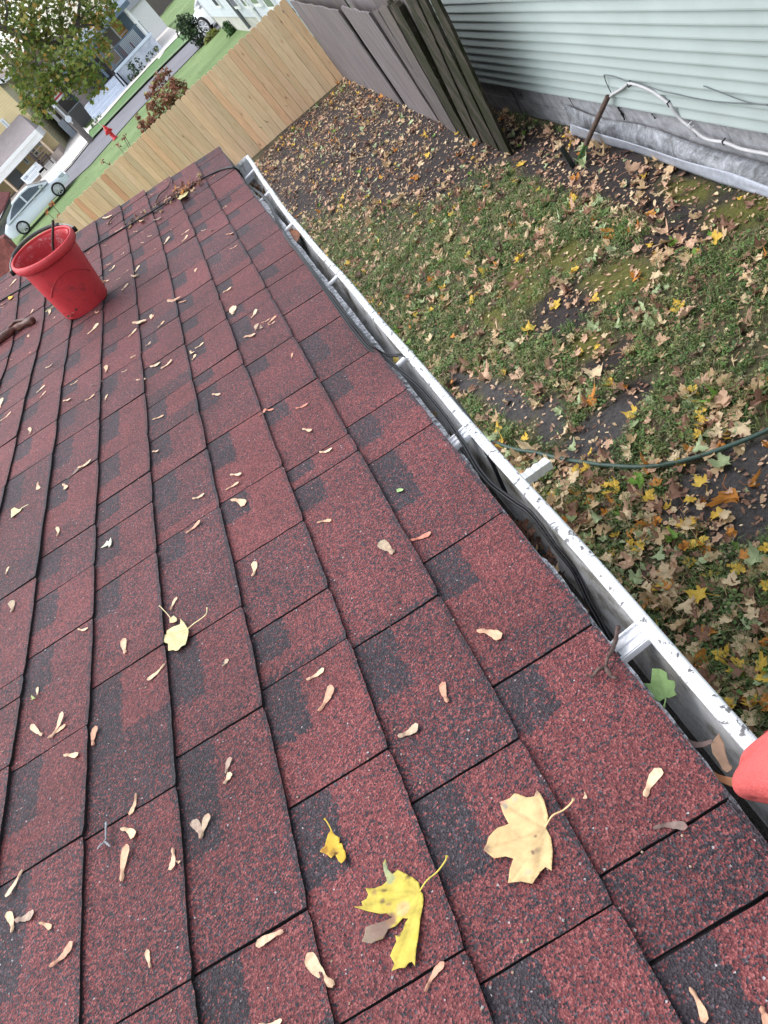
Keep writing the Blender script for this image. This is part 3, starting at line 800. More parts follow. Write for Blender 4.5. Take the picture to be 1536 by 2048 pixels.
def grey_fence():
    """line on the ground from the pine fence corner towards the neighbour's wall"""
    A = on_z(690, 158, 0.02) + Vector((0.03, -0.02, 0)); B = on_z(925, 262, 0.02)
    D = (B - A); L = D.length; D.normalize(); NN = Vector((D.y, -D.x, 0))
    if NN.dot(CAM - A) < 0: NN = -NN
    Zc = Vector((0, 0, 1))
    root = empty('board_fence', tuple(A), 'old weathered grey board fence with gaps and ragged tops beside the pale green house', 'fence')
    def px_a(px, py):
        P = on_plane(px, py, A, NN); return (P - A).dot(D), P.z
    def panel(nm, pbl, pbr, ptl, ptr, off, mt, th=0.02, rag=0.02, parent=root, foot=None):
        a0, z0 = px_a(*pbl); a1, z1 = px_a(*pbr); b0, h0 = px_a(*ptl); b1, h1 = px_a(*ptr)
        rr = random.Random(int(px_a(*pbl)[0] * 100)); n = 12; nz = 22; mb = MB(); vs = []; sd_ = rr.uniform(0, 99); m = n + 1
        tops = [h0 + (h1 - h0) * i / n + rr.uniform(-rag, rag) for i in range(m)]
        for dd in (0, th):
            for k in range(nz + 1):
                g_ = k / nz; l_ = a0 + (b0 - a0) * g_; r_ = a1 + (b1 - a1) * g_
                l_ += 0.010 * noise.noise(Vector((g_ * 7, sd_, 1))) + 0.004 * noise.noise(Vector((g_ * 30, sd_, 2))); r_ += 0.010 * noise.noise(Vector((g_ * 7, sd_, 5))) + 0.004 * noise.noise(Vector((g_ * 30, sd_, 7)))
                for i in range(m):
                    f = i / n; a_ = l_ + (r_ - l_) * f
                    vs.append(A + D * a_ + Zc * (-0.02 + (tops[i] + 0.02) * g_) + NN * (off - dd + 0.004 * noise.noise(Vector((a_ * 14, g_ * 2, sd_)))))
        fs = []; q_ = (nz + 1) * m
        for k in range(nz):
            for i in range(n):
                o_ = k * m + i; fs += [(o_, o_ + 1, o_ + m + 1, o_ + m), (q_ + o_, q_ + o_ + m, q_ + o_ + m + 1, q_ + o_ + 1)]
            fs += [(k * m, (k + 1) * m, q_ + (k + 1) * m, q_ + k * m), (k * m + n, q_ + k * m + n, q_ + (k + 1) * m + n, (k + 1) * m + n)]
        for i in range(n): o_ = nz * m + i; fs.append((o_, o_ + 1, q_ + o_ + 1, q_ + o_))
        mb.add(vs, fs); mb.build(nm, mt, parent)
    # three wide weathered sheets, then narrower boards and the mossy post
    panel('board', (690, 158), (814, 217), (582, 2), (680, 22), 0.02, M['grey'], rag=0.015)
    panel('board', (822, 215), (889, 250), (686, 12), (745, 26), 0.035, M['grey'], rag=0.015)
    panel('board', (895, 251), (910, 261), (752, 20), (765, 20), 0.045, M['greyd'])
    panel('board', (911, 262), (927, 266), (768, 14), (786, 8), 0.06, M['greyd'])
    panel('board', (922, 264), (941, 266), (786, 2), (806, 8), 0.05, M['mossy2'], 0.05, 0.03)
    panel('board', (939, 262), (954, 262), (812, -18), (834, -18), 0.035, M['mossy'], 0.03)
    panel('board', (952, 258), (968, 250), (830, -18), (846, -18), 0.02, M['mossy'], 0.03)
    panel('board', (966, 248), (977, 238), (812, -110), (824, -110), 0.01, M['mossy2'], 0.03)
    # second row behind, taller
    panel('board', (700, 150), (800, 200), (556, -18), (656, -18), -0.10, M['greyd'])
    panel('board', (806, 205), (880, 240), (662, -18), (736, -18), -0.10, M['grey'])
    panel('board', (884, 245), (948, 262), (738, -8), (826, -18), -0.015, M['greyd'], rag=0.01)
    mb = MB(); mb.box(A + D * (L * 0.5) - NN * 0.16 + Zc * 0.5, (L, 0.04, 0.09), math.atan2(D.y, D.x)); mb.build('rail', M['greyd'], root)
    return A, D, NN
GA, GD, GN = grey_fence()
# ================================================================ neighbour's house with pale green siding
WX = 2.455
def siding_mat(name, c, stain=True):
    t = MT(name); o = t.co(); f = t.noise(o, 2.2, 4, 0.6)
    cc = t.ramp(f, [(0.3, tuple(x * 0.93 for x in c)), (0.7, tuple(min(1, x * 1.05) for x in c))])
    if stain:
        s_ = on_x(1195, 95, WX); m = t.n('ShaderNodeMapping'); tc = t.n('ShaderNodeTexCoord'); t.L(tc.outputs['Object'], m.inputs[0])
        m.inputs['Location'].default_value = (0, -s_.y * 1.5, -s_.z * 1.2 + 0.1); m.inputs['Scale'].default_value = (0.01, 1.5, 1.2)
        d = t.n('ShaderNodeVectorMath', operation='LENGTH'); t.L(m.outputs[0], d.inputs[0])
        q = t.math('MULTIPLY', t.ramp(d.outputs['Value'], [(0.05, 1.0), (0.55, 0.0)]), t.ramp(t.noise(o, 8, 5, 0.7), [(0.4, 0.0), (0.7, 0.55)]))
        cc = t.mix(q, cc, (0.36, 0.42, 0.28))
        st = t.noise(t.co((1, 6, 0.7)), 3.0, 5, 0.7); cc = t.mix(t.ramp(st, [(0.58, 0.0), (0.8, 0.25)]), cc, (0.40, 0.44, 0.42))
    return t.set(cc, 0.42, 0, 0.4)
M['mint'] = siding_mat('pale green vinyl siding', (0.375, 0.44, 0.44))
def block_mat():
    t = MT('painted stone-faced blocks'); o = t.co((1, 1, 1))
    f = t.noise(o, 9, 6, 0.65, 0.4); c = t.ramp(f, [(0.3, (0.19, 0.19, 0.205)), (0.5, (0.30, 0.305, 0.33)), (0.7, (0.41, 0.415, 0.45))])
    t.bump(t.noise(o, 18, 5, 0.6), 0.35, 0.02); return t.set(c, 0.85, 0, 0.25)
M['block'] = block_mat()
M['dark'] = simple('dark gap', (0.012, 0.011, 0.011), 0.9)
def neighbour():
    root = empty('neighbour_house', (WX, 3, 0), 'neighbouring house clad in pale green lap siding above a grey block foundation', 'house')
    y0, y1 = -4.0, 9.25; zb = 0.33; lap = 0.0905
    rr = random.Random(4)
    n = 46; mb = MB(); ny = 60
    zk = [0.385 + lap * i for i in range(n + 1)]
    for i in range(n):
        a, b = zk[i], zk[i + 1]; vs = []
        prof = [(0.0030, a), (-0.0185, a + 0.0015), (-0.0180, a + 0.012), (-0.011, a + lap * 0.4), (-0.003, a + lap * 0.75), (0.0030, b)]
        for j in range(ny + 1):
            y = y0 + (y1 - y0) * j / ny; q = 0.0020 * noise.noise(Vector((y * 1.4, i * 0.9, 1)))
            dz = 0.006 * noise.noise(Vector((y * 0.5, 3, 8)))
            for x, z in prof: vs.append((WX + x + q, y, z + dz))
        m = len(prof); mb.add(vs, [(j * m + k, j * m + k + 1, (j + 1) * m + k + 1, (j + 1) * m + k) for j in range(ny) for k in range(m - 1)])
    mb.build('siding', M['mint'], root)
    # missing corner of the lowest strip (a dark gap) and little clips
    fm = MB(); fm.b2(WX + 0.02, WX + 0.25, y0, y1 + 0.3, -0.1, 0.40); fm.build('foundation', M['block'], root)
    # course lines and cracks are real grooves: blocks stand proud of the mortar
    bl = MB(); 
    yy = y1 + 0.25
    for r_ in range(2):
        z0 = 0.0 + r_ * 0.2; y = y1 + 0.28 - (0.2 if r_ else 0)
        while y > 3.2:
            ln = 0.39; cr = rr.uniform(-0.005, 0.005)
            bl.b2(WX + 0.012 + cr * 0.4, WX + 0.03, y - ln - 0.006, y, z0 + 0.002, z0 + 0.197); y -= 0.4
    bl.build('foundation_blocks', M['block'], root)
    def crack(pts, w_=0.006):
        ck = MB()
        q = smooth_path([on_x(px, py, WX + 0.0005) for px, py in pts], 5)
        q = [p + Vector((0, rr.uniform(-.008, .008), rr.uniform(-.004, .004))) for p in q]; ck.tube(q, [w_ * rr.uniform(0.4, 1.0) for _ in q], 5); ck.build('crack', M['dark'], root)
    crack([(1011, 163), (1030, 195), (1042, 222), (1062, 243)]); crack([(1134, 188), (1148, 214)], 0.006); crack([(1236, 214), (1243, 227), (1250, 240)], 0.012); crack([(1303, 227), (1311, 238)], 0.006)
    crack([(1040, 186), (1046, 197)], 0.003)
    # wall body, roof beyond the frame
    wb = MB(); wb.b2(WX + 0.03, WX + 6.5, y0, y1, 0.4, 4.5); wb.build('wall', M['stucco'], root)
    rf = MB(); rf.add([(WX - 0.4, y0, 4.4), (WX - 0.4, y1 + .3, 4.4), (WX + 3.3, y1 + .3, 6.2), (WX + 3.3, y0, 6.2), (WX + 7, y1 + .3, 4.4), (WX + 7, y0, 4.4)], [(0, 1, 2, 3), (3, 2, 4, 5), (1, 4, 2)]); rf.build('roof', M['asph'], root)
    cp = MB(); cp.b2(WX - 0.018, WX + 0.05, y1 - 0.005, y1 + 0.07, 0.36, 4.5); cp.build('corner_trim', M['mint'], root)
    # conduit clipped along the wall
    O = (1136, 0); S = 3.84
    P = [on_x(O[0] + x / S, O[1] + y / S, WX - 0.025) for x, y in [(322, 745), (345, 722), (400, 690), (440, 660), (468, 640), (520, 648), (580, 670), (640, 698), (690, 730), (740, 768), (778, 800), (805, 835), (835, 880), (875, 925), (930, 968), (990, 1015), (1040, 1055), (1090, 1075), (1140, 1084), (1200, 1092), (1260, 1115), (1330, 1143), (1430, 1165), (1536, 1185), (1700, 1230)]]
    cb = MB(); cb.tube(smooth_path(P, 4), 0.0115, 10); cb.build('conduit', simple('grey plastic conduit', (0.44, 0.44, 0.46), 0.5, 0.12, 9), root, smooth=True, label='grey plastic conduit sagging along the foundation')
    for (x, y) in ((470, 648), (778, 797), (1200, 1090), (940, 962)):
        c = on_x(O[0] + x / S, O[1] + y / S, WX - 0.025); m_ = MB()
        m_.tube([c + Vector((0.02, 0.004, 0.014)), c + Vector((-0.013, 0.002, 0.012)), c + Vector((-0.014, -0.002, -0.012)), c + Vector((0.02, -0.004, -0.018))], 0.0045, 6)
        m_.build('pipe_clip', M['dark'] if (x, y) != (940, 962) else M['hanger'], root)
    for pts in ([(275, 575), (290, 625), (310, 670), (332, 712)], [(275, 575), (330, 582), (400, 603), (450, 625), (560, 645), (640, 672), (720, 700), (830, 722), (960, 752), (1120, 778), (1300, 792), (1536, 803)], [(1040, 660), (1200, 720), (1380, 785), (1536, 808)]):
        m_ = MB(); m_.tube(smooth_path([on_x(O[0] + x / S, O[1] + y / S, WX - 0.024) for x, y in pts], 4), 0.0035, 6); m_.build('wire', simple('thin grey wire', (0.11, 0.13, 0.14), 0.6), root)
neighbour()
# galvanised sheets leaning on the foundation
def galv(name, lo, hi, r=0.36):
    t = MT(name); o = t.co((1, 1, 1)); f = t.noise(o, 5.5, 6, 0.7, 1.5); g_ = t.noise(o, 30, 4, 0.7, 0.8)
    k = t.math('ADD', t.math('MULTIPLY', f, 0.65), t.math('MULTIPLY', g_, 0.35))
    c = t.ramp(k, [(0.36, lo), (0.52, tuple((a + b) / 2 for a, b in zip(lo, hi))), (0.64, hi)]); t.bump(f, 0.25, 0.01)
    return t.set(c, r, 0.1, 0.4)
M['galv_d'] = galv('stained galvanised sheet', (0.06, 0.062, 0.065), (0.36, 0.38, 0.42), 0.45); M['galv_l'] = galv('bright aluminium sheet', (0.26, 0.28, 0.33), (0.42, 0.45, 0.52), 0.45)
def sheet(nm, top, bot, xt, zb, mt, label, seed, amp):
    """ruled sheet from a top line lying on the wall to a bottom line on the ground"""
    T = [on_x(px, py, xt) for px, py in top]; B_ = [on_z(px, py, zb) for px, py in bot]
    T = smooth_path(T, 12); B_ = smooth_path(B_, 12); n = min(len(T), len(B_)); vs = []; m = 7
    for i in range(n):
        a = T[int(i * (len(T) - 1) / (n - 1))]; b = B_[int(i * (len(B_) - 1) / (n - 1))]
        for k in range(m):
            f = k / (m - 1); p = a.lerp(b, f)
            p = p + Vector((-1, 0, 0.4)) * (amp * math.sin(f * 3.14) * (0.5 + noise.noise(Vector((p.y * 2.2, f * 2, seed))))) + Vector((-0.004, 0, 0.004)) * noise.noise(Vector((p.y * 9, f * 5, seed)))
            vs.append(tuple(p))
    mb = MB(); mb.add(vs, [(i * m + k, i * m + k + 1, (i + 1) * m + k + 1, (i + 1) * m + k) for i in range(n - 1) for k in range(m - 1)])
    o = mb.build(nm, mt, None, smooth=True, origin=tuple(T[0]))
    sf = o.modifiers.new('thick', 'SOLIDIFY'); sf.thickness = 0.003
    tag(o, label, 'metal sheet')
sheet('metal_sheet', [(1129, 209), (1200, 236), (1290, 252), (1400, 290), (1536, 328), (1640, 360)], [(1146, 262), (1230, 285), (1330, 318), (1430, 350), (1536, 385), (1660, 425)], WX - 0.012, 0.075, M['galv_d'], 'stained dull grey metal sheet leaning against the block foundation', 3.0, 0.010)
sheet('metal_sheet', [(1140, 248), (1200, 268), (1280, 292), (1370, 322), (1460, 345), (1536, 372), (1640, 405)], [(1143, 271), (1200, 287), (1270, 305), (1360, 338), (1450, 370), (1536, 396), (1660, 440)], WX - 0.15, 0.045, M['galv_l'], 'bright silvery metal strip lying along the foot of the grey sheet', 8.0, 0.008)
# stake
st = empty('metal_stake', tuple(on_z(1155, 325, 0.02)), 'rusty brown pipe stake with a green foot leaning beside the metal sheets', 'stake')
a = on_z(1155, 325, 0.02); b = on_x(1216, 193, WX - 0.04)
mb = MB(); c1 = a.lerp(b, 0.30); mb.tube([c1, a.lerp(b, 0.6), b], 0.021, 12); mb.build('rusty_pipe', simple('rusty pipe', (0.085, 0.055, 0.045), 0.7, 0.35, 25, bump=0.3), st)
mb = MB(); dm = (b - a).normalized()
for s_ in (0, 1): mb.box(a.lerp(b, 0.15) + Vector((0.006 * s_, 0.014 * (1 - s_), 0)), (0.012 if s_ else 0.04, 0.04 if s_ else 0.008, (b - a).length * 0.36), 0, 0, None, dm.to_track_quat('Z', 'Y').to_matrix().to_4x4())
mb.build('green_foot', simple('green steel', (0.075, 0.15, 0.05), 0.6, 0.2, 30), st)
mb = MB(); mb.box(a + Vector((-0.05, 0.0, 0.10)), (0.05, 0.012, 0.22), 0.3); mb.build('spade_plate', simple('dark steel plate', (0.03, 0.035, 0.035), 0.6), st)
# garden hose
P = [(975, 884), (1030, 903), (1075, 911), (1110, 919), (1160, 928), (1220, 936), (1290, 938), (1350, 929), (1410, 913), (1470, 893), (1536, 864), (1620, 815), (1720, 740)]
P = smooth_path([on_z(px, py, 0.032) for px, py in P], 8); P = [Vector((p.x, p.y, gz0(p.x, p.y) + 0.045)) for p in P]
mb = MB(); mb.tube(P, 0.0125, 12); o = mb.build('garden_hose', simple('green garden hose', (0.045, 0.085, 0.070), 0.45, 0.12, 30), None, smooth=True); tag(o, 'dark green garden hose lying in a curve across the leafy yard', 'hose')
# ================================================================ things on the roof
def roof_pt(px, py, h=0.0):
    s, y = on_roof(px, py, 0.004); return RP(s, y, h + 0.004)
def top_h(s):   # height of the shingle surface above the deck
    f = 1 - (s / E - math.floor(s / E)); return 0.0006 + 0.0052 * f
def seat(px, py, h=0.0):
    s, y = on_roof(px, py, 0.004); return RP(s, y, top_h(s) + 0.0012 + h)
# ---- red bucket
RB = Vector(seat(176, 611)) + N * 0.007; BR, TR, BH = 0.086, 0.117, 0.235
zax = (N * 0.985 + Vector((-0.01, -0.16, 0.0))).normalized(); xax = Vector((0, 1, 0)); xax = (xax - zax * xax.dot(zax)).normalized(); yax = zax.cross(xax)
BM = Matrix(((xax.x, yax.x, zax.x, RB.x), (xax.y, yax.y, zax.y, RB.y), (xax.z, yax.z, zax.z, RB.z), (0, 0, 0, 1)))
def bucket_mat():
    t = MT('scuffed red plastic'); o = t.co(); f = t.noise(o, 12, 6, 0.7); s_ = t.noise(o, 60, 5, 0.75, 1.0)
    c = t.ramp(f, [(0.3, (0.50, 0.032, 0.042)), (0.7, (0.60, 0.055, 0.062))])
    c = t.mix(t.ramp(s_, [(0.56, 0.0), (0.70, 0.65)]), c, (0.20, 0.03, 0.035)); g5 = t.noise(t.co((1, 1, 0.35)), 24, 6, 0.75, 1.5); c = t.mix(t.ramp(g5, [(0.56, 0.0), (0.68, 0.6)]), c, (0.16, 0.045, 0.045)); 
    s3 = t.noise(o, 150, 3, 0.7); c = t.mix(t.ramp(s3, [(0.68, 0.0), (0.74, 0.5)]), c, (0.70, 0.35, 0.35))
    return t.set(c, 0.45, 0, 0.4)
M['red'] = bucket_mat()
def bucket_in():
    t = MT('red plastic with dried white residue'); o = t.co(); f = t.noise(o, 38, 6, 0.75, 1.2); lo = t.noise(o, 7, 3)
    k = t.math('MULTIPLY', t.ramp(f, [(0.5, 0.0), (0.66, 1.0)]), t.ramp(lo, [(0.35, 0.4), (0.55, 1.0)]))
    return t.set(t.mix(k, (0.48, 0.045, 0.055), (0.66, 0.44, 0.45)), 0.6, 0, 0.3)
M['redin'] = bucket_in()
bk = empty('bucket', tuple(RB), 'red plastic bucket with a dark bail handle, standing on the shingles', 'bucket')
def brad(z): return BR + (TR - 0.012 - BR) * (z / BH) ** 0.92
mb = MB(); prof = [(0.001, 0.004), (BR * 0.9, 0.003), (BR - 0.002, 0.0), (BR, 0.004)]
for i in range(1, 21):
    z = BH * i / 20; prof.append((brad(z) , z))
prof_o = prof + []
mb.lathe(prof_o, BM, 56)
# rolled rim, slightly oval with a pouring bulge
rim = [(TR - 0.012, BH - 0.030), (TR - 0.006, BH - 0.031), (TR, BH - 0.024), (TR + 0.0015, BH - 0.010), (TR - 0.002, BH - 0.001), (TR - 0.006, BH + 0.001), (TR - 0.010, BH - 0.002), (TR - 0.011, BH - 0.010)]
mb.lathe(rim, BM, 56)
mb.build('body', M['red'], bk, smooth=True)
mb = MB(); inn = [(TR - 0.0105, BH - 0.006)] + [(brad(BH * i / 20) - 0.0035, BH * i / 20) for i in range(19, 1, -1)] + [(BR - 0.004, 0.018), (0.001, 0.016)]
mb.lathe(inn, BM, 56); mb.build('inside', M['redin'], bk, smooth=True)
# raised arc moulded on the side facing the camera
camL = BM.inverted() @ CAM; a0 = math.atan2(camL.y, camL.x)
mb = MB(); pts = []
for i in range(33):
    f = i / 32; a = a0 - 0.95 + 1.9 * f; z = 0.105 + 0.055 * math.sin(math.pi * f) ; r_ = brad(z) + 0.0008
    pts.append(BM @ Vector((r_ * math.cos(a), r_ * math.sin(a), z)))
mb.tube(pts, 0.0018, 6); mb.build('moulded_arc', simple('dark red plastic', (0.40, 0.026, 0.032), 0.5), bk)
mb = MB(); pts = []
hb = [-1.0, 1.0]
for i in range(41):
    f = i / 40; a = math.pi * f
    # the bail lies back over the far side of the rim
    q = Vector(((TR + 0.005) * math.cos(a), 0, 0))
    up = math.sin(a) * (TR + 0.022)
    back = Vector((math.cos(a0 + math.pi), math.sin(a0 + math.pi), 0)); sidev = Vector((-math.sin(a0), math.cos(a0), 0))
    p = sidev * ((TR + 0.006) * math.cos(a)) + back * (up * 0.985) + Vector((0, 0, BH - 0.012 + up * 0.10))
    pts.append(BM @ p)
mb.tube(pts, 0.0030, 8); mb.build('bail_handle', simple('grey steel wire', (0.20, 0.21, 0.20), 0.45, 0.2, 80, metal=0.5), bk, smooth=True)
mb = MB(); mb.tube(pts[9:32], 0.0062, 10); mb.build('grip', simple('black rubber grip', (0.05, 0.055, 0.052), 0.6, 0.2, 60), bk, smooth=True)
for sg in (-1, 1):
    mb = MB(); sv = Vector((-math.sin(a0), math.cos(a0), 0)) * sg
    mb.tube([BM @ (sv * (TR - 0.006) + Vector((0, 0, BH - 0.016))), BM @ (sv * (TR + 0.013) + Vector((0, 0, BH - 0.016)))], 0.009, 12); mb.build('handle_lug', M['dark'], bk)
# stick and debris inside the bucket
mb = MB(); p0 = BM @ Vector((0.03, 0.02, 0.03)); top = on_plane(106, 441, RB + zax * 0.30, Vector((0, 1, 0)).cross(Vector((1, 0, 0))) if False else Vector((0, 1, 0)))
pm = on_plane(108, 505, RB, Vector((0, 1, 0))); mb.tube(smooth_path([p0, BM @ Vector((-0.01, 0.0, 0.10)), pm, top], 5), 0.0045, 7)
o = mb.build('stick', simple('dark wet twig', (0.035, 0.022, 0.018), 0.6, 0.3, 60, bump=0.3), None, smooth=True); tag(o, 'dark thin stick poking up out of the red bucket', 'stick')
mb = MB(); rr = random.Random(2)
for i in range(60):
    a, r_ = rr.uniform(0, 6.28), (BR - 0.012) * math.sqrt(rr.random()); z = rr.uniform(0.02, 0.05)
    m_ = BM @ Matrix.Translation((r_ * math.cos(a), r_ * math.sin(a), z)) @ Matrix.Rotation(rr.uniform(0, 6.28), 4, 'Z') @ Matrix.Rotation(rr.gauss(0, 0.5), 4, 'X')
    leaf_mesh(mb, rr, rr.uniform(0.03, 0.06), m_, PAL[rr.choice(['brown', 'dark brown', 'tan', 'pinkish tan'])], 0.6, stem=False, seg=1)
tag(mb.build('bucket_debris', M['leaf']), 'wet leaves and scooped muck in the bottom of the red bucket', 'debris', kind='stuff')
# ---- black heat cables
M['cable'] = simple('black cable sheath', (0.007, 0.0075, 0.010), 0.42, 0.3, 90, spec=0.35)
def eave_pt(px, py, z=None):
    s, y = on_roof(px, py, 0.010)
    if s > 0.002: return RP(s, y, top_h(s) + 0.0045)
    return on_z(px, py, (ZE - 0.004) if z is None else z)
A1 = [(-40, 628), (0, 601), (65, 563), (120, 532), (167, 500), (220, 470), (302, 425), (373, 379), (397, 362), (430, 343), (450, 336), (468, 335), (484, 351), (494, 370), (520, 387), (543, 413), (556, 445), (575, 478), (600, 509), (632, 550), (662, 592), (690, 628), (720, 662), (742, 690), (765, 707), (785, 711), (807, 710), (826, 724), (846, 746), (876, 770), (902, 793), (923, 818), (941, 843), (957, 869), (970, 897), (982, 920), (993, 943), (1003, 966), (1012, 986)]
A2 = [(535, 402), (552, 436), (570, 468), (598, 508), (628, 549), (658, 592), (686, 632), (712, 667), (738, 696), (765, 712), (787, 730), (807, 746), (826, 761), (843, 777), (864, 801), (882, 823), (896, 841), (908, 859), (922, 879), (934, 898), (946, 920), (960, 942), (981, 967), (1006, 987), (1032, 1006), (1058, 1024), (1084, 1056), (1107, 1089), (1127, 1114), (1146, 1138), (1160, 1165), (1178, 1204), (1196, 1236), (1212, 1268), (1230, 1302)]
for nm, PP, lab, zt in (('cable', A1, 'black twin heating cable crossing the top end of the roof and looping down the gutter', 0), ('cable', A2, 'black twin heating cable running straight along the shingle edge into the gutter mouth', 1)):
    mb = MB()
    for off in (-0.0019, 0.0019):
        pts = []
        for i, (px, py) in enumerate(PP):
            z = ZE - 0.004
            if zt == 0 and py > 700: z = ZE - 0.010 - 0.06 * max(0, (py - 900) / 90) 
            if zt == 1 and py > 1000: z = ZE - 0.006 - 0.055 * min(1, (py - 1000) / 170)
            p = eave_pt(px, py, z)
            if p.x > XE + 0.003 and z > ZE - 0.011: p.z += 0.0
            pts.append(p)
        q = smooth_path(pts, 5); out = []
        for i, p in enumerate(q):
            t_ = (q[min(i + 1, len(q) - 1)] - q[max(0, i - 1)]).normalized(); sd_ = t_.cross(Vector((0, 0, 1))).normalized()
            out.append(p + sd_ * off)
        mb.tube(out, [0.0018 + (0.0012 if (zt == 0 and on0 < 90) else 0.0) for on0 in range(len(out))], 8)
    o = mb.build(nm, M['cable'], None, smooth=True); tag(o, lab, 'cable')
# ---- large brown peeling stick at the left
def bark():
    t = MT('wet peeling bark'); o = t.co((1, 1, 1)); f = t.noise(o, 30, 6, 0.7, 1.0)
    c = t.ramp(f, [(0.3, (0.035, 0.018, 0.014)), (0.5, (0.11, 0.045, 0.035)), (0.62, (0.20, 0.10, 0.07)), (0.72, (0.26, 0.20, 0.14))]); t.bump(f, 0.5, 0.005)
    return t.set(c, 0.4, 0, 0.4)
M['bark'] = bark()
pts = [seat(px, py, 0.012) for px, py in [(-70, 720), (-30, 704), (0, 687), (22, 672), (38, 660), (55, 652), (72, 645)]]
mb = MB(); mb.tube(smooth_path(pts, 4), [0.016] * 9 + [0.015] * 4 + [0.014, 0.011, 0.012, 0.013, 0.014, 0.012, 0.011, 0.012, 0.014, 0.015, 0.014, 0.011][:12], 10)
mb.tube(smooth_path([pts[3] + N * 0.008, pts[4] + N * 0.016 + Vector((0, 0.02, 0)), pts[5] + N * 0.010 + Vector((0, 0.012, 0)), pts[6]], 4), [0.006] * 13, 7)
o = mb.build('branch', M['bark'], None, smooth=True); tag(o, 'thick broken branch with reddish peeling bark lying on the roof at the left edge', 'branch')
def twig(paths, r_, name, lab, c, over=0.006, cat='twig'):
    mb = MB()
    for pp in paths:
        q = smooth_path([eave_pt(x, y, ZE + 0.004) + N * over * (0.4 + (i % 2) * 0.6) if on_roof(x, y)[0] > 0.002 else on_z(x, y, ZE + 0.002) for i, (x, y) in enumerate(pp)], 4)
        n = len(q); mb.tube(q, [r_ * (1 - 0.45 * i / n) * (1 + 0.18 * math.sin(i * 2.3)) for i in range(n)], 7)
    o = mb.build(name, c, None, smooth=True); tag(o, lab, cat); return o
M['twig'] = simple('brown twig bark', (0.105, 0.065, 0.055), 0.6, 0.35, 120, bump=0.4); M['twiggrey'] = simple('grey twig', (0.30, 0.31, 0.34), 0.6, 0.3, 150, bump=0.4)
twig([[(1237, 1252), (1230, 1285), (1224, 1308), (1218, 1325), (1213, 1338)], [(1213, 1338), (1200, 1346), (1188, 1354), (1174, 1357)], [(1213, 1338), (1219, 1350), (1227, 1357), (1236, 1364)]], 0.0026, 'twig', 'forked brown twig lying across the white gutter strap onto the shingles', M['twig'])
twig([[(213, 1644), (214, 1660), (212, 1678), (211, 1684)], [(211, 1684), (203, 1692), (195, 1698)], [(211, 1684), (218, 1690), (222, 1694)]], 0.0015, 'twig', 'tiny silvery Y shaped twig on the shingles at the lower left', M['twiggrey'], 0.003)
twig([[(790, 1186), (785, 1210), (772, 1235), (770, 1243), (785, 1252)]], 0.0006, 'twig', 'hair thin brown stem curling on the middle shingles', M['twig'], 0.002)
twig([[(312, 405), (320, 392), (335, 378), (343, 366)]], 0.004, 'twig', 'short dark twig on the shingles above the cable at the top end', M['twig'], 0.006)
twig([[(215, 449), (225, 437), (240, 425), (252, 420)]], 0.003, 'twig', 'small dark twig beside the cable above the red bucket', M['twig'], 0.004)
twig([[(90, 622), (112, 609)]], 0.002, 'twig', 'thin yellow leaf stem lying beside the foot of the red bucket', simple('yellow stem', (0.55, 0.48, 0.22), 0.6), 0.003)
twig([[(50, 1430), (52, 1415), (60, 1400), (68, 1388)]], 0.0006, 'twig', 'fine curved brown stem by the small maple seeds at the left', M['twig'], 0.002)
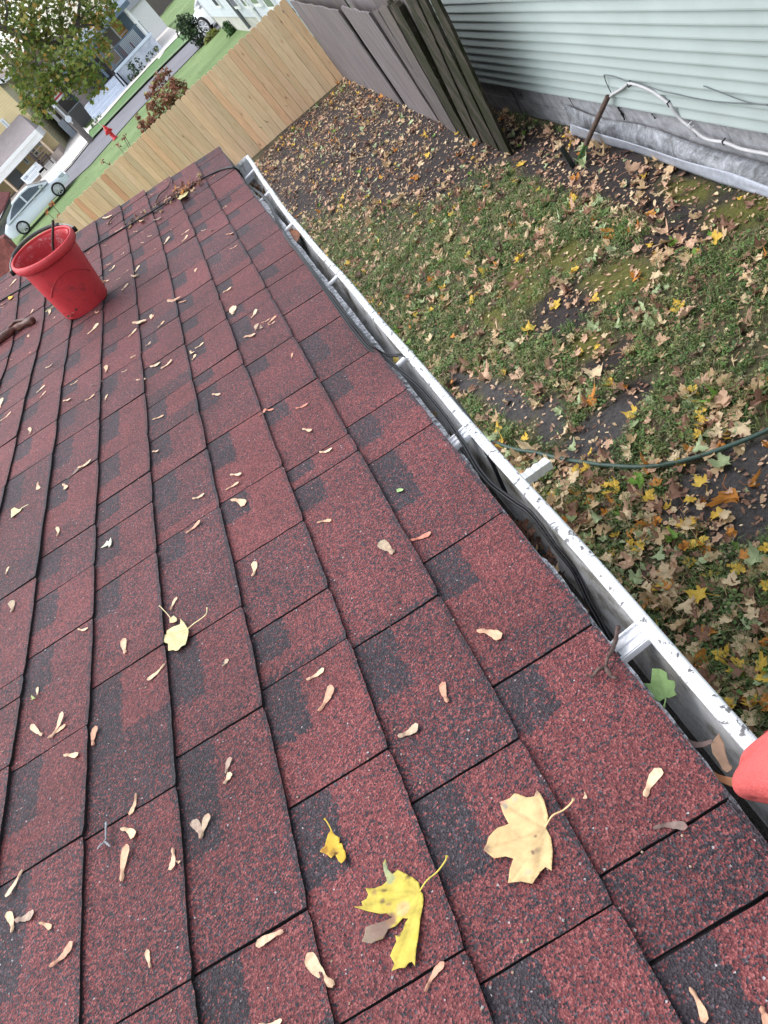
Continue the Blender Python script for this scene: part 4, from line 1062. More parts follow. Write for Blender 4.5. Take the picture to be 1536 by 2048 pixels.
# ---- maple seeds (samaras)
SEEDS = {
 (0, 1548): [(850,130,805,265,0),(755,345,835,410,0),(760,670,815,450,0),(1078,470,1065,610,0),(150,595,60,770,0),(85,980,55,865,0),(105,905,228,858,1),(260,925,330,965,0),(325,1195,470,1040,0),(940,1200,915,1085,0),(1235,400,1300,255,1),(1240,395,1185,300,1),(1380,65,1420,-5,0),(1100,548,1125,552,0)],
 (500, 1548): [(215,970,50,1070,0),(510,1300,375,1110,0),(1085,1345,1215,1175,0),(60,1540,215,1520,0)],
 (1036, 1548): [(785,155,895,-10,0),(1060,1320,1150,1545,0),(1500,1440,1560,1560,0),(840,345,1050,350,2),(415,120,408,160,0)],
 (0, 1048): [(350,75,352,28,0),(40,310,55,262,0),(70,540,65,485,1),(485,650,550,648,0),(775,800,775,715,0),(1050,530,1092,450,0),(1025,870,912,968,0),(1370,880,1395,832,1),(265,1300,205,1240,0),(320,1320,400,1170,0),(300,1320,415,1245,0),(575,1365,605,1250,0),(405,1430,495,1442,0),(1395,1540,1428,1440,1),(1150,65,1245,-5,0),(230,1050,230,1000,0)],
 (500, 1048): [(15,320,15,235,0),(980,95,1112,48,3),(885,185,800,130,1),(1395,650,1540,715,0),(345,955,455,885,0),(420,1150,505,1000,0),(1220,1100,1192,978,0),(905,1298,1035,1232,1)],
 (0, 548): [(1030,160,1110,145,0),(1105,170,1135,165,0),(820,300,890,290,0),(930,275,930,250,0),(975,325,1005,292,0),(795,390,845,345,0),(540,375,600,310,0),(805,520,870,480,0),(895,440,930,420,2),(285,580,335,560,0),(230,735,285,690,0),(250,768,290,725,0),(390,782,432,778,0),(435,688,482,658,0),(565,692,630,655,2),(525,782,590,745,0),(645,772,660,735,0),(750,605,785,590,0),(840,655,888,648,0),(920,568,985,548,0),(990,580,1062,535,0),(1200,460,1255,425,0),(1170,472,1203,487,0),(1180,530,1195,495,0),(1500,395,1545,382,0),(1438,250,1440,205,0),(1375,108,1422,88,0),(1305,740,1352,745,0),(935,890,1005,870,0),(650,605,650,572,0),(935,1090,972,1092,0),(183,985,182,955,0),(240,1285,250,1325,0),(385,1290,402,1325,0),(410,1258,480,1188,2),(480,1190,570,1150,0),(1420,1240,1488,1246,0),(1392,1332,1478,1295,0),(1192,1392,1270,1365,0),(1425,1392,1500,1432,0),(5,905,75,852,0),(0,825,25,772,0),(755,108,797,68,0),(812,18,857,12,0),(640,42,672,40,0),(590,235,615,240,0),(180,490,188,478,0),(300,250,305,225,0),(325,275,340,262,0),(180,385,175,372,0),(60,520,75,518,0),(190,250,210,222,0),(60,80,105,35,0),(25,105,48,90,0),(80,170,95,160,0),(10,190,40,185,0),(5,212,28,205,0)],
 (500, 548): [(12,280,42,232,0),(78,310,130,285,0),(115,320,172,270,0),(120,325,160,300,0),(45,350,50,315,1),(0,392,32,382,0),(260,525,268,495,0),(325,955,378,975,0),(283,828,358,798,3),(62,882,90,830,3),(90,832,145,828,3),(430,1098,510,1078,0),(412,1525,498,1518,0)],
 (100, 250): [(325,568,385,560,0),(350,605,378,602,0),(400,660,455,635,0),(540,590,570,612,0),(515,655,525,656,0),(530,655,542,655,0),(565,662,575,658,0),(602,688,632,682,0),(560,725,580,722,0),(640,592,688,572,1),(740,645,750,642,0),(810,678,860,645,0),(700,732,738,692,0),(812,718,848,685,0),(440,802,458,785,0),(345,862,372,848,0),(365,900,402,868,0),(338,957,365,957,0),(412,957,440,943,0),(460,918,490,898,0),(525,905,558,872,0),(508,932,550,930,0),(442,1022,488,985,0),(645,770,655,765,0),(895,905,902,880,0),(928,648,958,638,0),(975,650,1000,648,2),(1085,678,1128,678,0),(1058,508,1085,490,0),(1108,768,1158,745,0),(1062,1028,1118,998,0),(1200,1305,1262,1300,0),(1125,1160,1140,1125,0),(722,1082,800,1058,0),(790,1085,828,1080,0),(510,1220,585,1205,0),(615,1192,632,1168,0),(662,1245,698,1205,0),(485,1308,540,1258,0),(285,1158,308,1148,0),(498,1440,562,1395,0),(618,1484,678,1465,0),(682,1498,755,1450,0),(588,1358,622,1332,0),(980,330,1015,305,3),(770,395,800,385,0),(705,470,750,450,0),(705,355,725,350,0),(775,300,800,285,3),(1300,1240,1310,1255,1),(620,430,640,428,0),(340,425,360,420,0),(230,790,245,780,0),(320,740,345,735,2)],
}
M['seed'] = attrcol('papery maple seed', 0.6, 0.18, 260, 0.12, 0.3)
SC = {0: [(0.62, 0.42, 0.27), (0.70, 0.50, 0.34), (0.56, 0.33, 0.22), (0.74, 0.58, 0.40), (0.66, 0.50, 0.34), (0.72, 0.55, 0.36)], 1: [(0.46, 0.37, 0.26), (0.40, 0.31, 0.24)], 2: [(0.20, 0.15, 0.13), (0.30, 0.22, 0.19)], 3: [(0.58, 0.24, 0.17), (0.62, 0.28, 0.20)]}
CN = {0: 'papery tan', 1: 'dull greyish', 2: 'dark weathered', 3: 'reddish pink'}
def seed_mesh(a, b, nrm, rr, kind):
    """a = the nut end, b = wing tip"""
    mb = MB(); X = (b - a); L = X.length; X.normalize(); Z = (nrm - X * nrm.dot(X)).normalized(); Y = Z.cross(X)
    sg = rr.choice([-1, 1]); bend = rr.uniform(0.03, 0.12) * sg; wf = rr.uniform(0.21, 0.33) if kind != 1 else rr.uniform(0.34, 0.42)
    if L < 0.016: wf = 0.55
    c = rr.choice(SC[kind]); n = 12; tipz = rr.uniform(0.0, 0.16) * L; vs = []; cs = []
    for i in range(n + 1):
        f = i / n; x = L * f
        if f < 0.28: w_ = wf * 0.62 * math.sqrt(max(0.0, 1 - ((f - 0.14) / 0.15) ** 2 * 0.93))
        else: w_ = wf * (0.42 + 0.62 * math.sin(min(1, (f - 0.28) / 0.60) * 1.57)) * (1 if f < 0.86 else math.sqrt(max(0.02, 1 - ((f - 0.86) / 0.142) ** 2)))
        w_ *= L * 0.5; yc = bend * L * math.sin(f * 3.0) + (0.10 * wf * L * sg * f)
        zc = (0.0012 if f < 0.28 else 0.0004) + tipz * f * f + 0.0003 * math.sin(f * 21)
        for k in range(5):
            g_ = (k - 2) / 2; zz = zc + (0.0016 * (1 - g_ * g_) if f < 0.28 else 0.0002 * math.sin(g_ * 7 + f * 9) + 0.03 * L * g_ * g_ * wf * rr.uniform(0.6, 1.2))
            wj = w_ * (1 + (rr.uniform(-0.07, 0.07) if abs(g_) == 1 else 0))
            vs.append(a + X * x + Y * (yc + wj * g_) + Z * zz)
            e = 1.0 + (0.14 if f > 0.35 else -0.12) + rr.uniform(-0.06, 0.06) - (0.14 if k == (4 if sg > 0 else 0) and f > 0.3 else 0)
            q = 1 + (0.14 * (1 - f)) + (0.22 if f > 0.88 and sg > 0 else 0); cs.append((min(1, c[0] * e), c[1] * e / q, c[2] * e / q))
    o = len(mb.v); mb.v += [tuple(v) for v in vs]; mb.colr += cs; mb.hascol = True
    for i in range(n):
        for k in range(4): mb.f.append([i * 5 + k, i * 5 + k + 1, (i + 1) * 5 + k + 1, (i + 1) * 5 + k]); mb.mi.append(0)
    return mb, L
rs = random.Random(77); usedlab = {}
HERO = {(1325, 1600): 'plump peach maple seed wing alone near the gutter edge at the lower right', (1455, 1978): 'tan maple seed at the bottom edge toward the right corner',
        (668, 1970): 'broad pinkish maple seed below the torn yellow leaf', (853, 1985): 'slender pinkish maple seed on the tab joint right of the torn yellow leaf',
        (570, 1864): 'pale yellow maple seed lying on a tab joint left of the torn yellow leaf', (247, 1766): 'long tan maple seed wing below the tiny silvery twig'}
def region(px, py):
    cells = [(80, 1600, 'at the lower left'), (60, 1850, 'near the lower left corner'), (280, 1700, 'right of the tiny silvery twig'), (330, 1900, 'at the bottom left of centre'), (560, 1900, 'left of the torn yellow leaf'), (820, 1960, 'below the torn yellow leaf'),
             (1400, 1950, 'at the bottom right corner'), (100, 1440, 'near the left edge below the pale yellow leaf'), (300, 1330, 'around the small pale yellow leaf'), (60, 1050, 'near the left edge of the roof'), (180, 900, 'left of centre below the bucket'),
             (60, 760, 'below the thick branch at the left'), (170, 690, 'just below the red bucket'), (270, 700, 'right of the red bucket foot'), (300, 560, 'above right of the red bucket'), (240, 470, 'by the cable above the bucket'),
             (380, 380, 'by the debris pile at the top'), (440, 470, 'on the upper shingles near the gutter'), (400, 620, 'on the upper middle shingles'), (520, 640, 'near the seed cluster by the gutter side'), (480, 800, 'in the middle of the roof'),
             (420, 960, 'on the middle shingles'), (640, 860, 'between mid roof and the gutter'), (500, 1120, 'left of the roof centre'), (650, 1380, 'on the centre shingles'), (860, 1400, 'right of the centre shingles'), (780, 1090, 'on the centre right shingles'), (20, 560, 'at the left edge beside the bucket')]
    return min(cells, key=lambda c_: (c_[0] - px) ** 2 + (c_[1] - py) ** 2)[2]
for (ox, oy), lst in SEEDS.items():
    for (x0, y0, x1, y1, kd) in lst:
        pa = (ox + x0 / T1, oy + y0 / T1); pb = (ox + x1 / T1, oy + y1 / T1)
        a = seat(*pa); b = seat(*pb)
        mb, L = seed_mesh(a, b, N, rs, kd)
        o = mb.build('maple_seed', M['seed'], None, smooth=True, origin=tuple(a))
        sl = 'tiny' if L < 0.018 else 'short' if L < 0.03 else 'long' if L < 0.045 else 'very long'
        mx_ = ((pa[0] + pb[0]) / 2, (pa[1] + pb[1]) / 2); lab = None
        for (hx, hy), t_ in HERO.items():
            if abs(hx - mx_[0]) < 22 and abs(hy - mx_[1]) < 30 and t_ not in usedlab: lab = t_
        an_ = math.degrees(math.atan2(pb[1] - pa[1], pb[0] - pa[0])) % 180; ori = 'level' if an_ < 20 or an_ > 160 else 'upright' if 65 < an_ < 115 else 'leaning' if an_ >= 115 else 'backward leaning'
        lab = lab or '%s %s %s maple seed %s' % (ori, sl, CN[kd].replace('papery ', ''), region(*mx_)); usedlab[lab] = 1
        tag(o, lab, 'seed', 'winged maple seeds lying on the red shingles')
# ---- big leaves on the roof
def traced_leaf(outline, ox, oy, sc_, colr, lab, veins_from=None, stem=None, curl=0.006, patches=(), name='maple_leaf', base=None, mat=None, seed=0):
    px = [(ox + x / sc_, oy + y / sc_) for x, y in outline]
    base = base or (lambda a, b: seat(a, b))
    P = [base(x, y) for x, y in px]
    cen = sum(P, Vector()) / len(P); X = Vector((0, 1, 0)); Y = U.copy(); R0 = max((p - cen).length for p in P)
    pts2 = [((p - cen).dot(X), (p - cen).dot(Y)) for p in P]
    n0 = len(pts2); fine = []
    for i in range(n0):
        a_, b_ = Vector(pts2[i]), Vector(pts2[(i + 1) % n0]); k_ = max(1, int((b_ - a_).length / 0.003))
        fine += [a_.lerp(b_, q / k_) for q in range(k_)]
    x0_, x1_ = min(p[0] for p in pts2), max(p[0] for p in pts2); y0_, y1_ = min(p[1] for p in pts2), max(p[1] for p in pts2)
    gs = max(0.0022, R0 / 22); inner = [Vector((x0_ + gs * (i + 0.5 * (j % 2)), y0_ + gs * j)) for i in range(int((x1_ - x0_) / gs) + 1) for j in range(int((y1_ - y0_) / gs) + 1)]
    vo, _, fo, _, _, _ = geometry.delaunay_2d_cdt(fine + inner, [], [list(range(len(fine)))], 1, 1e-7)
    bm = bmesh.new(); vs = [bm.verts.new((p[0], p[1], 0)) for p in vo]
    for f in fo:
        try: bm.faces.new([vs[i] for i in f])
        except ValueError: pass
    bmesh.ops.delete(bm, geom=[v for v in bm.verts if not v.link_faces], context='VERTS')
    me = bpy.data.meshes.new(name); cols = []
    vx = [((base(ox + x / sc_, oy + y / sc_) - cen).dot(X), (base(ox + x / sc_, oy + y / sc_) - cen).dot(Y)) for x, y in ([veins_from[0]] + veins_from[1])] if veins_from else []
    pt = [((base(ox + x / sc_, oy + y / sc_) - cen).dot(X), (base(ox + x / sc_, oy + y / sc_) - cen).dot(Y), r_, c_) for x, y, r_, c_ in patches]
    for v in bm.verts:
        x, y = v.co.x, v.co.y; r_ = math.hypot(x, y) / R0
        c = list(colr); k = 1 + 0.16 * noise.noise(Vector((x * 90, y * 90, seed))) - 0.18 * max(0, r_ - 0.7) + 0.08 * noise.noise(Vector((x * 300, y * 300, seed)))
        for (qx, qy, qr, qc) in pt:
            d = math.hypot(x - qx, y - qy) + 0.0012 * noise.noise(Vector((x * 300, y * 300, 1)))
            if d < qr: w_ = min(1, (qr - d) / (qr * 0.35)); c = [a_ * (1 - w_) + b_ * w_ for a_, b_ in zip(c, qc)]
        dmin = 9
        for (qx, qy) in vx[1:]:
            ex, ey = qx - vx[0][0], qy - vx[0][1]; l2 = ex * ex + ey * ey; tt = max(0, min(1, ((x - vx[0][0]) * ex + (y - vx[0][1]) * ey) / l2))
            dmin = min(dmin, math.hypot(x - vx[0][0] - ex * tt, y - vx[0][1] - ey * tt))
        vein = max(0, 1 - dmin / 0.0017)
        k *= 1 - 0.20 * vein
        cols.append([a_ * k for a_ in c])
        s_, yy = S0, 0
        z = curl * (r_ ** 2) * (0.7 + 0.8 * noise.noise(Vector((x * 25, y * 25, seed + 2)))) + 0.0015 * noise.noise(Vector((x * 70, y * 70, seed))) + 0.0016 - 0.0007 * vein
        v.co.z = z
    bm.to_mesh(me); bm.free(); me.materials.append(mat or M['leaf'])
    ca = me.color_attributes.new('Col', 'FLOAT_COLOR', 'POINT')
    for i, c in enumerate(cols): ca.data[i].color = (c[0], c[1], c[2], 1)
    for p in me.polygons: p.use_smooth = True
    o = bpy.data.objects.new(name, me); col.objects.link(o)
    Z = X.cross(Y); Z = Z if Z.dot(N) > 0 else -Z
    mm = Matrix.Identity(4)
    for i in range(3): mm[i][0] = X[i]; mm[i][1] = Y[i]; mm[i][2] = Z[i]; mm[i][3] = cen[i]
    if X.cross(Y).dot(Z) < 0: pass
    o.matrix_world = mm
    sf = o.modifiers.new('thick', 'SOLIDIFY'); sf.thickness = 0.00035
    tag(o, lab, 'leaf')
    if stem:
        mb = MB(); q = smooth_path([base(ox + x / sc_, oy + y / sc_) + N * (0.003 + 0.004 * i) for i, (x, y) in enumerate(stem)], 5)
        mb.tube([mm.inverted() @ p for p in q], [0.0007] * (len(q) - 2) + [0.0011, 0.0014], 6)
        s2 = mb.build('stem', simple('pale leaf stem', tuple(min(1, q_ * 1.1) for q_ in colr), 0.6, 0.15, 200), None); s2.parent = o
    return o
O6 = (550, 1550, 2.56)
traced_leaf([(1395,285),(1408,225),(1390,150),(1372,118),(1352,95),(1338,128),(1300,132),(1240,112),(1215,135),(1160,155),(1170,185),(1180,215),(1205,262),(1150,285),(1105,335),(1095,370),(1078,398),(1130,440),(1190,430),(1230,440),(1212,500),(1208,535),(1205,565),(1270,560),(1330,575),(1360,530),(1370,510),(1395,485),(1428,508),(1432,400),(1420,330)], *O6, (0.70, 0.50, 0.25),
   'flat pale buff maple leaf with brown specks near the bottom centre right of the shingles', ((1395, 288), [(1352, 98), (1165, 160), (1080, 396), (1215, 560), (1330, 572)]), [(1395, 285), (1440, 240), (1490, 212), (1536, 192), (1560, 178)], 0.004,
   [(1170, 150, 0.005, (0.62, 0.36, 0.25)), (1352, 98, 0.006, (0.5, 0.33, 0.22)), (1083, 396, 0.006, (0.40, 0.26, 0.16)), (1240, 140, 0.003, (0.5, 0.45, 0.3)), (1350, 400, 0.0035, (0.42, 0.30, 0.17)), (1342, 325, 0.0015, (0.18, 0.11, 0.07)), (1328, 408, 0.0015, (0.2, 0.12, 0.08)), (1310, 515, 0.004, (0.50, 0.44, 0.28)), (1190, 175, 0.003, (0.45, 0.4, 0.3))], seed=1)
traced_leaf([(755,605),(745,560),(710,530),(640,500),(612,520),(592,498),(590,455),(574,475),(572,505),(582,550),(555,575),(520,590),(475,592),(488,622),(478,645),(455,660),(460,680),(420,690),(480,705),(550,718),(575,712),(605,735),(560,752),(475,788),(468,825),(452,860),(500,872),(560,845),(585,795),(625,780),(650,755),(662,740),(690,742),(672,765),(662,800),(640,825),(622,828),(630,860),(612,900),(600,935),(622,975),(610,1015),(650,1000),(680,1000),(700,975),(716,970),(732,995),(738,900),(748,830),(756,740),(770,650),(768,620)], *O6, (0.62, 0.50, 0.09),
   'torn bright yellow maple leaf with a brown shrivelled lobe lying at the bottom centre', ((755, 607), [(480, 595), (425, 690), (600, 730), (615, 1010), (590, 480)]), [(755, 605), (800, 565), (850, 520), (900, 478), (918, 462)], 0.007,
   [(480, 830, 0.016, (0.30, 0.22, 0.16)), (545, 790, 0.013, (0.27, 0.18, 0.14)), (600, 745, 0.007, (0.30, 0.17, 0.10)), (590, 500, 0.008, (0.32, 0.36, 0.20)), (600, 540, 0.006, (0.36, 0.38, 0.18)), (558, 655, 0.003, (0.28, 0.20, 0.08)), (585, 668, 0.0025, (0.40, 0.25, 0.10)), (565, 600, 0.002, (0.18, 0.1, 0.05)), (640, 820, 0.003, (0.12, 0.06, 0.04)), (660, 690, 0.008, (0.74, 0.50, 0.22)), (520, 610, .003, (.45, .3, .1)), (690, 530, 0.002, (0.1, 0.05, 0.03)), (735, 840, 0.005, (0.5, 0.42, 0.06))], seed=2)
traced_leaf([(300,300),(318,318),(336,326),(334,345),(330,352),(345,352),(350,375),(362,392),(376,435),(370,460),(358,471),(335,450),(312,415),(318,405),(302,415),(290,430),(272,412),(240,403),(248,385),(262,372),(272,340),(285,315)], *O6, (0.72, 0.47, 0.06), 'small crumpled golden leaf lying left of the two large maple leaves', None, [(300, 302), (288, 268), (276, 245)], 0.009, [(258, 395, 0.006, (0.42, 0.22, 0.04)), (300, 400, 0.005, (0.45, 0.26, 0.05)), (316, 405, 0.002, (0.1, 0.05, 0.02))], seed=3)
O4 = (0, 1048, 3.072)
traced_leaf([(1160,650),(1140,615),(1120,595),(1115,625),(1075,640),(1030,662),(1025,680),(982,688),(985,710),(978,715),(1010,730),(1035,738),(1040,785),(1070,780),(1090,790),(1105,788),(1125,760),(1150,755),(1165,700),(1168,670)], *O4, (0.70, 0.62, 0.33), 'pale cream maple leaf straddling a tab edge on the left half of the roof', ((1150, 655), [(1120, 600), (985, 690), (1045, 780)]), [(1160, 650), (1210, 628), (1270, 605), (1305, 590), (1318, 566)], 0.005, [(985, 700, 0.006, (0.55, 0.4, 0.2))], seed=4)
traced_leaf([(1045,585),(1070,566),(1088,580),(1092,600),(1070,610),(1045,608)], *O4, (0.72, 0.60, 0.36), 'small round cream leaflet with a curled stem above the pale cream leaf', None, [(1050, 580), (1035, 560), (1020, 545), (1010, 535)], 0.002, seed=5)
traced_leaf([(622,152),(650,118),(660,105),(672,112),(686,88),(690,115),(688,132),(680,140),(674,152),(668,132),(645,140)], *O4, (0.72, 0.72, 0.56), 'tiny whitish star shaped leaf on the left shingles', None, None, 0.002, seed=6)
traced_leaf([(75,1455),(95,1440),(120,1450),(145,1440),(130,1462),(110,1475),(95,1490),(78,1508),(72,1480)], 0, 548, 3.072, (0.72, 0.66, 0.38), 'small pale leaf with a straight stem near the left edge', None, [(140, 1446), (170, 1443), (196, 1442)], 0.003, seed=7)
traced_leaf([(220,1070),(190,1048),(185,1060),(195,1070),(182,1075),(205,1076)], *O4, (0.45, 0.52, 0.22), 'tiny greenish leaf scrap with a long thread stem at the left', None, None, 0.001, seed=8)
traced_leaf([(900,1325),(918,1315),(945,1322),(942,1335),(915,1340),(905,1342)], 500, 548, 3.072, (0.42, 0.60, 0.26), 'tiny fresh green leaf scrap on a dark shingle patch near the gutter', None, None, 0.002, seed=9)
traced_leaf([(50,145),(65,138),(85,140),(80,160),(66,168),(56,160)], 0, 548, 3.072, (0.75, 0.50, 0.08), 'tiny golden leaf scrap by the cable at the left edge', None, None, 0.002, seed=10)
traced_leaf([(780,420),(800,408),(830,400),(855,415),(850,440),(838,472),(815,478),(795,465),(775,450)], 100, 250, 3.072, (0.62, 0.55, 0.28), 'pale yellow leaf caught in the debris pile under the cable', None, None, 0.012, seed=11)
# debris caught under the cable
mb = MB(); rr = random.Random(31)
for i in range(26):
    f = rr.random(); px = 350 + 60 * f + rr.gauss(0, 5); py = 396 - 38 * f + rr.gauss(0, 5)
    s_, y_ = on_roof(px, py); p = RP(s_, y_, top_h(s_) + rr.uniform(0.002, 0.007))
    m_ = Matrix.Translation(p) @ Matrix.Rotation(rr.uniform(0, 6.28), 4, 'Z') @ Matrix.Rotation(rr.gauss(0, 0.25), 4, 'X')
    leaf_mesh(mb, rr, rr.uniform(0.016, 0.034), m_, PAL[rr.choice(['brown', 'dark brown', 'pinkish tan', 'tan', 'orange', 'beige'])], 0.9, stem=False, seg=1)
for i in range(90):
    f = rr.random(); px = 250 + 140 * f + rr.gauss(0, 6); py = 455 - 78 * f + rr.gauss(0, 5)
    s_, y_ = on_roof(px, py); p = RP(s_, y_, top_h(s_) + rr.uniform(0.001, 0.004))
    m_ = Matrix.Translation(p) @ Matrix.Rotation(rr.uniform(0, 6.28), 4, 'Z'); leaf_mesh(mb, rr, rr.uniform(0.008, 0.018), m_, PAL[rr.choice(['brown', 'dark brown', 'tan'])], 0.9, stem=False, seg=1)
tag(mb.build('debris_pile', M['leaf']), 'small heap of brown leaves and bits caught under the cable at the top end', 'debris', kind='stuff')
# grit on the shingles
mb = MB(); rr = random.Random(8)
for i in range(260):
    px, py = rr.uniform(0, 1400), rr.uniform(650, 2048); s_, y_ = on_roof(px, py)
    if s_ < 0.01: continue
    p = RP(s_, y_, top_h(s_) + 0.0006); r_ = rr.uniform(0.0006, 0.0016); g_ = rr.choice([(0.03, 0.03, 0.035), (0.45, 0.42, 0.42), (0.55, 0.42, 0.3), (0.25, 0.2, 0.2)])
    mb.add([p + Vector(v) * r_ for v in ((1, 0, 0), (0, 1.3, 0), (-1, .2, 0), (0, -1, .1), (0, 0, 1.0))], [(0, 1, 4), (1, 2, 4), (2, 3, 4), (3, 0, 4)], 0, g_)
tag(mb.build('grit', M['seed']), 'loose grit and crumbs on the shingles', 'grit', kind='stuff')
# ---- in the gutter
gz_ = ZE - 0.075
gb = lambda a, b: on_z(a, b, ZE - 0.050)
def gutter_leaf(outline, ox, oy, sc_, c, lab, zz, stem=None, veins=None, seed=0, curl=0.01, patches=()):
    return traced_leaf(outline, ox, oy, sc_, c, lab, veins, stem, curl, patches, base=lambda a, b: on_z(a, b, zz), seed=seed)
O8 = (1036, 1150, 3.072)
gutter_leaf([(912,765),(880,805),(850,790),(825,760),(800,705),(778,690),(820,680),(830,590),(880,585),(915,600),(920,640),(962,650),(968,680),(960,710),(980,745),(935,768)], *O8, (0.17, 0.27, 0.10), 'green maple leaf stuck upright in the gutter beside the shingle edge', ZE - 0.016, [(910, 765), (915, 800), (912, 850)], ((908, 762), [(785, 690), (860, 595), (965, 660), (978, 745)]), 12, 0.006)
gutter_leaf([(1240,990),(1210,1025),(1192,1060),(1200,1110),(1240,1165),(1262,1215),(1290,1240),(1320,1225),(1325,1195),(1300,1165),(1280,1110),(1268,1040)], *O8, (0.30, 0.19, 0.13), 'large brown seed wing standing in the gutter beside the red glove', ZE - 0.010, None, None, 13, 0.012)
gutter_leaf([(1205,1230),(1235,1240),(1300,1245),(1355,1255),(1370,1290),(1350,1330),(1290,1300),(1245,1285)], *O8, (0.33, 0.15, 0.07), 'curled rusty brown leaf scrap beside the red glove', ZE - 0.004, None, None, 14, 0.010)
gutter_leaf([(1050,1040),(1110,1035),(1190,1015),(1205,1035),(1150,1062),(1090,1078)], *O8, (0.16, 0.11, 0.10), 'dark brown seed wing lying across the gutter edge', ZE - 0.008, None, None, 15, 0.008)
gutter_leaf([(650,440),(700,420),(705,450),(680,480),(660,530),(645,515),(640,470)], *O8, (0.50, 0.29, 0.17), 'orange tan leaf scrap in the gutter just below the wide white strap', ZE - 0.05, None, None, 16, 0.01)
O7 = (700, 650, 3.072)
gutter_leaf([(735,560),(760,590),(790,640),(800,680),(785,690),(760,665),(735,620)], *O7, (0.20, 0.22, 0.06), 'olive green leaf standing against the inside of the gutter', ZE - 0.03, None, None, 17, 0.01)
gutter_leaf([(270,210),(300,205),(305,235),(290,255),(272,240)], *O7, (0.55, 0.42, 0.10), 'small yellow leaf scrap by the crossing cables in the gutter', ZE - 0.03, None, None, 18, 0.01)
gutter_leaf([(585,535),(635,530),(650,560),(640,610),(615,625),(600,580)], 380, 280, 2.954, (0.30, 0.13, 0.07), 'rust brown curled leaf in the far part of the gutter', ZE - 0.03, None, None, 19, 0.014)
mb = MB(); rr = random.Random(55)
for i in range(190):
    y_ = rr.choice([rr.gauss(0.80, 0.08), rr.gauss(0.80, 0.08), rr.gauss(1.28, 0.05), rr.uniform(0.3, 3.7), rr.gauss(3.45, 0.15), rr.gauss(2.4, 0.12)]); x_ = rr.uniform(-0.095, -0.052) + gx(max(0, y_))
    if abs(y_ - 0.8) < 0.15: x_ = rr.uniform(-0.085, -0.046)
    m_ = Matrix.Translation((x_, y_, ZE - 0.085 + rr.uniform(0, 0.014) + 0.030 * math.exp(-((y_ - 0.8) / 0.09) ** 2) * rr.random())) @ Matrix.Rotation(rr.uniform(0, 6.28), 4, 'Z') @ Matrix.Rotation(rr.gauss(0, 0.6), 4, 'X')
    leaf_mesh(mb, rr, rr.uniform(0.016, 0.038), m_, PAL[rr.choice(['dark brown', 'brown', 'dark brown', 'tan'])], 1.1, stem=False, seg=1)
tag(mb.build('gutter_debris', M['leaf']), 'rotting brown leaf bits clogging the gutter', 'debris', kind='stuff')
# ---- red rubber glove (a hand) reaching in at the right edge
def glove():
    me = bpy.data.meshes.new('rubber_glove'); bm = bmesh.new(); sk = []
    C0 = on_z(1553, 1580, ZE + 0.035)
    def P(x, y, z): return C0 + Vector((x, y, z))
    chain = []
    def addv(p, r_): v = bm.verts.new(p); sk.append(r_); return v
    # pelvis of the skin: palm
    palm = addv(P(0.055, -0.030, 0.012), 0.036); kn = addv(P(0.018, -0.004, 0.010), 0.031); wr = addv(P(0.105, -0.075, 0.03), 0.031); arm = addv(P(0.20, -0.16, 0.08), 0.036); arm2 = addv(P(0.33, -0.30, 0.14), 0.042)
    for a, b in ((palm, kn), (palm, wr), (wr, arm), (arm, arm2)): bm.edges.new((a, b))
    for i, (dx, dy) in enumerate(((-0.018, 0.014), (-0.006, 0.018), (0.010, 0.020), (0.026, 0.018))):
        k1 = addv(P(0.004 + dx, 0.004 + dy, 0.004), 0.0135); k2 = addv(P(0.000 + dx * 0.9, 0.012 + dy * 1.2, -0.026), 0.012); k3 = addv(P(0.012 + dx * 0.6, 0.000 + dy, -0.044), 0.0105)
        bm.edges.new((kn, k1)); bm.edges.new((k1, k2)); bm.edges.new((k2, k3))
    t1 = addv(P(0.030, -0.046, -0.016), 0.014); t2 = addv(P(0.006, -0.040, -0.034), 0.012); t3 = addv(P(-0.006, -0.024, -0.042), 0.0105)
    bm.edges.new((palm, t1)); bm.edges.new((t1, t2)); bm.edges.new((t2, t3))
    bm.to_mesh(me); bm.free()
    o = bpy.data.objects.new('rubber_glove', me); col.objects.link(o)
    md = o.modifiers.new('skin', 'SKIN'); md.use_smooth_shade = True
    if not me.skin_vertices: 
        pass
    for i, r_ in enumerate(sk): me.skin_vertices[0].data[i].radius = (r_, r_)
    me.skin_vertices[0].data[0].use_root = True
    o.modifiers.new('sub', 'SUBSURF').levels = 3; o.modifiers['sub'].render_levels = 3
    t = MT('salmon red rubber'); oo = t.co(); f = t.noise(oo, 25, 4, 0.6); s_ = t.noise(oo, 110, 5, 0.75)
    c = t.ramp(f, [(0.3, (0.47, 0.080, 0.075)), (0.7, (0.57, 0.115, 0.105))]); c = t.mix(t.ramp(s_, [(0.62, 0.0), (0.72, 0.45)]), c, (0.25, 0.06, 0.05))
    t.bump(t.math('ADD', s_, t.noise(oo, 32, 4, 0.6, 1.5)), 0.6, 0.006); t.set(c, 0.6, 0, 0.35); me.materials.append(t.m)
    tag(o, 'hand in a salmon red rubber glove entering at the right edge over the gutter', 'gloved hand')
glove()
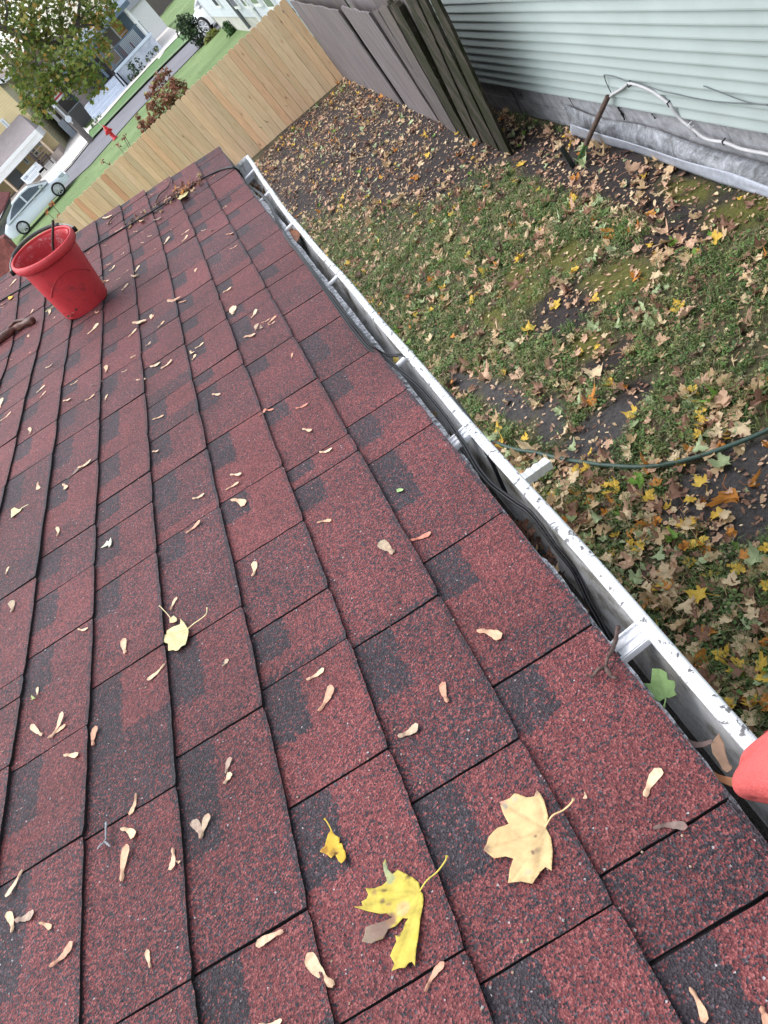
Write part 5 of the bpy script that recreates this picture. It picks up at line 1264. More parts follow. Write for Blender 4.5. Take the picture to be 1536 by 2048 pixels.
# ================================================================ beyond the fence: lawn, street, houses
def flat(name, pxs, z, mt, world=None):
    P = world or [on_z(x, y, z) for x, y in pxs]
    mb = MB(); mb.add([(p[0], p[1], z) for p in P], [tuple(range(len(P)))]); return tag(mb.build(name, mt), kind='structure')
def asphalt():
    t = MT('street asphalt'); o = t.co(); f = t.noise(o, 0.6, 5, 0.6); g_ = t.noise(o, 25, 3, 0.7)
    c = t.ramp(t.math('ADD', t.math('MULTIPLY', f, 0.6), t.math('MULTIPLY', g_, 0.4)), [(0.3, (0.115, 0.115, 0.130)), (0.7, (0.185, 0.185, 0.205))]); return t.set(c, 0.75, 0, 0.3)
M['road'] = asphalt(); M['conc'] = simple('pale concrete', (0.60, 0.57, 0.54), 0.85, 0.10, 1.2); M['verge'] = simple('verge grass', (0.085, 0.17, 0.055), 0.9, 0.35, 6)
near_e = [(-70, 560), (20, 478), (100, 404), (180, 330), (273, 224), (357, 139), (396, 99), (470, 25), (560, -60)]
far_e = [(460, -10), (412, 45), (365, 91), (294, 161), (224, 234), (180, 281), (143, 329), (90, 384), (20, 440), (-90, 530)]
flat('street', near_e + far_e, 0.0, M['road'])
# kerbs and verge and sidewalk across the street
flat('verge', [(460, -10), (412, 45), (365, 91), (294, 161), (224, 234), (180, 281), (177, 262), (205, 236), (245, 190), (300, 130), (345, 84), (395, 20), (440, -40)], 0.10, M['verge'])
kb = MB(); 
kp = [on_z(x, y, 0.05) for x, y in far_e]
for p, q in zip(kp[:-1], kp[1:]):
    d = (q - p); kb.box((p + q) / 2 + Vector((0, 0.08, 0)), (d.length, 0.15, 0.12), math.atan2(d.y, d.x))
tag(kb.build('kerb', simple('grey kerb stone', (0.36, 0.34, 0.32), 0.85, 0.2, 4)), kind='structure')
flat('sidewalk', [(177, 262), (205, 236), (245, 190), (300, 130), (345, 84), (352, 76), (330, 96), (300, 118), (250, 176), (210, 222), (172, 258)], 0.14, M['conc'])
flat('driveway', [(181, 281), (143, 329), (90, 384), (20, 440), (-60, 500), (-60, 420), (60, 345), (118, 318), (134, 268), (150, 250), (172, 256), (177, 262)], 0.06, simple('white concrete apron', (0.76, 0.73, 0.70), 0.85, 0.08, 1.5))
flat('concrete_pad', [(306, 52), (312, 49), (330, 52), (358, 62), (362, 68), (336, 92), (318, 118), (304, 110), (302, 82)], 0.12, M['conc'])
sl = MB(); 
for a, b in (((60, 395), (138, 300)), ((138, 300), (170, 266)), ((110, 352), (165, 290))):
    p, q = on_z(*a, 0.066), on_z(*b, 0.066); d = (q - p); n_ = Vector((-d.y, d.x, 0)).normalized() * 0.05; sl.add([p - n_, q - n_, q + n_, p + n_], [(0, 1, 2, 3)])
tag(sl.build('driveway_joints', simple('dark concrete joint', (0.13, 0.12, 0.11), 0.9)), kind='structure')
# lawn speckle: fallen yellow leaves and groove
mb = MB(); rr = random.Random(3)
for i in range(220):
    x, y = rr.choice([(rr.uniform(-12, 4), rr.uniform(22, 42)), (rr.uniform(2, 8), rr.uniform(60, 95))]); s_ = rr.uniform(0.03, 0.06)
    if not (Vector((x, y, 0)) - F0).dot(FN) < -0.3: continue
    c = rr.choice([(0.62, 0.52, 0.2), (0.7, 0.62, 0.4), (0.4, 0.26, 0.12)]); a = rr.uniform(0, 3)
    mb.add([(x + s_ * math.cos(a + k), y + s_ * 1.5 * math.sin(a + k), -0.005 + 0.02 * (k % 2)) for k in (0, 1.57, 3.14, 4.71)], [(0, 1, 2, 3)], 0, c)
tag(mb.build('lawn_leaves', M['leaf']), 'scattered yellow leaves on the lawn beyond the fence', 'leaves', kind='stuff')
mb = MB(); rr = random.Random(13)
for i in range(5200):      # ragged tall grass along the back of the fence
    a = rr.uniform(-0.5, 13); back = abs(rr.gauss(0, 0.5)) + 0.12; p = F0 + FD * a - FN * back
    if rr.random() < 0.3: p = F0 + FD * rr.uniform(-1.5, 4) - FN * rr.uniform(0.2, 3.5)
    h = rr.uniform(0.12, 0.42); an = rr.uniform(0, 6.28); c = rr.choice([(0.07, 0.17, 0.05), (0.11, 0.22, 0.07), (0.05, 0.12, 0.045), (0.16, 0.26, 0.10)]); w_ = 0.012
    e = p + Vector((math.cos(an) * h * 0.6, math.sin(an) * h * 0.6, h)); m_ = p.lerp(e, 0.55) + Vector((0, 0, h * 0.12)); sd_ = Vector((-math.sin(an), math.cos(an), 0)) * w_
    mb.add([p - sd_, p + sd_, m_ + sd_, m_ - sd_, e], [(0, 1, 2, 3), (3, 2, 4)], 0, c)
tag(mb.build('tall_grass', attrcol('tall grass', 0.7, 0.1, 20, 0.2, 0)), 'tall rough grass along the far side of the pine fence', 'grass', kind='stuff')
# ---------------------------------------------------------------- fire hydrant
hp = on_z(231, 277, 0.0); hy = empty('fire_hydrant', tuple(hp), 'red fire hydrant with a marker rod at the edge of the far lawn', 'hydrant')
Mh = Matrix.Translation(hp); red = simple('hydrant red paint', (0.55, 0.02, 0.03), 0.45, 0.12, 20)
mb = MB(); mb.lathe([(0.17, 0), (0.17, 0.05), (0.11, 0.06), (0.105, 0.48), (0.15, 0.49), (0.15, 0.54), (0.12, 0.56), (0.115, 0.62), (0.08, 0.70), (0.03, 0.74), (0.035, 0.80), (0.001, 0.81)], Mh, 20); mb.build('barrel', red, hy, smooth=True)
for v in ((1, 0), (-1, 0), (0, -1)):
    mb = MB(); r_ = 0.062 if v[1] == 0 else 0.085
    mb.tube([hp + Vector((v[0] * 0.08, v[1] * 0.08, 0.42)), hp + Vector((v[0] * 0.18, v[1] * 0.18, 0.42))], r_, 12); mb.tube([hp + Vector((v[0] * 0.18, v[1] * 0.18, 0.42)), hp + Vector((v[0] * 0.21, v[1] * 0.21, 0.42))], r_ * 1.2, 6); mb.build('nozzle', red, hy)
mb = MB(); mb.tube([hp + Vector((-0.05, -0.12, 0.3)), hp + Vector((-0.06, -0.12, 1.25))], 0.012, 6); mb.build('marker_rod', simple('pale rod', (0.75, 0.68, 0.6), 0.5), hy)
hy.scale = (0.88, 0.88, 0.9)
# ---------------------------------------------------------------- utility pole
up = on_z(182, 282, 0.06); pole = empty('utility_pole', tuple(up), 'dark wooden utility pole with white tags beside the white driveway', 'utility pole')
mb = MB(); mb.tube([up, up + Vector((0, 0, 4)), up + Vector((0, 0, 10.5))], [0.19, 0.17, 0.13], 12); mb.build('shaft', simple('dark creosoted wood', (0.15, 0.13, 0.12), 0.85, 0.3, 8), pole)
mb = MB(); mb.tube([up + Vector((0, -0.17, 1.2)), up + Vector((0, -0.18, 2.7))], 0.05, 8); mb.build('conduit', simple('pale grey conduit', (0.55, 0.57, 0.6), 0.5), pole)
mb = MB(); mb.tube([up + Vector((0, -0.20, 1.5)), up + Vector((0, -0.28, 1.5))], 0.17, 16); mb.build('meter', simple('meter glass', (0.72, 0.75, 0.8), 0.3), pole)
mb = MB(); mb.b2(up.x - 0.14, up.x + 0.14, up.y - 0.215, up.y - 0.19, 2.35, 2.75); mb.build('tag', M['paintwhite'], pole)
mb = MB(); mb.box(up + Vector((0, 0, 9.6)), (2.2, 0.12, 0.12)); mb.build('crossarm', simple('crossarm wood', (0.2, 0.17, 0.15), 0.85), pole)
# ---------------------------------------------------------------- houses across the street
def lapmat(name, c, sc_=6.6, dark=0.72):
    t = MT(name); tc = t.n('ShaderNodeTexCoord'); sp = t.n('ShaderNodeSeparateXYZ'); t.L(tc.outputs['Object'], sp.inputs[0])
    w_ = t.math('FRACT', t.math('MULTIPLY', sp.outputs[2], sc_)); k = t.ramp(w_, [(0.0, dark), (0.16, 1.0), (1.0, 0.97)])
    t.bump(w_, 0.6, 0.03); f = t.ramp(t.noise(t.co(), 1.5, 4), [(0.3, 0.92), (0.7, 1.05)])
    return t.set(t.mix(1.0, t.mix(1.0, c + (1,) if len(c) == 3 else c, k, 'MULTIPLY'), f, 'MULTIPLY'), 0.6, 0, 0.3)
M['glass'] = simple('window glass', (0.10, 0.12, 0.15), 0.12, 0.3, 2, spec=0.6); M['glasspale'] = simple('curtained window', (0.48, 0.53, 0.60), 0.3, 0.15, 3)
class Front:
    """a wall facing the camera: y = Y; boxes are placed by their corners on that wall"""
    def __init__(s, Y, root): s.Y = Y; s.root = root
    def p(s, px, py, dy=0.0): v = on_y(px, py, s.Y + dy); return v.x, v.z
    def box(s, name, x0, x1, z0, z1, y0, y1, mt, label=None, parent=None, roty=0):
        mb = MB(); mb.b2(x0, x1, s.Y + y0, s.Y + y1, z0, z1); return mb.build(name, mt, parent or s.root, label=label)
    def win(s, x0, x1, z0, z1, mg, split=True, fw_=0.10, fm=None):
        f = MB(); fm = fm or M['paintwhite']
        f.b2(x0 - fw_, x0, s.Y - 0.06, s.Y + 0.02, z0 - fw_, z1 + fw_); f.b2(x1, x1 + fw_, s.Y - 0.06, s.Y + 0.02, z0 - fw_, z1 + fw_); f.b2(x0, x1, s.Y - 0.06, s.Y + 0.02, z0 - fw_, z0); f.b2(x0, x1, s.Y - 0.06, s.Y + 0.02, z1, z1 + fw_)
        if split: f.b2(x0, x1, s.Y - 0.05, s.Y + 0.01, (z0 + z1) / 2 - 0.03, (z0 + z1) / 2 + 0.03)
        w_ = f.build('window', fm, s.root); g_ = MB(); g_.b2(x0, x1, s.Y - 0.02, s.Y + 0.03, z0, z1); g_.build('pane', mg, w_)
# yellow house
def yellow_house():
    Y = 64.0; cx, _ = on_y(127, 303, Y).x, 0
    root = empty('yellow_house', (cx, Y, 0), 'yellow sided two storey house with a deep white porch fascia across the street', 'house')
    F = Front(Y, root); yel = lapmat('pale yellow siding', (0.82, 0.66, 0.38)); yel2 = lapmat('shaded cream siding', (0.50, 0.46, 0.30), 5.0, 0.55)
    x1 = cx + 0.2; x0 = x1 - 10.5
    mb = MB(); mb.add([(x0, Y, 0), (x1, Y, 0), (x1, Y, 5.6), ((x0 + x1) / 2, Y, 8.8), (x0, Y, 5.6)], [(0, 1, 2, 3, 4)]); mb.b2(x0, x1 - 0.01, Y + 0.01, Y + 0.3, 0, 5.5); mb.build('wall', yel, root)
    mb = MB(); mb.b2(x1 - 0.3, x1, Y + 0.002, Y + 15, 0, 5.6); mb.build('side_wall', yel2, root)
    mb = MB(); xm = (x0 + x1) / 2
    mb.add([(x1 + .5, Y - .5, 5.4), (x1 + .5, Y + 15.5, 5.4), (xm, Y + 15.5, 9.0), (xm, Y - .5, 9.0), (x0 - .5, Y + 15.5, 5.4), (x0 - .5, Y - .5, 5.4)], [(0, 1, 2, 3), (3, 2, 4, 5)])
    rf = mb.build('roof', simple('brown grey roof shingles', (0.27, 0.225, 0.21), 0.9, 0.15, 3), root)
    mb = MB()
    for sg, xe in ((1, x1 + .5), (-1, x0 - .5)):
        p, q = Vector((xe, Y - .5, 5.32)), Vector((xm, Y - .5, 8.92)); n_ = Vector((0, 0, -0.28)); mb.add([p, q, q + n_, p + n_, p + Vector((0, .08, 0)), q + Vector((0, .08, 0)), q + n_ + Vector((0, .08, 0)), p + n_ + Vector((0, .08, 0))], [(0, 1, 2, 3), (4, 7, 6, 5), (0, 4, 5, 1), (3, 2, 6, 7)])
    mb.b2(x1 + 0.35, x1 + 0.5, Y - 0.5, Y + 15, 5.1, 5.38); mb.build('fascia', M['paintwhite'], root)
    # porch
    PY = Y - 2.6; Fp = Front(PY, root)
    xr = on_y(81, 246, PY).x - 0.5; zr = on_y(81, 250, PY).z
    zt = zr + 0.0
    mb = MB(); mb.b2(x0 - 0.3, xr, PY - 0.1, PY + 0.12, zt - 0.55, zt + 0.02); mb.b2(xr - 0.12, xr, PY + 0.1, Y, zt - 0.55, zt + 0.02); mb.b2(x0 - 0.3, xr, PY - 0.26, PY - 0.1, zt - 0.16, zt + 0.06); mb.build('porch_fascia', M['paintwhite'], root)
    mb = MB(); mb.add([(x0 - 0.3, PY - 0.1, zt + 0.03), (xr, PY - 0.1, zt + 0.03), (xr - 0.4, Y, zt + 1.25), (x0 - .3, Y, zt + 1.25), (xr, Y, zt + 0.03)], [(0, 1, 2, 3), (1, 4, 2)]); mb.build('porch_roof', simple('grey brown porch roof', (0.30, 0.265, 0.27), 0.9, 0.1, 3), root)
    mb = MB(); mb.b2(x0, xr - 0.2, PY + 0.1, Y - 0.01, zt - 0.6, zt - 0.5); mb.build('porch_ceiling', M['soffit'], root)
    mb = MB(); mb.b2(x0, x1, PY, Y - 0.01, 0.0, 0.55); mb.build('porch_floor', simple('porch deck', (0.40, 0.33, 0.29), 0.8, 0.15, 4), root)
    for xx in (xr - 0.35, xr - 3.9, xr - 7.4):
        mb = MB(); mb.b2(xx - 0.07, xx + 0.07, PY, PY + 0.14, 0.55, zt - 0.55); mb.build('porch_post', simple('porch post tan', (0.62, 0.47, 0.34), 0.7), root)
    # openings on the front wall, behind the porch
    def W(a, b, mg, split=True, nm='window'):
        xa, za = F.p(*a); xb, zb = F.p(*b); F.win(min(xa, xb), max(xa, xb), min(za, zb), max(za, zb), mg, split)
    W((53, 292), (77, 306), M['glass']); W((40, 308), (55, 326), M['glass']); W((66, 277), (84, 288), M['glasspale']); W((5, 240), (18, 256), M['glasspale'], False)
    F.box('door', on_y(20, 345, Y).x - 0.5, on_y(20, 345, Y).x + 0.5, 0.56, 2.55, -0.05, 0.02, simple('grey storm door', (0.22, 0.24, 0.27), 0.4))
    # rail boards by the side
    for i in range(3):
        F.box('railing', cx - 1.0 - 0.1 * i, cx - 0.2 - 0.1 * i, 0.75 + 0.28 * i, 0.83 + 0.28 * i, -2.45, -2.38, simple('weathered rail', (0.36, 0.27, 0.2), 0.8))
    # steps
    for i in range(3): F.box('step', xr - 1.9, xr - 0.6, 0.0, 0.45 - 0.14 * i, -2.62 - 0.3 * (i + 1), -2.61 - 0.3 * i, M['conc'])
    return PY, xr
YPY, YXR = yellow_house()
# banner on the porch rail
bw = simple('white vinyl banner', (0.80, 0.83, 0.86), 0.5, 0.03, 3)
b0, b1 = on_y(57, 369, YPY - 0.3), on_y(72, 322, YPY - 0.3); c0, c1 = on_y(40, 358, YPY - 0.3), on_y(92, 338, YPY - 0.3)
X0, X1 = (b0.x + c0.x) / 2, (b1.x + c1.x) / 2; Z0, Z1 = (b0.z + c1.z) / 2, (c0.z + b1.z) / 2
ban = empty('banner', (X0, YPY - 0.3, Z0), 'large white printed banner hung on the porch rail of the yellow house', 'banner')
mb = MB(); mb.b2(X0, X1, YPY - 0.32, YPY - 0.29, Z0, Z1); mb.build('sheet', bw, ban)
ink = simple('pale blue print', (0.42, 0.50, 0.58), 0.6)
mb = MB(); rr = random.Random(6); H_ = Z1 - Z0
for row, (zf, hf, xa, xb, ltr) in enumerate(((0.86, 0.07, 0.80, 0.93, 3), (0.62, 0.15, 0.20, 0.86, 12), (0.47, 0.02, 0.14, 0.86, 1), (0.33, 0.06, 0.12, 0.7, 16), (0.2, 0.06, 0.2, 0.62, 11))):
    for k in range(ltr):
        f0 = xa + (xb - xa) * k / ltr; f1 = xa + (xb - xa) * (k + 0.72) / ltr if ltr > 1 else xb
        mb.b2(X0 + (X1 - X0) * f0, X0 + (X1 - X0) * f1, YPY - 0.326, YPY - 0.321, Z0 + H_ * zf, Z0 + H_ * (zf + hf))
        if ltr > 1 and hf > 0.1: mb.b2(X0 + (X1 - X0) * (f0 + 0.01), X0 + (X1 - X0) * (f1 - 0.008), YPY - 0.329, YPY - 0.3265, Z0 + H_ * (zf + 0.05), Z0 + H_ * (zf + 0.09), 1)
mb.b2(X0 + 0.1, X0 + 0.45, YPY - 0.326, YPY - 0.321, Z0 + H_ * 0.55, Z0 + H_ * 0.82)
mb.build('printing', [ink, bw], ban)
# grill / chair on the porch
gp = on_y(88, 320, YPY - 0.5)
gr = empty('patio_chair', (gp.x, YPY - 0.5, 0.55), 'dark brown patio chair at the corner of the yellow house porch', 'chair'); dk = simple('dark brown wicker', (0.06, 0.042, 0.04), 0.7, 0.2, 20)
X_ = gp.x; Yc = YPY - 0.5
mb = MB(); mb.box((X_, Yc, 0.78), (0.75, 0.6, 0.12)); mb.build('seat', dk, gr)
mb = MB(); mb.box((X_ - 0.33, Yc, 1.15), (0.12, 0.6, 0.75)); mb.build('backrest', dk, gr)
for s1 in (-1, 1):
    mb = MB(); mb.box((X_, Yc + 0.28 * s1, 1.0), (0.7, 0.07, 0.07)); mb.build('armrest', dk, gr)
    for s2 in (-1, 1): mb = MB(); mb.box((X_ + 0.32 * s2, Yc + 0.26 * s1, 0.36), (0.07, 0.07, 0.72)); mb.build('leg', dk, gr)
# grey-blue house with the block planter wall
def blue_house():
    Y = 63.0
    xl = on_y(178, 232, Y).x + 1.0; xr = on_y(326, 98, Y - 0.5).x
    root = empty('blue_house', (xr, Y, 0), 'slate blue house with boarded tan windows above a pale block porch wall', 'house')
    F = Front(Y, root); slate = simple('slate blue trim', (0.10, 0.14, 0.19), 0.6, 0.12, 3); clap = lapmat('brown grey clapboard', (0.235, 0.20, 0.20), 5); 
    blk = MT('painted block wall'); o = blk.co(); f = blk.noise(o, 1.8, 5, 0.7); c = blk.ramp(f, [(0.3, (0.36, 0.41, 0.49)), (0.7, (0.66, 0.70, 0.78))]); blk.bump(f, 0.6, 0.1); blk = blk.set(c, 0.85)
    xsplit = on_y(256, 168, Y - 2.0).x
    zt = on_y(300, 73, Y - 2.0).z; zt = max(0.9, min(1.6, zt))
    yp = Y - 2.0
    mb = MB(); mb.b2(xsplit, xr, yp, yp + 0.35, 0, zt); mb.b2(xr - 0.3, xr, yp + 0.35, Y, 0, zt); mb.build('porch_wall', blk, root)
    mb = MB(); mb.b2(xsplit - 0.1, xr + 0.1, yp - 0.08, yp + 0.45, zt, zt + 0.16); mb.build('coping', simple('pale blue coping', (0.62, 0.70, 0.80), 0.6), root)
    mb = MB(); mb.b2(xsplit, xr - 0.35, yp + 0.4, Y, zt - 0.3, zt - 0.1); mb.build('porch_floor', M['conc'], root)
    mb = MB(); mb.b2(xsplit - 3.2, xr - 0.3, Y, Y + 9, 0, 3.3); mb.build('wall', clap, root)
    mb = MB(); mb.add([(xsplit - 3.6, yp - 0.2, 3.2), (xr + 0.3, yp - 0.2, 3.2), (xr + .3, Y + 4.5, 3.9), (xsplit - 3.6, Y + 4.5, 3.9), (xr + .3, Y + 9, 3.3), (xsplit - 3.6, Y + 9, 3.3)], [(0, 1, 2, 3), (3, 2, 4, 5)]); mb.b2(xsplit - 3.6, xr + 0.3, yp - 0.3, yp - 0.2, 2.98, 3.25); mb.build('roof', slate, root)
    mb = MB(); mb.b2(xr - 0.9, xr - 0.35, Y - 0.4, Y - 0.005, zt, 3.2); mb.build('corner_panel', slate, root)
    def W(ctr, w_, h_, mg):
        x, z = F.p(*ctr); F.win(x - w_ / 2, x + w_ / 2, z - h_ / 2, z + h_ / 2, mg, True)
    tanb = simple('tan boarded window', (0.62, 0.34, 0.11), 0.7, 0.15, 6)
    W((251, 62), 0.95, 1.6, tanb); W((213, 106), 1.0, 1.6, tanb); W((196, 45), 1.2, 0.9, tanb)
    for px_ in (252,): 
        pass
    for xx in (xr - 0.15, xsplit + 0.1, (xr + xsplit) / 2 - 2.2):
        mb = MB(); mb.b2(xx - 0.09, xx + 0.09, yp + 0.08, yp + 0.26, zt + 0.16, 3.1); mb.build('porch_post', M['paintwhite'] if xx > xr - 1 else slate, root)
    # balusters and rail
    mb = MB(); n = 34
    for i in range(n): x = xsplit + (xr - xsplit) * (i + 0.5) / n; mb.b2(x - 0.02, x + 0.02, yp + 0.15, yp + 0.19, zt + 0.16, zt + 0.95)
    mb.b2(xsplit, xr, yp + 0.13, yp + 0.21, zt + 0.95, zt + 1.03); mb.build('railing', slate, root)
    x, z = F.p(178, 138); F.box('door', x - 0.75, x + 0.75, z - 1.5, z + 1.1, -0.6, 0.0, simple('black doorway', (0.020, 0.022, 0.035), 0.5))
    # grey steps and landing to the left
    for i in range(5):
        F.box('step', xsplit - 3.1, xsplit - 0.1, 0.0, 1.0 - 0.2 * i, -2.2 - 0.35 * i, -2.2 - 0.35 * i + 0.35 if i else 0, simple('pale grey steps', (0.55, 0.60, 0.69), 0.8, 0.1, 3))
    mb = MB(); mb.tube([(xsplit - 0.2, yp - 1.8, 0.3), (xsplit - 0.2, yp - 0.2, 1.9), (xsplit - 0.2, yp + 0.2, 2.0)], 0.05, 6); mb.build('handrail', M['dark'], root)
    return xsplit, xr, yp, zt
BX, BXR, BYP, BZT = blue_house()
for (px, w_, h_, lab, c, nm, ct) in ((266, 1.3, 1.1, 'white mattress leaning on the blue house porch', M['paintwhite'], 'mattress', 'mattress'), (250, 1.0, 0.7, 'red brown boxes on the blue house porch', simple('rust box', (0.35, 0.14, 0.08), 0.7), 'box', 'box')):
    p = on_y(px, 90, BYP + 1.0); mb = MB(); mb.box((p.x, BYP + 1.2, BZT - 0.1 + h_ / 2), (w_, 0.25, h_), 0.1)
    for i in range(4): mb.box((p.x - w_ / 2 + (i + .5) * w_ / 4, BYP + 1.07, BZT - 0.1 + h_ / 2), (w_ / 4 - 0.04, 0.02, h_ - 0.08), 0.1)
    tag(mb.build(nm, c, None, origin=(p.x, BYP + 1.2, BZT - 0.1)), lab, ct)
# second porch house between them
def grey_house():
    Y = 70.0; xa = on_y(140, 215, Y).x; xb = on_y(205, 175, Y).x
    root = empty('grey_house', (xa, Y, 0), 'narrow grey house with blue porch posts between the yellow and slate blue houses', 'house'); F = Front(Y, root)
    xm0, xm1 = min(xa, xb) - 1.2, max(xa, xb) + 0.3
    F.box('wall', xm0, xm1, 0, 4.6, 0, 9, lapmat('grey lap siding', (0.30, 0.28, 0.28), 5)); 
    mb = MB(); mb.add([(xm0 - .4, Y - .4, 4.5), (xm1 + .4, Y - .4, 4.5), ((xm0 + xm1) / 2, Y - .4, 5.9), (xm0 - .4, Y + 9, 4.5), (xm1 + .4, Y + 9, 4.5), ((xm0 + xm1) / 2, Y + 9, 5.9)], [(0, 2, 5, 3), (1, 4, 5, 2), (0, 1, 2)]); mb.build('roof', simple('dark roof', (0.16, 0.12, 0.12), 0.9), root)
    F.box('porch_wall', xm0, xm1, 0, 1.3, -2.6, -2.3, simple('blue white block', (0.52, 0.58, 0.68), 0.85, 0.2, 2))
    for i, xx in enumerate((xm0 + 0.2, (xm0 + xm1) / 2, xm1 - 0.2)): F.box('porch_post', xx - 0.12, xx + 0.12, 1.3, 3.8, -2.55, -2.35, M['paintwhite'] if i != 1 else simple('dark blue post', (0.06, 0.10, 0.13), 0.6))
    F.box('porch_roof', xm0 - 0.3, xm1 + 0.3, 3.8, 4.1, -2.9, 0, simple('porch roof grey', (0.33, 0.3, 0.29), 0.8))
    F.box('garage_door', xm0 + 0.5, xm0 + 2.2, 0.05, 1.25, -2.65, -2.61, simple('grey garage door', (0.16, 0.16, 0.17), 0.7))
    F.win((xm0 + xm1) / 2 - 0.6, (xm0 + xm1) / 2 + 0.6, 1.9, 3.4, M['glass'])
grey_house()
# flag bunting blob near: small flag
fp = on_y(110, 188, 66.0); fl = empty('flag', tuple(fp), 'small striped red and white flag hanging by the yellow house side wall', 'flag')
mb = MB(); 
for i in range(6): mb.add([(fp.x - 0.45 + 0.05 * math.sin(k), 66.0 + 0.06 * math.sin(k * 2 + i), fp.z + 0.3 - i * 0.13 - q * 0.13) if False else (fp.x - 0.45 + k * 0.225, 66.0 + 0.06 * math.sin(k * 1.7), fp.z + 0.35 - (i + q) * 0.13) for q in (0, 1) for k in range(5)], [(k, k + 1, k + 6, k + 5) for k in range(4)], i % 2)
mb.build('cloth', [simple('flag red', (0.5, 0.06, 0.08), 0.8), M['paintwhite']], fl); mb = MB(); mb.tube([(fp.x - 0.5, 66.1, fp.z + 0.45), (fp.x - 0.5, 66.0, fp.z - 0.6)], 0.025, 6); mb.build('pole', M['dark'], fl)
# dark board fence far beyond the second lawn
q0, q1 = on_z(297, 60, 0), on_z(352, -6, 0); dv = (q1 - q0); mb = MB(); n = 40; rr = random.Random(2)
q1 = q0 + (q1 - q0) * 1.6; dv = q1 - q0
fe = empty('plank_fence', tuple(q0), 'dark grey brown plank fence at the top of the photo behind the second lawn', 'fence')
for i in range(n):
    p = q0 + dv * (i - 3) / n; mb.box(p + Vector((0, 0, 1.15)), (dv.length / n * 0.97, 0.05, 2.3 + rr.uniform(-0.04, 0.04)), math.atan2(dv.y, dv.x))
mb.build('board_panel', greywood('dark plank', (0.15, 0.125, 0.12)), fe)
# white shed behind
sp_ = on_y(262, 8, 75.0); sh = empty('white_shed', (sp_.x, 75, 0), 'small white shed with a grey roof beyond the slate blue house', 'shed')
mb = MB(); mb.b2(sp_.x - 1.6, sp_.x + 1.0, 75, 78, 0, 2.6); mb.build('wall', M['paintwhite'], sh); mb = MB(); mb.add([(sp_.x - 1.8, 74.8, 2.6), (sp_.x + 1.2, 74.8, 2.6), (sp_.x - 0.3, 74.8, 3.7), (sp_.x - 1.8, 78.2, 2.6), (sp_.x + 1.2, 78.2, 2.6), (sp_.x - 0.3, 78.2, 3.7)], [(0, 2, 5, 3), (1, 4, 5, 2), (0, 1, 2), (3, 5, 4)]); mb.build('roof', simple('grey shed roof', (0.35, 0.36, 0.4), 0.8), sh)
# ---------------------------------------------------------------- white house at the top, side wall along y
wa = on_z(441, 56, 0.0); wb_ = on_z(500, 62, 0.0)
def white_house():
    x = wa.x; ya = wa.y; root = empty('white_house', (x, ya, 0), 'white house with pale lap siding rising behind the right end of the pine fence', 'house')
    y0 = 21.5
    mb = MB(); mb.b2(x, x + 8, y0, ya, 0.55, 6.5); mb.build('wall', lapmat('white lap siding', (0.72, 0.76, 0.86), 6, 0.82), root)
    mb = MB(); mb.b2(x + 0.03, x + 7.9, y0 + 0.03, ya - 0.03, -0.03, 0.55); mb.build('foundation', simple('pale foundation', (0.50, 0.49, 0.46), 0.85, 0.2, 3), root)
    mb = MB(); mb.add([(x - .4, y0 - .4, 6.4), (x - .4, ya + .4, 6.4), (x + 4, ya + .4, 9), (x + 4, y0 - .4, 9), (x + 8.4, ya + .4, 6.4), (x + 8.4, y0 - .4, 6.4)], [(0, 1, 2, 3), (3, 2, 4, 5)]); mb.build('roof', simple('grey roof', (0.3, 0.3, 0.32), 0.9), root)
    mb = MB(); mb.b2(x - 0.03, x + 0.12, ya - 0.005, ya + 0.10, 0.3, 6.5); mb.build('corner_trim', M['paintwhite'], root)
    for (pa, pb) in (((425, -6), (438, 9)), ((462, -6), (474, 10)), ((488, -4), (496, 9)), ((536, -6), (543, 10)), ((505, -10), (514, 4))):
        a_, b_ = on_x(*pa, x - 0.02), on_x(*pb, x - 0.02); yc = (a_.y + b_.y) / 2; z1, z0 = max(a_.z, b_.z), min(a_.z, b_.z)
        w_ = 0.55; f = MB(); f.b2(x - 0.07, x - 0.002, yc - w_ - 0.1, yc + w_ + 0.1, z0 - 0.1, z1 + 1.0); wn = f.build('window', M['paintwhite'], root); g_ = MB(); g_.b2(x - 0.075, x - 0.071, yc - w_, yc + w_, z0, z1 + 0.9); g_.build('pane', M['glass'], wn)
    for (pa, pb) in (((458, 4), (500, 56)), ((494, 12), (522, 40))):
        a_, b_ = on_x(*pa, x - 0.06), on_x(*pb, x - 0.06); mb = MB(); mb.tube([(x - 0.06, b_.y, b_.z), (x - 0.06, b_.y, 6.4 if pa[0] < 470 else 3.2)], 0.06, 8); mb.build('downpipe', simple('dark grey pipe', (0.13, 0.14, 0.15), 0.6) if pa[0] < 470 else M['paintwhite'], root)
white_house()
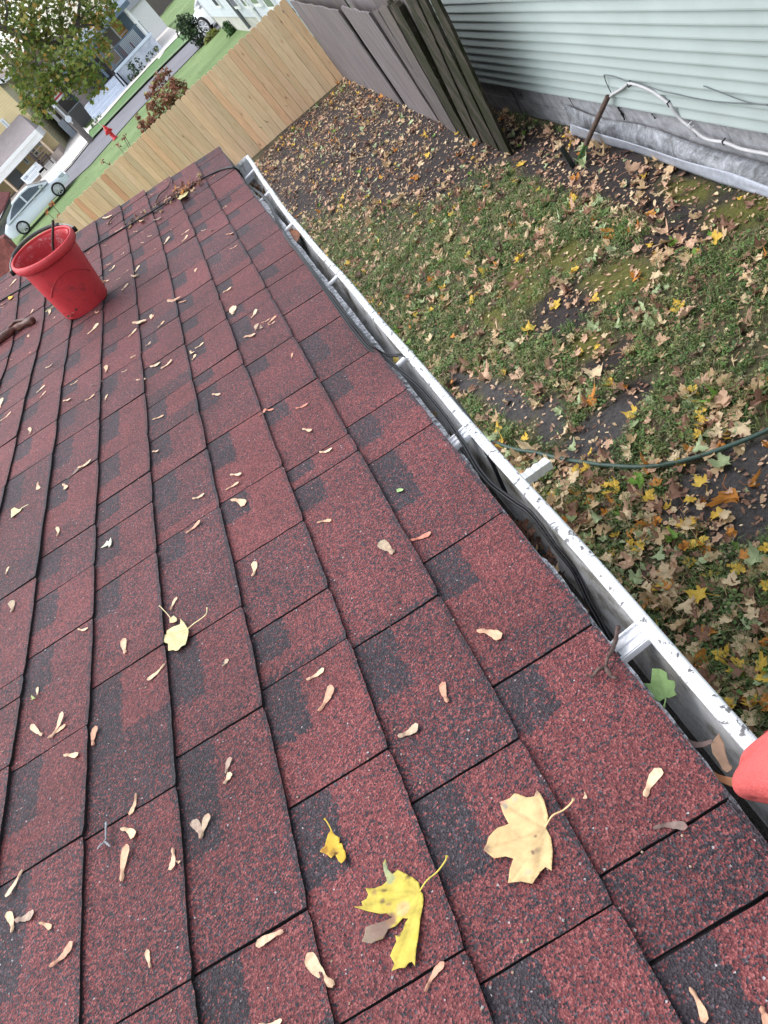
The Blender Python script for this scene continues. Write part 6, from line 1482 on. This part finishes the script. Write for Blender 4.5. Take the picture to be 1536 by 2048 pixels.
# ---------------------------------------------------------------- cars
def car(name, loc, rz, paint, suv, label):
    root = empty(name, loc, label, 'car'); R4 = Matrix.Translation(loc) @ Matrix.Rotation(rz, 4, 'Z')
    L, W = (4.55, 1.80) if not suv else (4.7, 1.88); h = 1.46 if not suv else 1.74; k = 1.0 if not suv else 1.14
    # stations along x (front = +x): z bottom, belt line, half width
    st = [(-2.27, 0.42, 0.86, 0.62), (-2.20, 0.30, 0.98, 0.78), (-1.9, 0.24, 1.02, 0.86), (-1.3, 0.22, 1.03, 0.89), (-0.6, 0.20, 1.00, 0.90), (0.2, 0.20, 0.97, 0.90), (0.9, 0.21, 0.95, 0.89), (1.4, 0.22, 0.90, 0.88), (1.85, 0.24, 0.82, 0.85), (2.12, 0.28, 0.72, 0.76), (2.25, 0.34, 0.60, 0.60)]
    mb = MB(); m = 11; vs = []
    for (x, zb, zt, hw) in st:
        zt *= k
        for j in range(m):
            a = j / (m - 1); t_ = (a - 0.5) * 2
            if a < 0.15: y, z = -hw * 0.96, zb
            ang = math.pi * a
            y = -math.cos(ang); yy = math.copysign(abs(y) ** 0.38, y) * hw; z = zb + (zt - zb) * (math.sin(ang) ** 0.42)
            if 0.3 < a < 0.7: z += 0.02
            vs.append(R4 @ Vector((x, yy, z)))
    mb.add(vs, [(i * m + j, i * m + j + 1, (i + 1) * m + j + 1, (i + 1) * m + j) for i in range(len(st) - 1) for j in range(m - 1)] + [tuple(range(m)), tuple((len(st) - 1) * m + j for j in range(m - 1, -1, -1))])
    mb.build('body', paint, root, smooth=True)
    # greenhouse
    roofp = [(-1.95 if suv else -1.85, 0.98), (-1.75 if suv else -1.35, 1.30), (-1.35 if suv else -0.85, 1.43), (-0.2, 1.47), (0.35, 1.43), (0.75, 1.24), (1.25, 0.96)]
    def ring(x, z, inset): 
        zz = z * (k if suv else 1); f = max(0.0, min(1, (z - 0.95) / 0.52)); hw = 0.86 - 0.20 * f - inset; return [R4 @ Vector((x, -hw, zz)), R4 @ Vector((x, -hw * 0.8, zz + 0.03 * f)), R4 @ Vector((x, 0, zz + 0.05 * f)), R4 @ Vector((x, hw * 0.8, zz + 0.03 * f)), R4 @ Vector((x, hw, zz))]
    mb = MB(); vs = []
    for (x, z) in roofp: vs += ring(x, z, 0.0)
    mb.add(vs, [(i * 5 + j, i * 5 + j + 1, (i + 1) * 5 + j + 1, (i + 1) * 5 + j) for i in range(len(roofp) - 1) for j in range(4)], 0)
    rfm = mb.build('roof', paint, root, smooth=True)
    for sy in (-1, 1):
        prof = [(-1.70 if suv else -1.55, 1.00), (-1.55 if suv else -1.10, 1.26), (-0.75, 1.38), (-0.1, 1.40), (0.35, 1.35), (0.95, 1.04), (0.95, 0.99)]
        def pt(x, z, o_): f = max(0.0, min(1, (z - 0.95) / 0.52)); return R4 @ Vector((x, sy * (0.862 - 0.20 * f + o_), z * (k if suv else 1)))
        lower = [(x, 0.93) for x, z in prof]
        mb = MB(); mb.add([pt(x, z, 0.0) for x, z in roofp] + [R4 @ Vector((x, sy * 0.87, 0.90 * (k if suv else 1))) for x, z in roofp], [(i, i + 1, len(roofp) + i + 1, len(roofp) + i) for i in range(len(roofp) - 1)]); mb.build('pillar_panel', paint, root)
        for (lo, hi) in ((-1.6, -0.32), (-0.22, 1.0)):
            pp = [(x, z) for x, z in prof if lo <= x <= hi]
            def zt(x):
                for (xa, za), (xb, zb2) in zip(prof[:-1], prof[1:]):
                    if xa <= x <= xb: return za + (zb2 - za) * (x - xa) / max(1e-6, xb - xa)
                return 1.0
            xs = sorted(set([max(lo, prof[0][0])] + [x for x, z in pp] + [min(hi, 0.94)])); n_ = len(xs)
            mb = MB(); mb.add([pt(x, zt(x), 0.006) for x in xs] + [pt(x, 0.985, 0.008) for x in xs], [(i, i + 1, n_ + i + 1, n_ + i) for i in range(n_ - 1)]); mb.build('side_window', M['carglass'], root)
        mb = MB(); mb.box(R4 @ Vector((0.80, sy * 0.98, 1.02 * (k if suv else 1))), (0.16, 0.18, 0.12), rz); mb.build('mirror', paint, root)
        for xx in (-0.95, 0.15): mb = MB(); mb.box(R4 @ Vector((xx, sy * 0.905, 0.86 * k)), (0.18, 0.03, 0.03), rz); mb.build('door_handle', M['chrome'], root)
        mb = MB(); mb.box(R4 @ Vector((2.0, sy * 0.68, 0.66 * k)), (0.34, 0.26, 0.14), rz); mb.build('headlight', M['glasspale'], root)
        for xw in (-1.38, 1.36):
            c = R4 @ Vector((xw, sy * 0.80, 0.33 * (1.08 if suv else 1))); ax = (R4.to_3x3() @ Vector((0, sy, 0))).normalized(); r_ = 0.33 * (1.1 if suv else 1)
            Mw = Matrix.Translation(c) @ ax.to_track_quat('Z', 'Y').to_matrix().to_4x4()
            ar = MB(); ar.lathe([(r_ * 1.07, 0.02), (r_ * 1.07, 0.100), (r_ * 1.0, 0.106)], Mw, 28); ar.build('wheel_arch', M['dark'], root)
            tw = MB(); tw.lathe([(r_ * 0.74, -0.1), (r_ * 0.97, -0.1), (r_, -0.06), (r_, 0.09), (r_ * 0.96, 0.125), (r_ * 0.78, 0.13), (r_ * 0.74, 0.10)], Mw, 28); whl = tw.build('wheel', M['tyre'], root, smooth=True)
            rm = MB(); rm.lathe([(r_ * 0.78, 0.125), (r_ * 0.74, 0.135), (r_ * 0.68, 0.11)], Mw, 28); rm.lathe([(0.001, 0.125), (r_ * 0.16, 0.125), (r_ * 0.18, 0.10)], Mw, 12)
            for q in range(9):
                a = 2 * math.pi * q / 9; e1 = Mw @ Vector((0.1 * r_ * math.cos(a), 0.1 * r_ * math.sin(a), 0.115)); e2 = Mw @ Vector((r_ * 0.74 * math.cos(a), r_ * 0.74 * math.sin(a), 0.118)); rm.tube([e1, e2], 0.022, 5)
            rm.build('rim', M['chrome'], whl)
    # windscreen and rear screen
    for (i0, i1) in ((4, 6), (0, 2)):
        mb = MB(); vs = []
        for i in range(i0, i1 + 1):
            for v in ring(roofp[i][0], roofp[i][1], 0.07): vs.append(v + (R4.to_3x3() @ Vector((0.012 if i0 == 4 else -0.012, 0, 0.012))))
        mb.add(vs, [(i * 5 + j, i * 5 + j + 1, (i + 1) * 5 + j + 1, (i + 1) * 5 + j) for i in range(i1 - i0) for j in range(4)]); mb.build('windscreen', M['carglass'], root, smooth=True)
    mb = MB(); mb.box(R4 @ Vector((2.20, 0, 0.42)), (0.12, 1.1, 0.16), rz); mb.build('grille', M['dark'], root)
    return root
def paintm(name, c, m_=0.25):
    t = MT(name); t.set(c, 0.22, m_, 0.5); t.b.inputs['Coat Weight'].default_value = 0.5; return t.m
M['carglass'] = simple('car glass', (0.07, 0.09, 0.12), 0.08, 0.2, 1, spec=0.8); M['chrome'] = simple('alloy', (0.62, 0.63, 0.66), 0.3, 0.05, 10, metal=0.6); M['tyre'] = simple('tyre rubber', (0.02, 0.02, 0.022), 0.8)
wf, wr = on_z(125, 391, 0.0), on_z(60, 462, 0.0)
dirc = (wf - wr); ang = math.atan2(dirc.y, dirc.x); un = dirc.normalized(); midc = (wf + wr) / 2 + Vector((-un.y, un.x, 0)) * 0.85
scar = dirc.length / 2.74; print('car wheelbase', dirc.length, 'ang', math.degrees(ang), midc)
cr = car('parked_car', (0, 0, 0), 0.0, paintm('pale silver blue car paint', (0.62, 0.67, 0.73)), False, 'pale silver blue sedan parked at the street edge beyond the pine fence')
cr.location = (midc.x, midc.y, 0.0); cr.rotation_euler = (0, 0, ang); cr.scale = (0.87, 0.87, 0.87)
cs = car('parked_suv', (0, 0, 0), 0.0, paintm('white car paint', (0.80, 0.82, 0.84), 0.0), True, 'white sport utility car half hidden behind the corner of the white house')
wq = on_z(421, 64, 0.0); a2 = math.radians(128)
cs.rotation_euler = (0, 0, a2); cs.location = (wq.x - 1.36 * math.cos(a2) + 0.85 * math.sin(a2), wq.y - 1.36 * math.sin(a2) - 0.85 * math.cos(a2), 0)
# ---------------------------------------------------------------- vegetation
def leafcloud(mb, rr, cen, rad, n, size, cols, flat_=0.0):
    for _ in range(n):
        while True:
            v = Vector((rr.uniform(-1, 1), rr.uniform(-1, 1), rr.uniform(-1, 1)))
            if v.length < 1: break
        p = Vector(cen) + Vector((v.x * rad[0], v.y * rad[1], v.z * rad[2]))
        c = rr.choice(cols); k = rr.uniform(0.75, 1.25); s_ = size * rr.uniform(0.6, 1.25)
        q = Matrix.Rotation(rr.uniform(0, 6.28), 3, 'Z') @ Matrix.Rotation(rr.gauss(0.6, 0.7), 3, 'X')
        shp = [(0, -0.5), (0.42, -0.42), (0.32, -0.05), (0.55, 0.18), (0.2, 0.2), (0, 0.58), (-0.2, 0.2), (-0.55, 0.18), (-0.32, -0.05), (-0.42, -0.42)]
        mb.add([p + q @ Vector((x * s_, y * s_, 0.18 * s_ * abs(x))) for x, y in shp], [tuple(range(10))], 0, (c[0] * k, c[1] * k, c[2] * k))
M['foliage'] = attrcol('foliage', 0.6, 0.12, 9, 0.35, 0)
def maple_tree():
    """trunk stands outside the frame at the left; a long limb carries foliage into the top left corner"""
    rr = random.Random(19); D = 24.0
    def at(px, py, dep): d = ray(px, py); return CAM + d * (dep / d.dot(fw) )
    limb = [at(-560, 180, 25), at(-420, 120, 25.0), at(-260, 70, 24.6), at(-120, 45, 24.2), at(-10, 52, 24), at(45, 72, 24), at(90, 86, 24), at(125, 84, 24), at(148, 66, 24), at(156, 40, 24.2), at(160, 5, 24.4), at(175, -40, 24.6)]
    base = limb[0]; ground = Vector((base.x - 0.4, base.y, -0.03))
    root = empty('maple_tree', tuple(ground), 'maple tree with yellowing green leaves hanging over the top left corner', 'tree')
    bk_ = simple('grey brown bark', (0.105, 0.088, 0.080), 0.9, 0.3, 9, bump=0.5)
    mb = MB(); tr = smooth_path([ground, ground + Vector((0.05, 0, 2)), Vector((base.x - 0.1, base.y, base.z * 0.75)), base + Vector((0, 0, 0.4)), base + Vector((0.4, 0.3, 3.0)), base + Vector((0.2, 0.8, 6.0))], 5)
    mb.tube(tr, [0.42 - 0.33 * i / (len(tr) - 1) for i in range(len(tr))], 12); mb.build('trunk', bk_, root, smooth=True)
    mb = MB(); lp = smooth_path(limb, 5); mb.tube(lp, [0.15 - 0.115 * i / (len(lp) - 1) for i in range(len(lp))], 8)
    br = [[(18, 62), (32, 45), (45, 28), (62, 8), (75, -20)], [(120, 86), (122, 105), (121, 120)], [(10, 50), (14, 20), (2, -20)], [(60, 78), (75, 130), (84, 165), (88, 200), (78, 235)], [(118, 88), (150, 110), (175, 140), (190, 165)], [(30, 62), (42, 100), (50, 140), (60, 170)], [(150, 55), (185, 50), (215, 60)], [(150, 60), (170, 30), (200, 5)], [(100, 88), (110, 125), (130, 160), (140, 185)], [(-60, 48), (-30, 100), (-10, 140)], [(90, 86), (96, 50), (92, 10)]]
    for b in br:
        pts = [at(x, y, D + rr.uniform(-0.6, 0.6) * (i > 0)) for i, (x, y) in enumerate(b)]; q = smooth_path(pts, 4); mb.tube(q, [0.05 - 0.036 * i / (len(q) - 1) for i in range(len(q))], 6)
    mb.build('branches', bk_, root, smooth=True)
    cols = [(0.15, 0.21, 0.05), (0.20, 0.27, 0.06), (0.25, 0.29, 0.08), (0.11, 0.17, 0.05), (0.20, 0.25, 0.06), (0.34, 0.29, 0.08), (0.40, 0.25, 0.07), (0.18, 0.22, 0.07), (0.22, 0.26, 0.08)]
    mb = MB()
    spots = [(20, 20, 45, 200), (80, 20, 50, 230), (140, 20, 45, 210), (190, 22, 36, 130), (30, 80, 45, 190), (85, 60, 40, 150), (15, 125, 36, 140), (70, 125, 42, 200), (120, 130, 42, 200), (165, 125, 36, 150), (60, 170, 32, 120), (95, 165, 32, 120),
             (150, 90, 34, 120), (180, 60, 34, 110), (205, 30, 26, 70), (220, 10, 22, 50), (135, 165, 32, 120), (175, 165, 28, 90), (55, 205, 22, 60), (88, 212, 24, 80), (75, 238, 13, 26), (90, 190, 22, 60), (190, 150, 22, 60), (205, 175, 12, 18), (185, 190, 14, 22), (45, 150, 32, 90), (200, 95, 24, 60), (130, 55, 34, 90), (110, 100, 34, 110), (50, 50, 34, 100), (235, 50, 12, 14), (215, 115, 12, 16),
             (-40, 20, 55, 260), (-50, 100, 50, 220), (-110, 50, 60, 240), (20, -50, 60, 260), (110, -45, 60, 260), (190, -30, 40, 120), (-200, 60, 80, 280), (-320, 60, 90, 300), (-60, -60, 80, 260), (-420, 20, 100, 300), (-230, -60, 90, 260), (-500, -100, 120, 320), (-620, 60, 100, 240)]
    for (px, py, r_, n) in spots:
        dep = D + rr.uniform(-1.2, 1.2); c = at(px, py, dep); R_w = r_ / FPX * dep
        leafcloud(mb, rr, c, (R_w * 1.05, R_w * 1.2, R_w * 1.0), int(n * 1.4), 0.135, cols)
    mb.build('crown', M['foliage'], root)
maple_tree()
def bush(name, label, foot, spots, n_scale, size, cols, stems, group=None, cat='shrub'):
    root = empty(name, tuple(foot), label, cat, group); rr = random.Random(int(foot[0] * 37 + foot[1] * 11))
    mb = MB()
    for (c, r_, n) in spots: leafcloud(mb, rr, c, r_, int(n * n_scale), size, cols)
    mb.build('foliage', M['foliage'], root)
    mb = MB()
    for s_ in stems: q = smooth_path([Vector(p) for p in s_], 4); mb.tube(q, [0.016 - 0.010 * i / (len(q) - 1) for i in range(len(q))], 5)
    mb.build('stems', simple('dark stems', (0.09, 0.05, 0.04), 0.8), root)
BRN = [(0.24, 0.09, 0.06), (0.30, 0.13, 0.08), (0.18, 0.07, 0.05), (0.34, 0.16, 0.11), (0.24, 0.12, 0.07)]
def at(px, py, dep): d = ray(px, py); return CAM + d * (dep / d.dot(fw))
def plant_at(px_list, dep, foot_px, name, label, cols, size, nn, group=None):
    f = at(foot_px[0], foot_px[1], dep); f = Vector((f.x, f.y, -0.03)); spots = []; stems = []
    for (px, py, r_, n) in px_list:
        c = at(px, py, dep + (hash((px, py)) % 7 - 3) * 0.08); R_w = r_ / FPX * dep; spots.append((c, (R_w, R_w * 0.9, R_w), n)); stems.append([f, f.lerp(c, 0.5) + Vector((0, 0, 0.1)), c])
    bush(name, label, f, spots, nn, size, cols, stems, group)
plant_at([(318, 160, 14, 40), (333, 145, 10, 26), (308, 178, 14, 34), (340, 190, 22, 90), (360, 172, 15, 50), (325, 205, 22, 90), (310, 225, 16, 50), (300, 245, 12, 30), (352, 205, 18, 60), (295, 190, 7, 12), (370, 185, 10, 24), (298, 212, 7, 14), (345, 168, 12, 36)], 20.2, (352, 245), 'withered_shrub', 'withered shrub of reddish brown leaves behind the middle of the pine fence', BRN + [(0.32, 0.34, 0.10), (0.34, 0.15, 0.09)], 0.085, 2.2)
plant_at([(275, 232, 6, 8), (283, 250, 8, 14), (292, 262, 9, 18), (302, 252, 8, 16), (290, 278, 8, 14), (305, 240, 6, 10)], 19.6, (320, 300), 'withered_shrub', 'smaller spray of brown leaves left of the big withered shrub', BRN, 0.09, 1.8)
plant_at([(248, 278, 5, 7), (236, 292, 6, 8), (250, 272, 4, 4), (205, 322, 5, 6), (218, 328, 3, 2)], 19.2, (258, 332), 'withered_shrub', 'thin dark stems with few brown leaves below the red hydrant', BRN, 0.075, 1.0)
plant_at([(196, 366, 6, 9), (203, 372, 4, 4)], 18.6, (212, 392), 'withered_shrub', 'single rusty leaf tuft showing over the left half of the pine fence', [(0.30, 0.10, 0.05), (0.36, 0.15, 0.07)], 0.08, 1.1)
plant_at([(103, 408, 5, 8), (93, 424, 6, 9), (120, 434, 6, 8), (128, 437, 5, 5)], 18.2, (135, 462), 'withered_shrub', 'orange brown sprig rising just above the rim of the red bucket', [(0.42, 0.17, 0.07), (0.36, 0.12, 0.06), (0.45, 0.22, 0.09)], 0.085, 1.0)
GRN = [(0.035, 0.065, 0.030), (0.05, 0.09, 0.035), (0.03, 0.05, 0.03), (0.07, 0.10, 0.05)]
plant_at([(376, 48, 20, 120), (392, 72, 17, 100), (370, 62, 18, 100), (386, 44, 12, 50), (403, 88, 12, 50), (362, 42, 12, 40)], 36.0, (398, 92), 'evergreen_bush', 'dark green feathery bush in front of the white sport utility car', GRN, 0.10, 3.2)
plant_at([(424, 72, 12, 50), (432, 66, 8, 26), (415, 82, 9, 26)], 35.3, (420, 92), 'yellow_bush', 'small yellow green bush at the front wheel of the white car', [(0.26, 0.28, 0.06), (0.18, 0.24, 0.06), (0.32, 0.30, 0.10)], 0.10, 3.0)
plant_at([(455, 52, 10, 40), (470, 60, 12, 50), (485, 66, 10, 40), (462, 66, 10, 36)], 31.0, (475, 78), 'foundation_bush', 'low green weeds along the foundation of the white house', [(0.06, 0.14, 0.05), (0.09, 0.17, 0.06), (0.05, 0.10, 0.04)], 0.10, 3.0)
plant_at([(262, 132, 9, 40), (275, 120, 6, 16), (272, 146, 8, 30), (284, 132, 7, 22), (262, 155, 7, 26)], 50.5, (268, 165), 'planter_bush', 'green shrub against the block wall of the slate blue house', GRN + [(0.08, 0.14, 0.06)], 0.16, 1.2)
plant_at([(302, 106, 6, 16), (312, 98, 7, 22), (296, 118, 6, 14)], 50.0, (312, 112), 'planter_bush', 'thin shrub at the right end of the block porch wall', GRN + [(0.16, 0.18, 0.08)], 0.15, 1.2)
plant_at([(190, 240, 6, 16), (200, 232, 6, 14), (186, 252, 5, 12)], 49.5, (190, 258), 'planter_bush', 'pale green plant beside the pale steps left of the block wall', [(0.10, 0.16, 0.08), (0.14, 0.2, 0.1)], 0.15, 1.2)
# dark trees far behind the plank fence
def far_tree(px, py, dep, r_, lab):
    c = at(px, py, dep); f = Vector((c.x, c.y, -0.03)); root = empty('far_tree', tuple(f), lab, 'tree'); rr = random.Random(int(px)); mb = MB(); mb.tube([f, (c.x, c.y, c.z)], [0.3, 0.12], 8); mb.build('trunk', simple('dark bark', (0.08, 0.07, 0.06), 0.9), root)
    mb = MB()
    for _ in range(12): o_ = Vector((rr.uniform(-1, 1), rr.uniform(-1, 1), rr.uniform(-.6, .9))) * r_ * 0.7; leafcloud(mb, rr, c + o_, (r_ * 0.5,) * 3, 60, 0.55, GRN + [(0.07, 0.12, 0.04)])
    mb.build('crown', M['foliage'], root)
far_tree(300, -22, 98, 3.2, 'dark evergreen tree at the very top behind the plank fence'); far_tree(240, -60, 105, 4.5, 'large dark tree behind the slate blue house')
# ---------------------------------------------------------------- corner of the upper roof at the left edge
def upper_roof():
    dep = 5.6
    P = lambda x, y, d_=dep: at(x, y, d_)
    root = empty('porch_wing', tuple(P(-60, 480)), 'corner of a second red shingled roof with a grey fascia at the left edge', 'roof')
    A_, B_, C_, D_ = P(19, 383), P(9, 410), P(-60, 520), P(-70, 388)
    up = Vector((0, 0, 0.012))
    mb = MB(); mb.add([A_, B_, C_, D_, A_ - up, B_ - up, C_ - up, D_ - up], [(0, 1, 2, 3), (0, 4, 5, 1), (1, 5, 6, 2), (0, 3, 7, 4)]); mb.build('shingles', simple('dark red shingles', (0.17, 0.06, 0.06), 0.8, 0.25, 60), root)
    F1, F2, F3 = P(20, 391), P(22, 402), P(-60, 545)
    mb = MB(); mb.add([A_ - up, F1, P(0, 437), P(-60, 528), B_ - up * 1], [(0, 1, 2, 3, 4)]); mb.build('fascia', simple('grey white fascia', (0.48, 0.48, 0.46), 0.7, 0.15, 12), root)
    mb = MB(); mb.add([F1, F2, P(2, 440), P(-60, 540), P(-60, 528), P(0, 437)], [(0, 1, 2, 3, 4, 5)]); mb.build('soffit_edge', M['dark'], root)
    mb = MB(); mb.add([P(20, 400, 5.7), P(24, 412, 5.75), P(14, 436, 5.75), P(8, 478, 5.75), P(-5, 500, 5.75), P(-60, 560, 5.75), P(-60, 538, 5.7), P(2, 441, 5.7)], [tuple(range(8))]); mb.build('wall_panel', simple('grey soffit board', (0.33, 0.33, 0.36), 0.7, 0.12, 8), root)
upper_roof()
def red_wall():
    """low brick-red parapet beyond the ridge"""
    p = [at(6, 476, 4.6), at(20, 488, 4.6), at(33, 503, 4.6), at(34, 520, 4.6), at(6, 560, 4.6), at(-60, 600, 4.6), at(-60, 500, 4.6)]
    n_ = Vector((0, 0.10, 0)); m = len(p); mb = MB(); mb.add(p + [q + n_ for q in p], [tuple(range(m)), tuple(range(2 * m - 1, m - 1, -1))] + [(i, m + i, m + (i + 1) % m, (i + 1) % m) for i in range(m)])
    o = mb.build('brick_parapet', simple('worn dark red brick', (0.17, 0.045, 0.035), 0.8, 0.45, 22, bump=0.5), None, origin=tuple(p[0])); tag(o, 'patch of worn dark red parapet behind the bucket at the left edge', 'parapet')
red_wall()
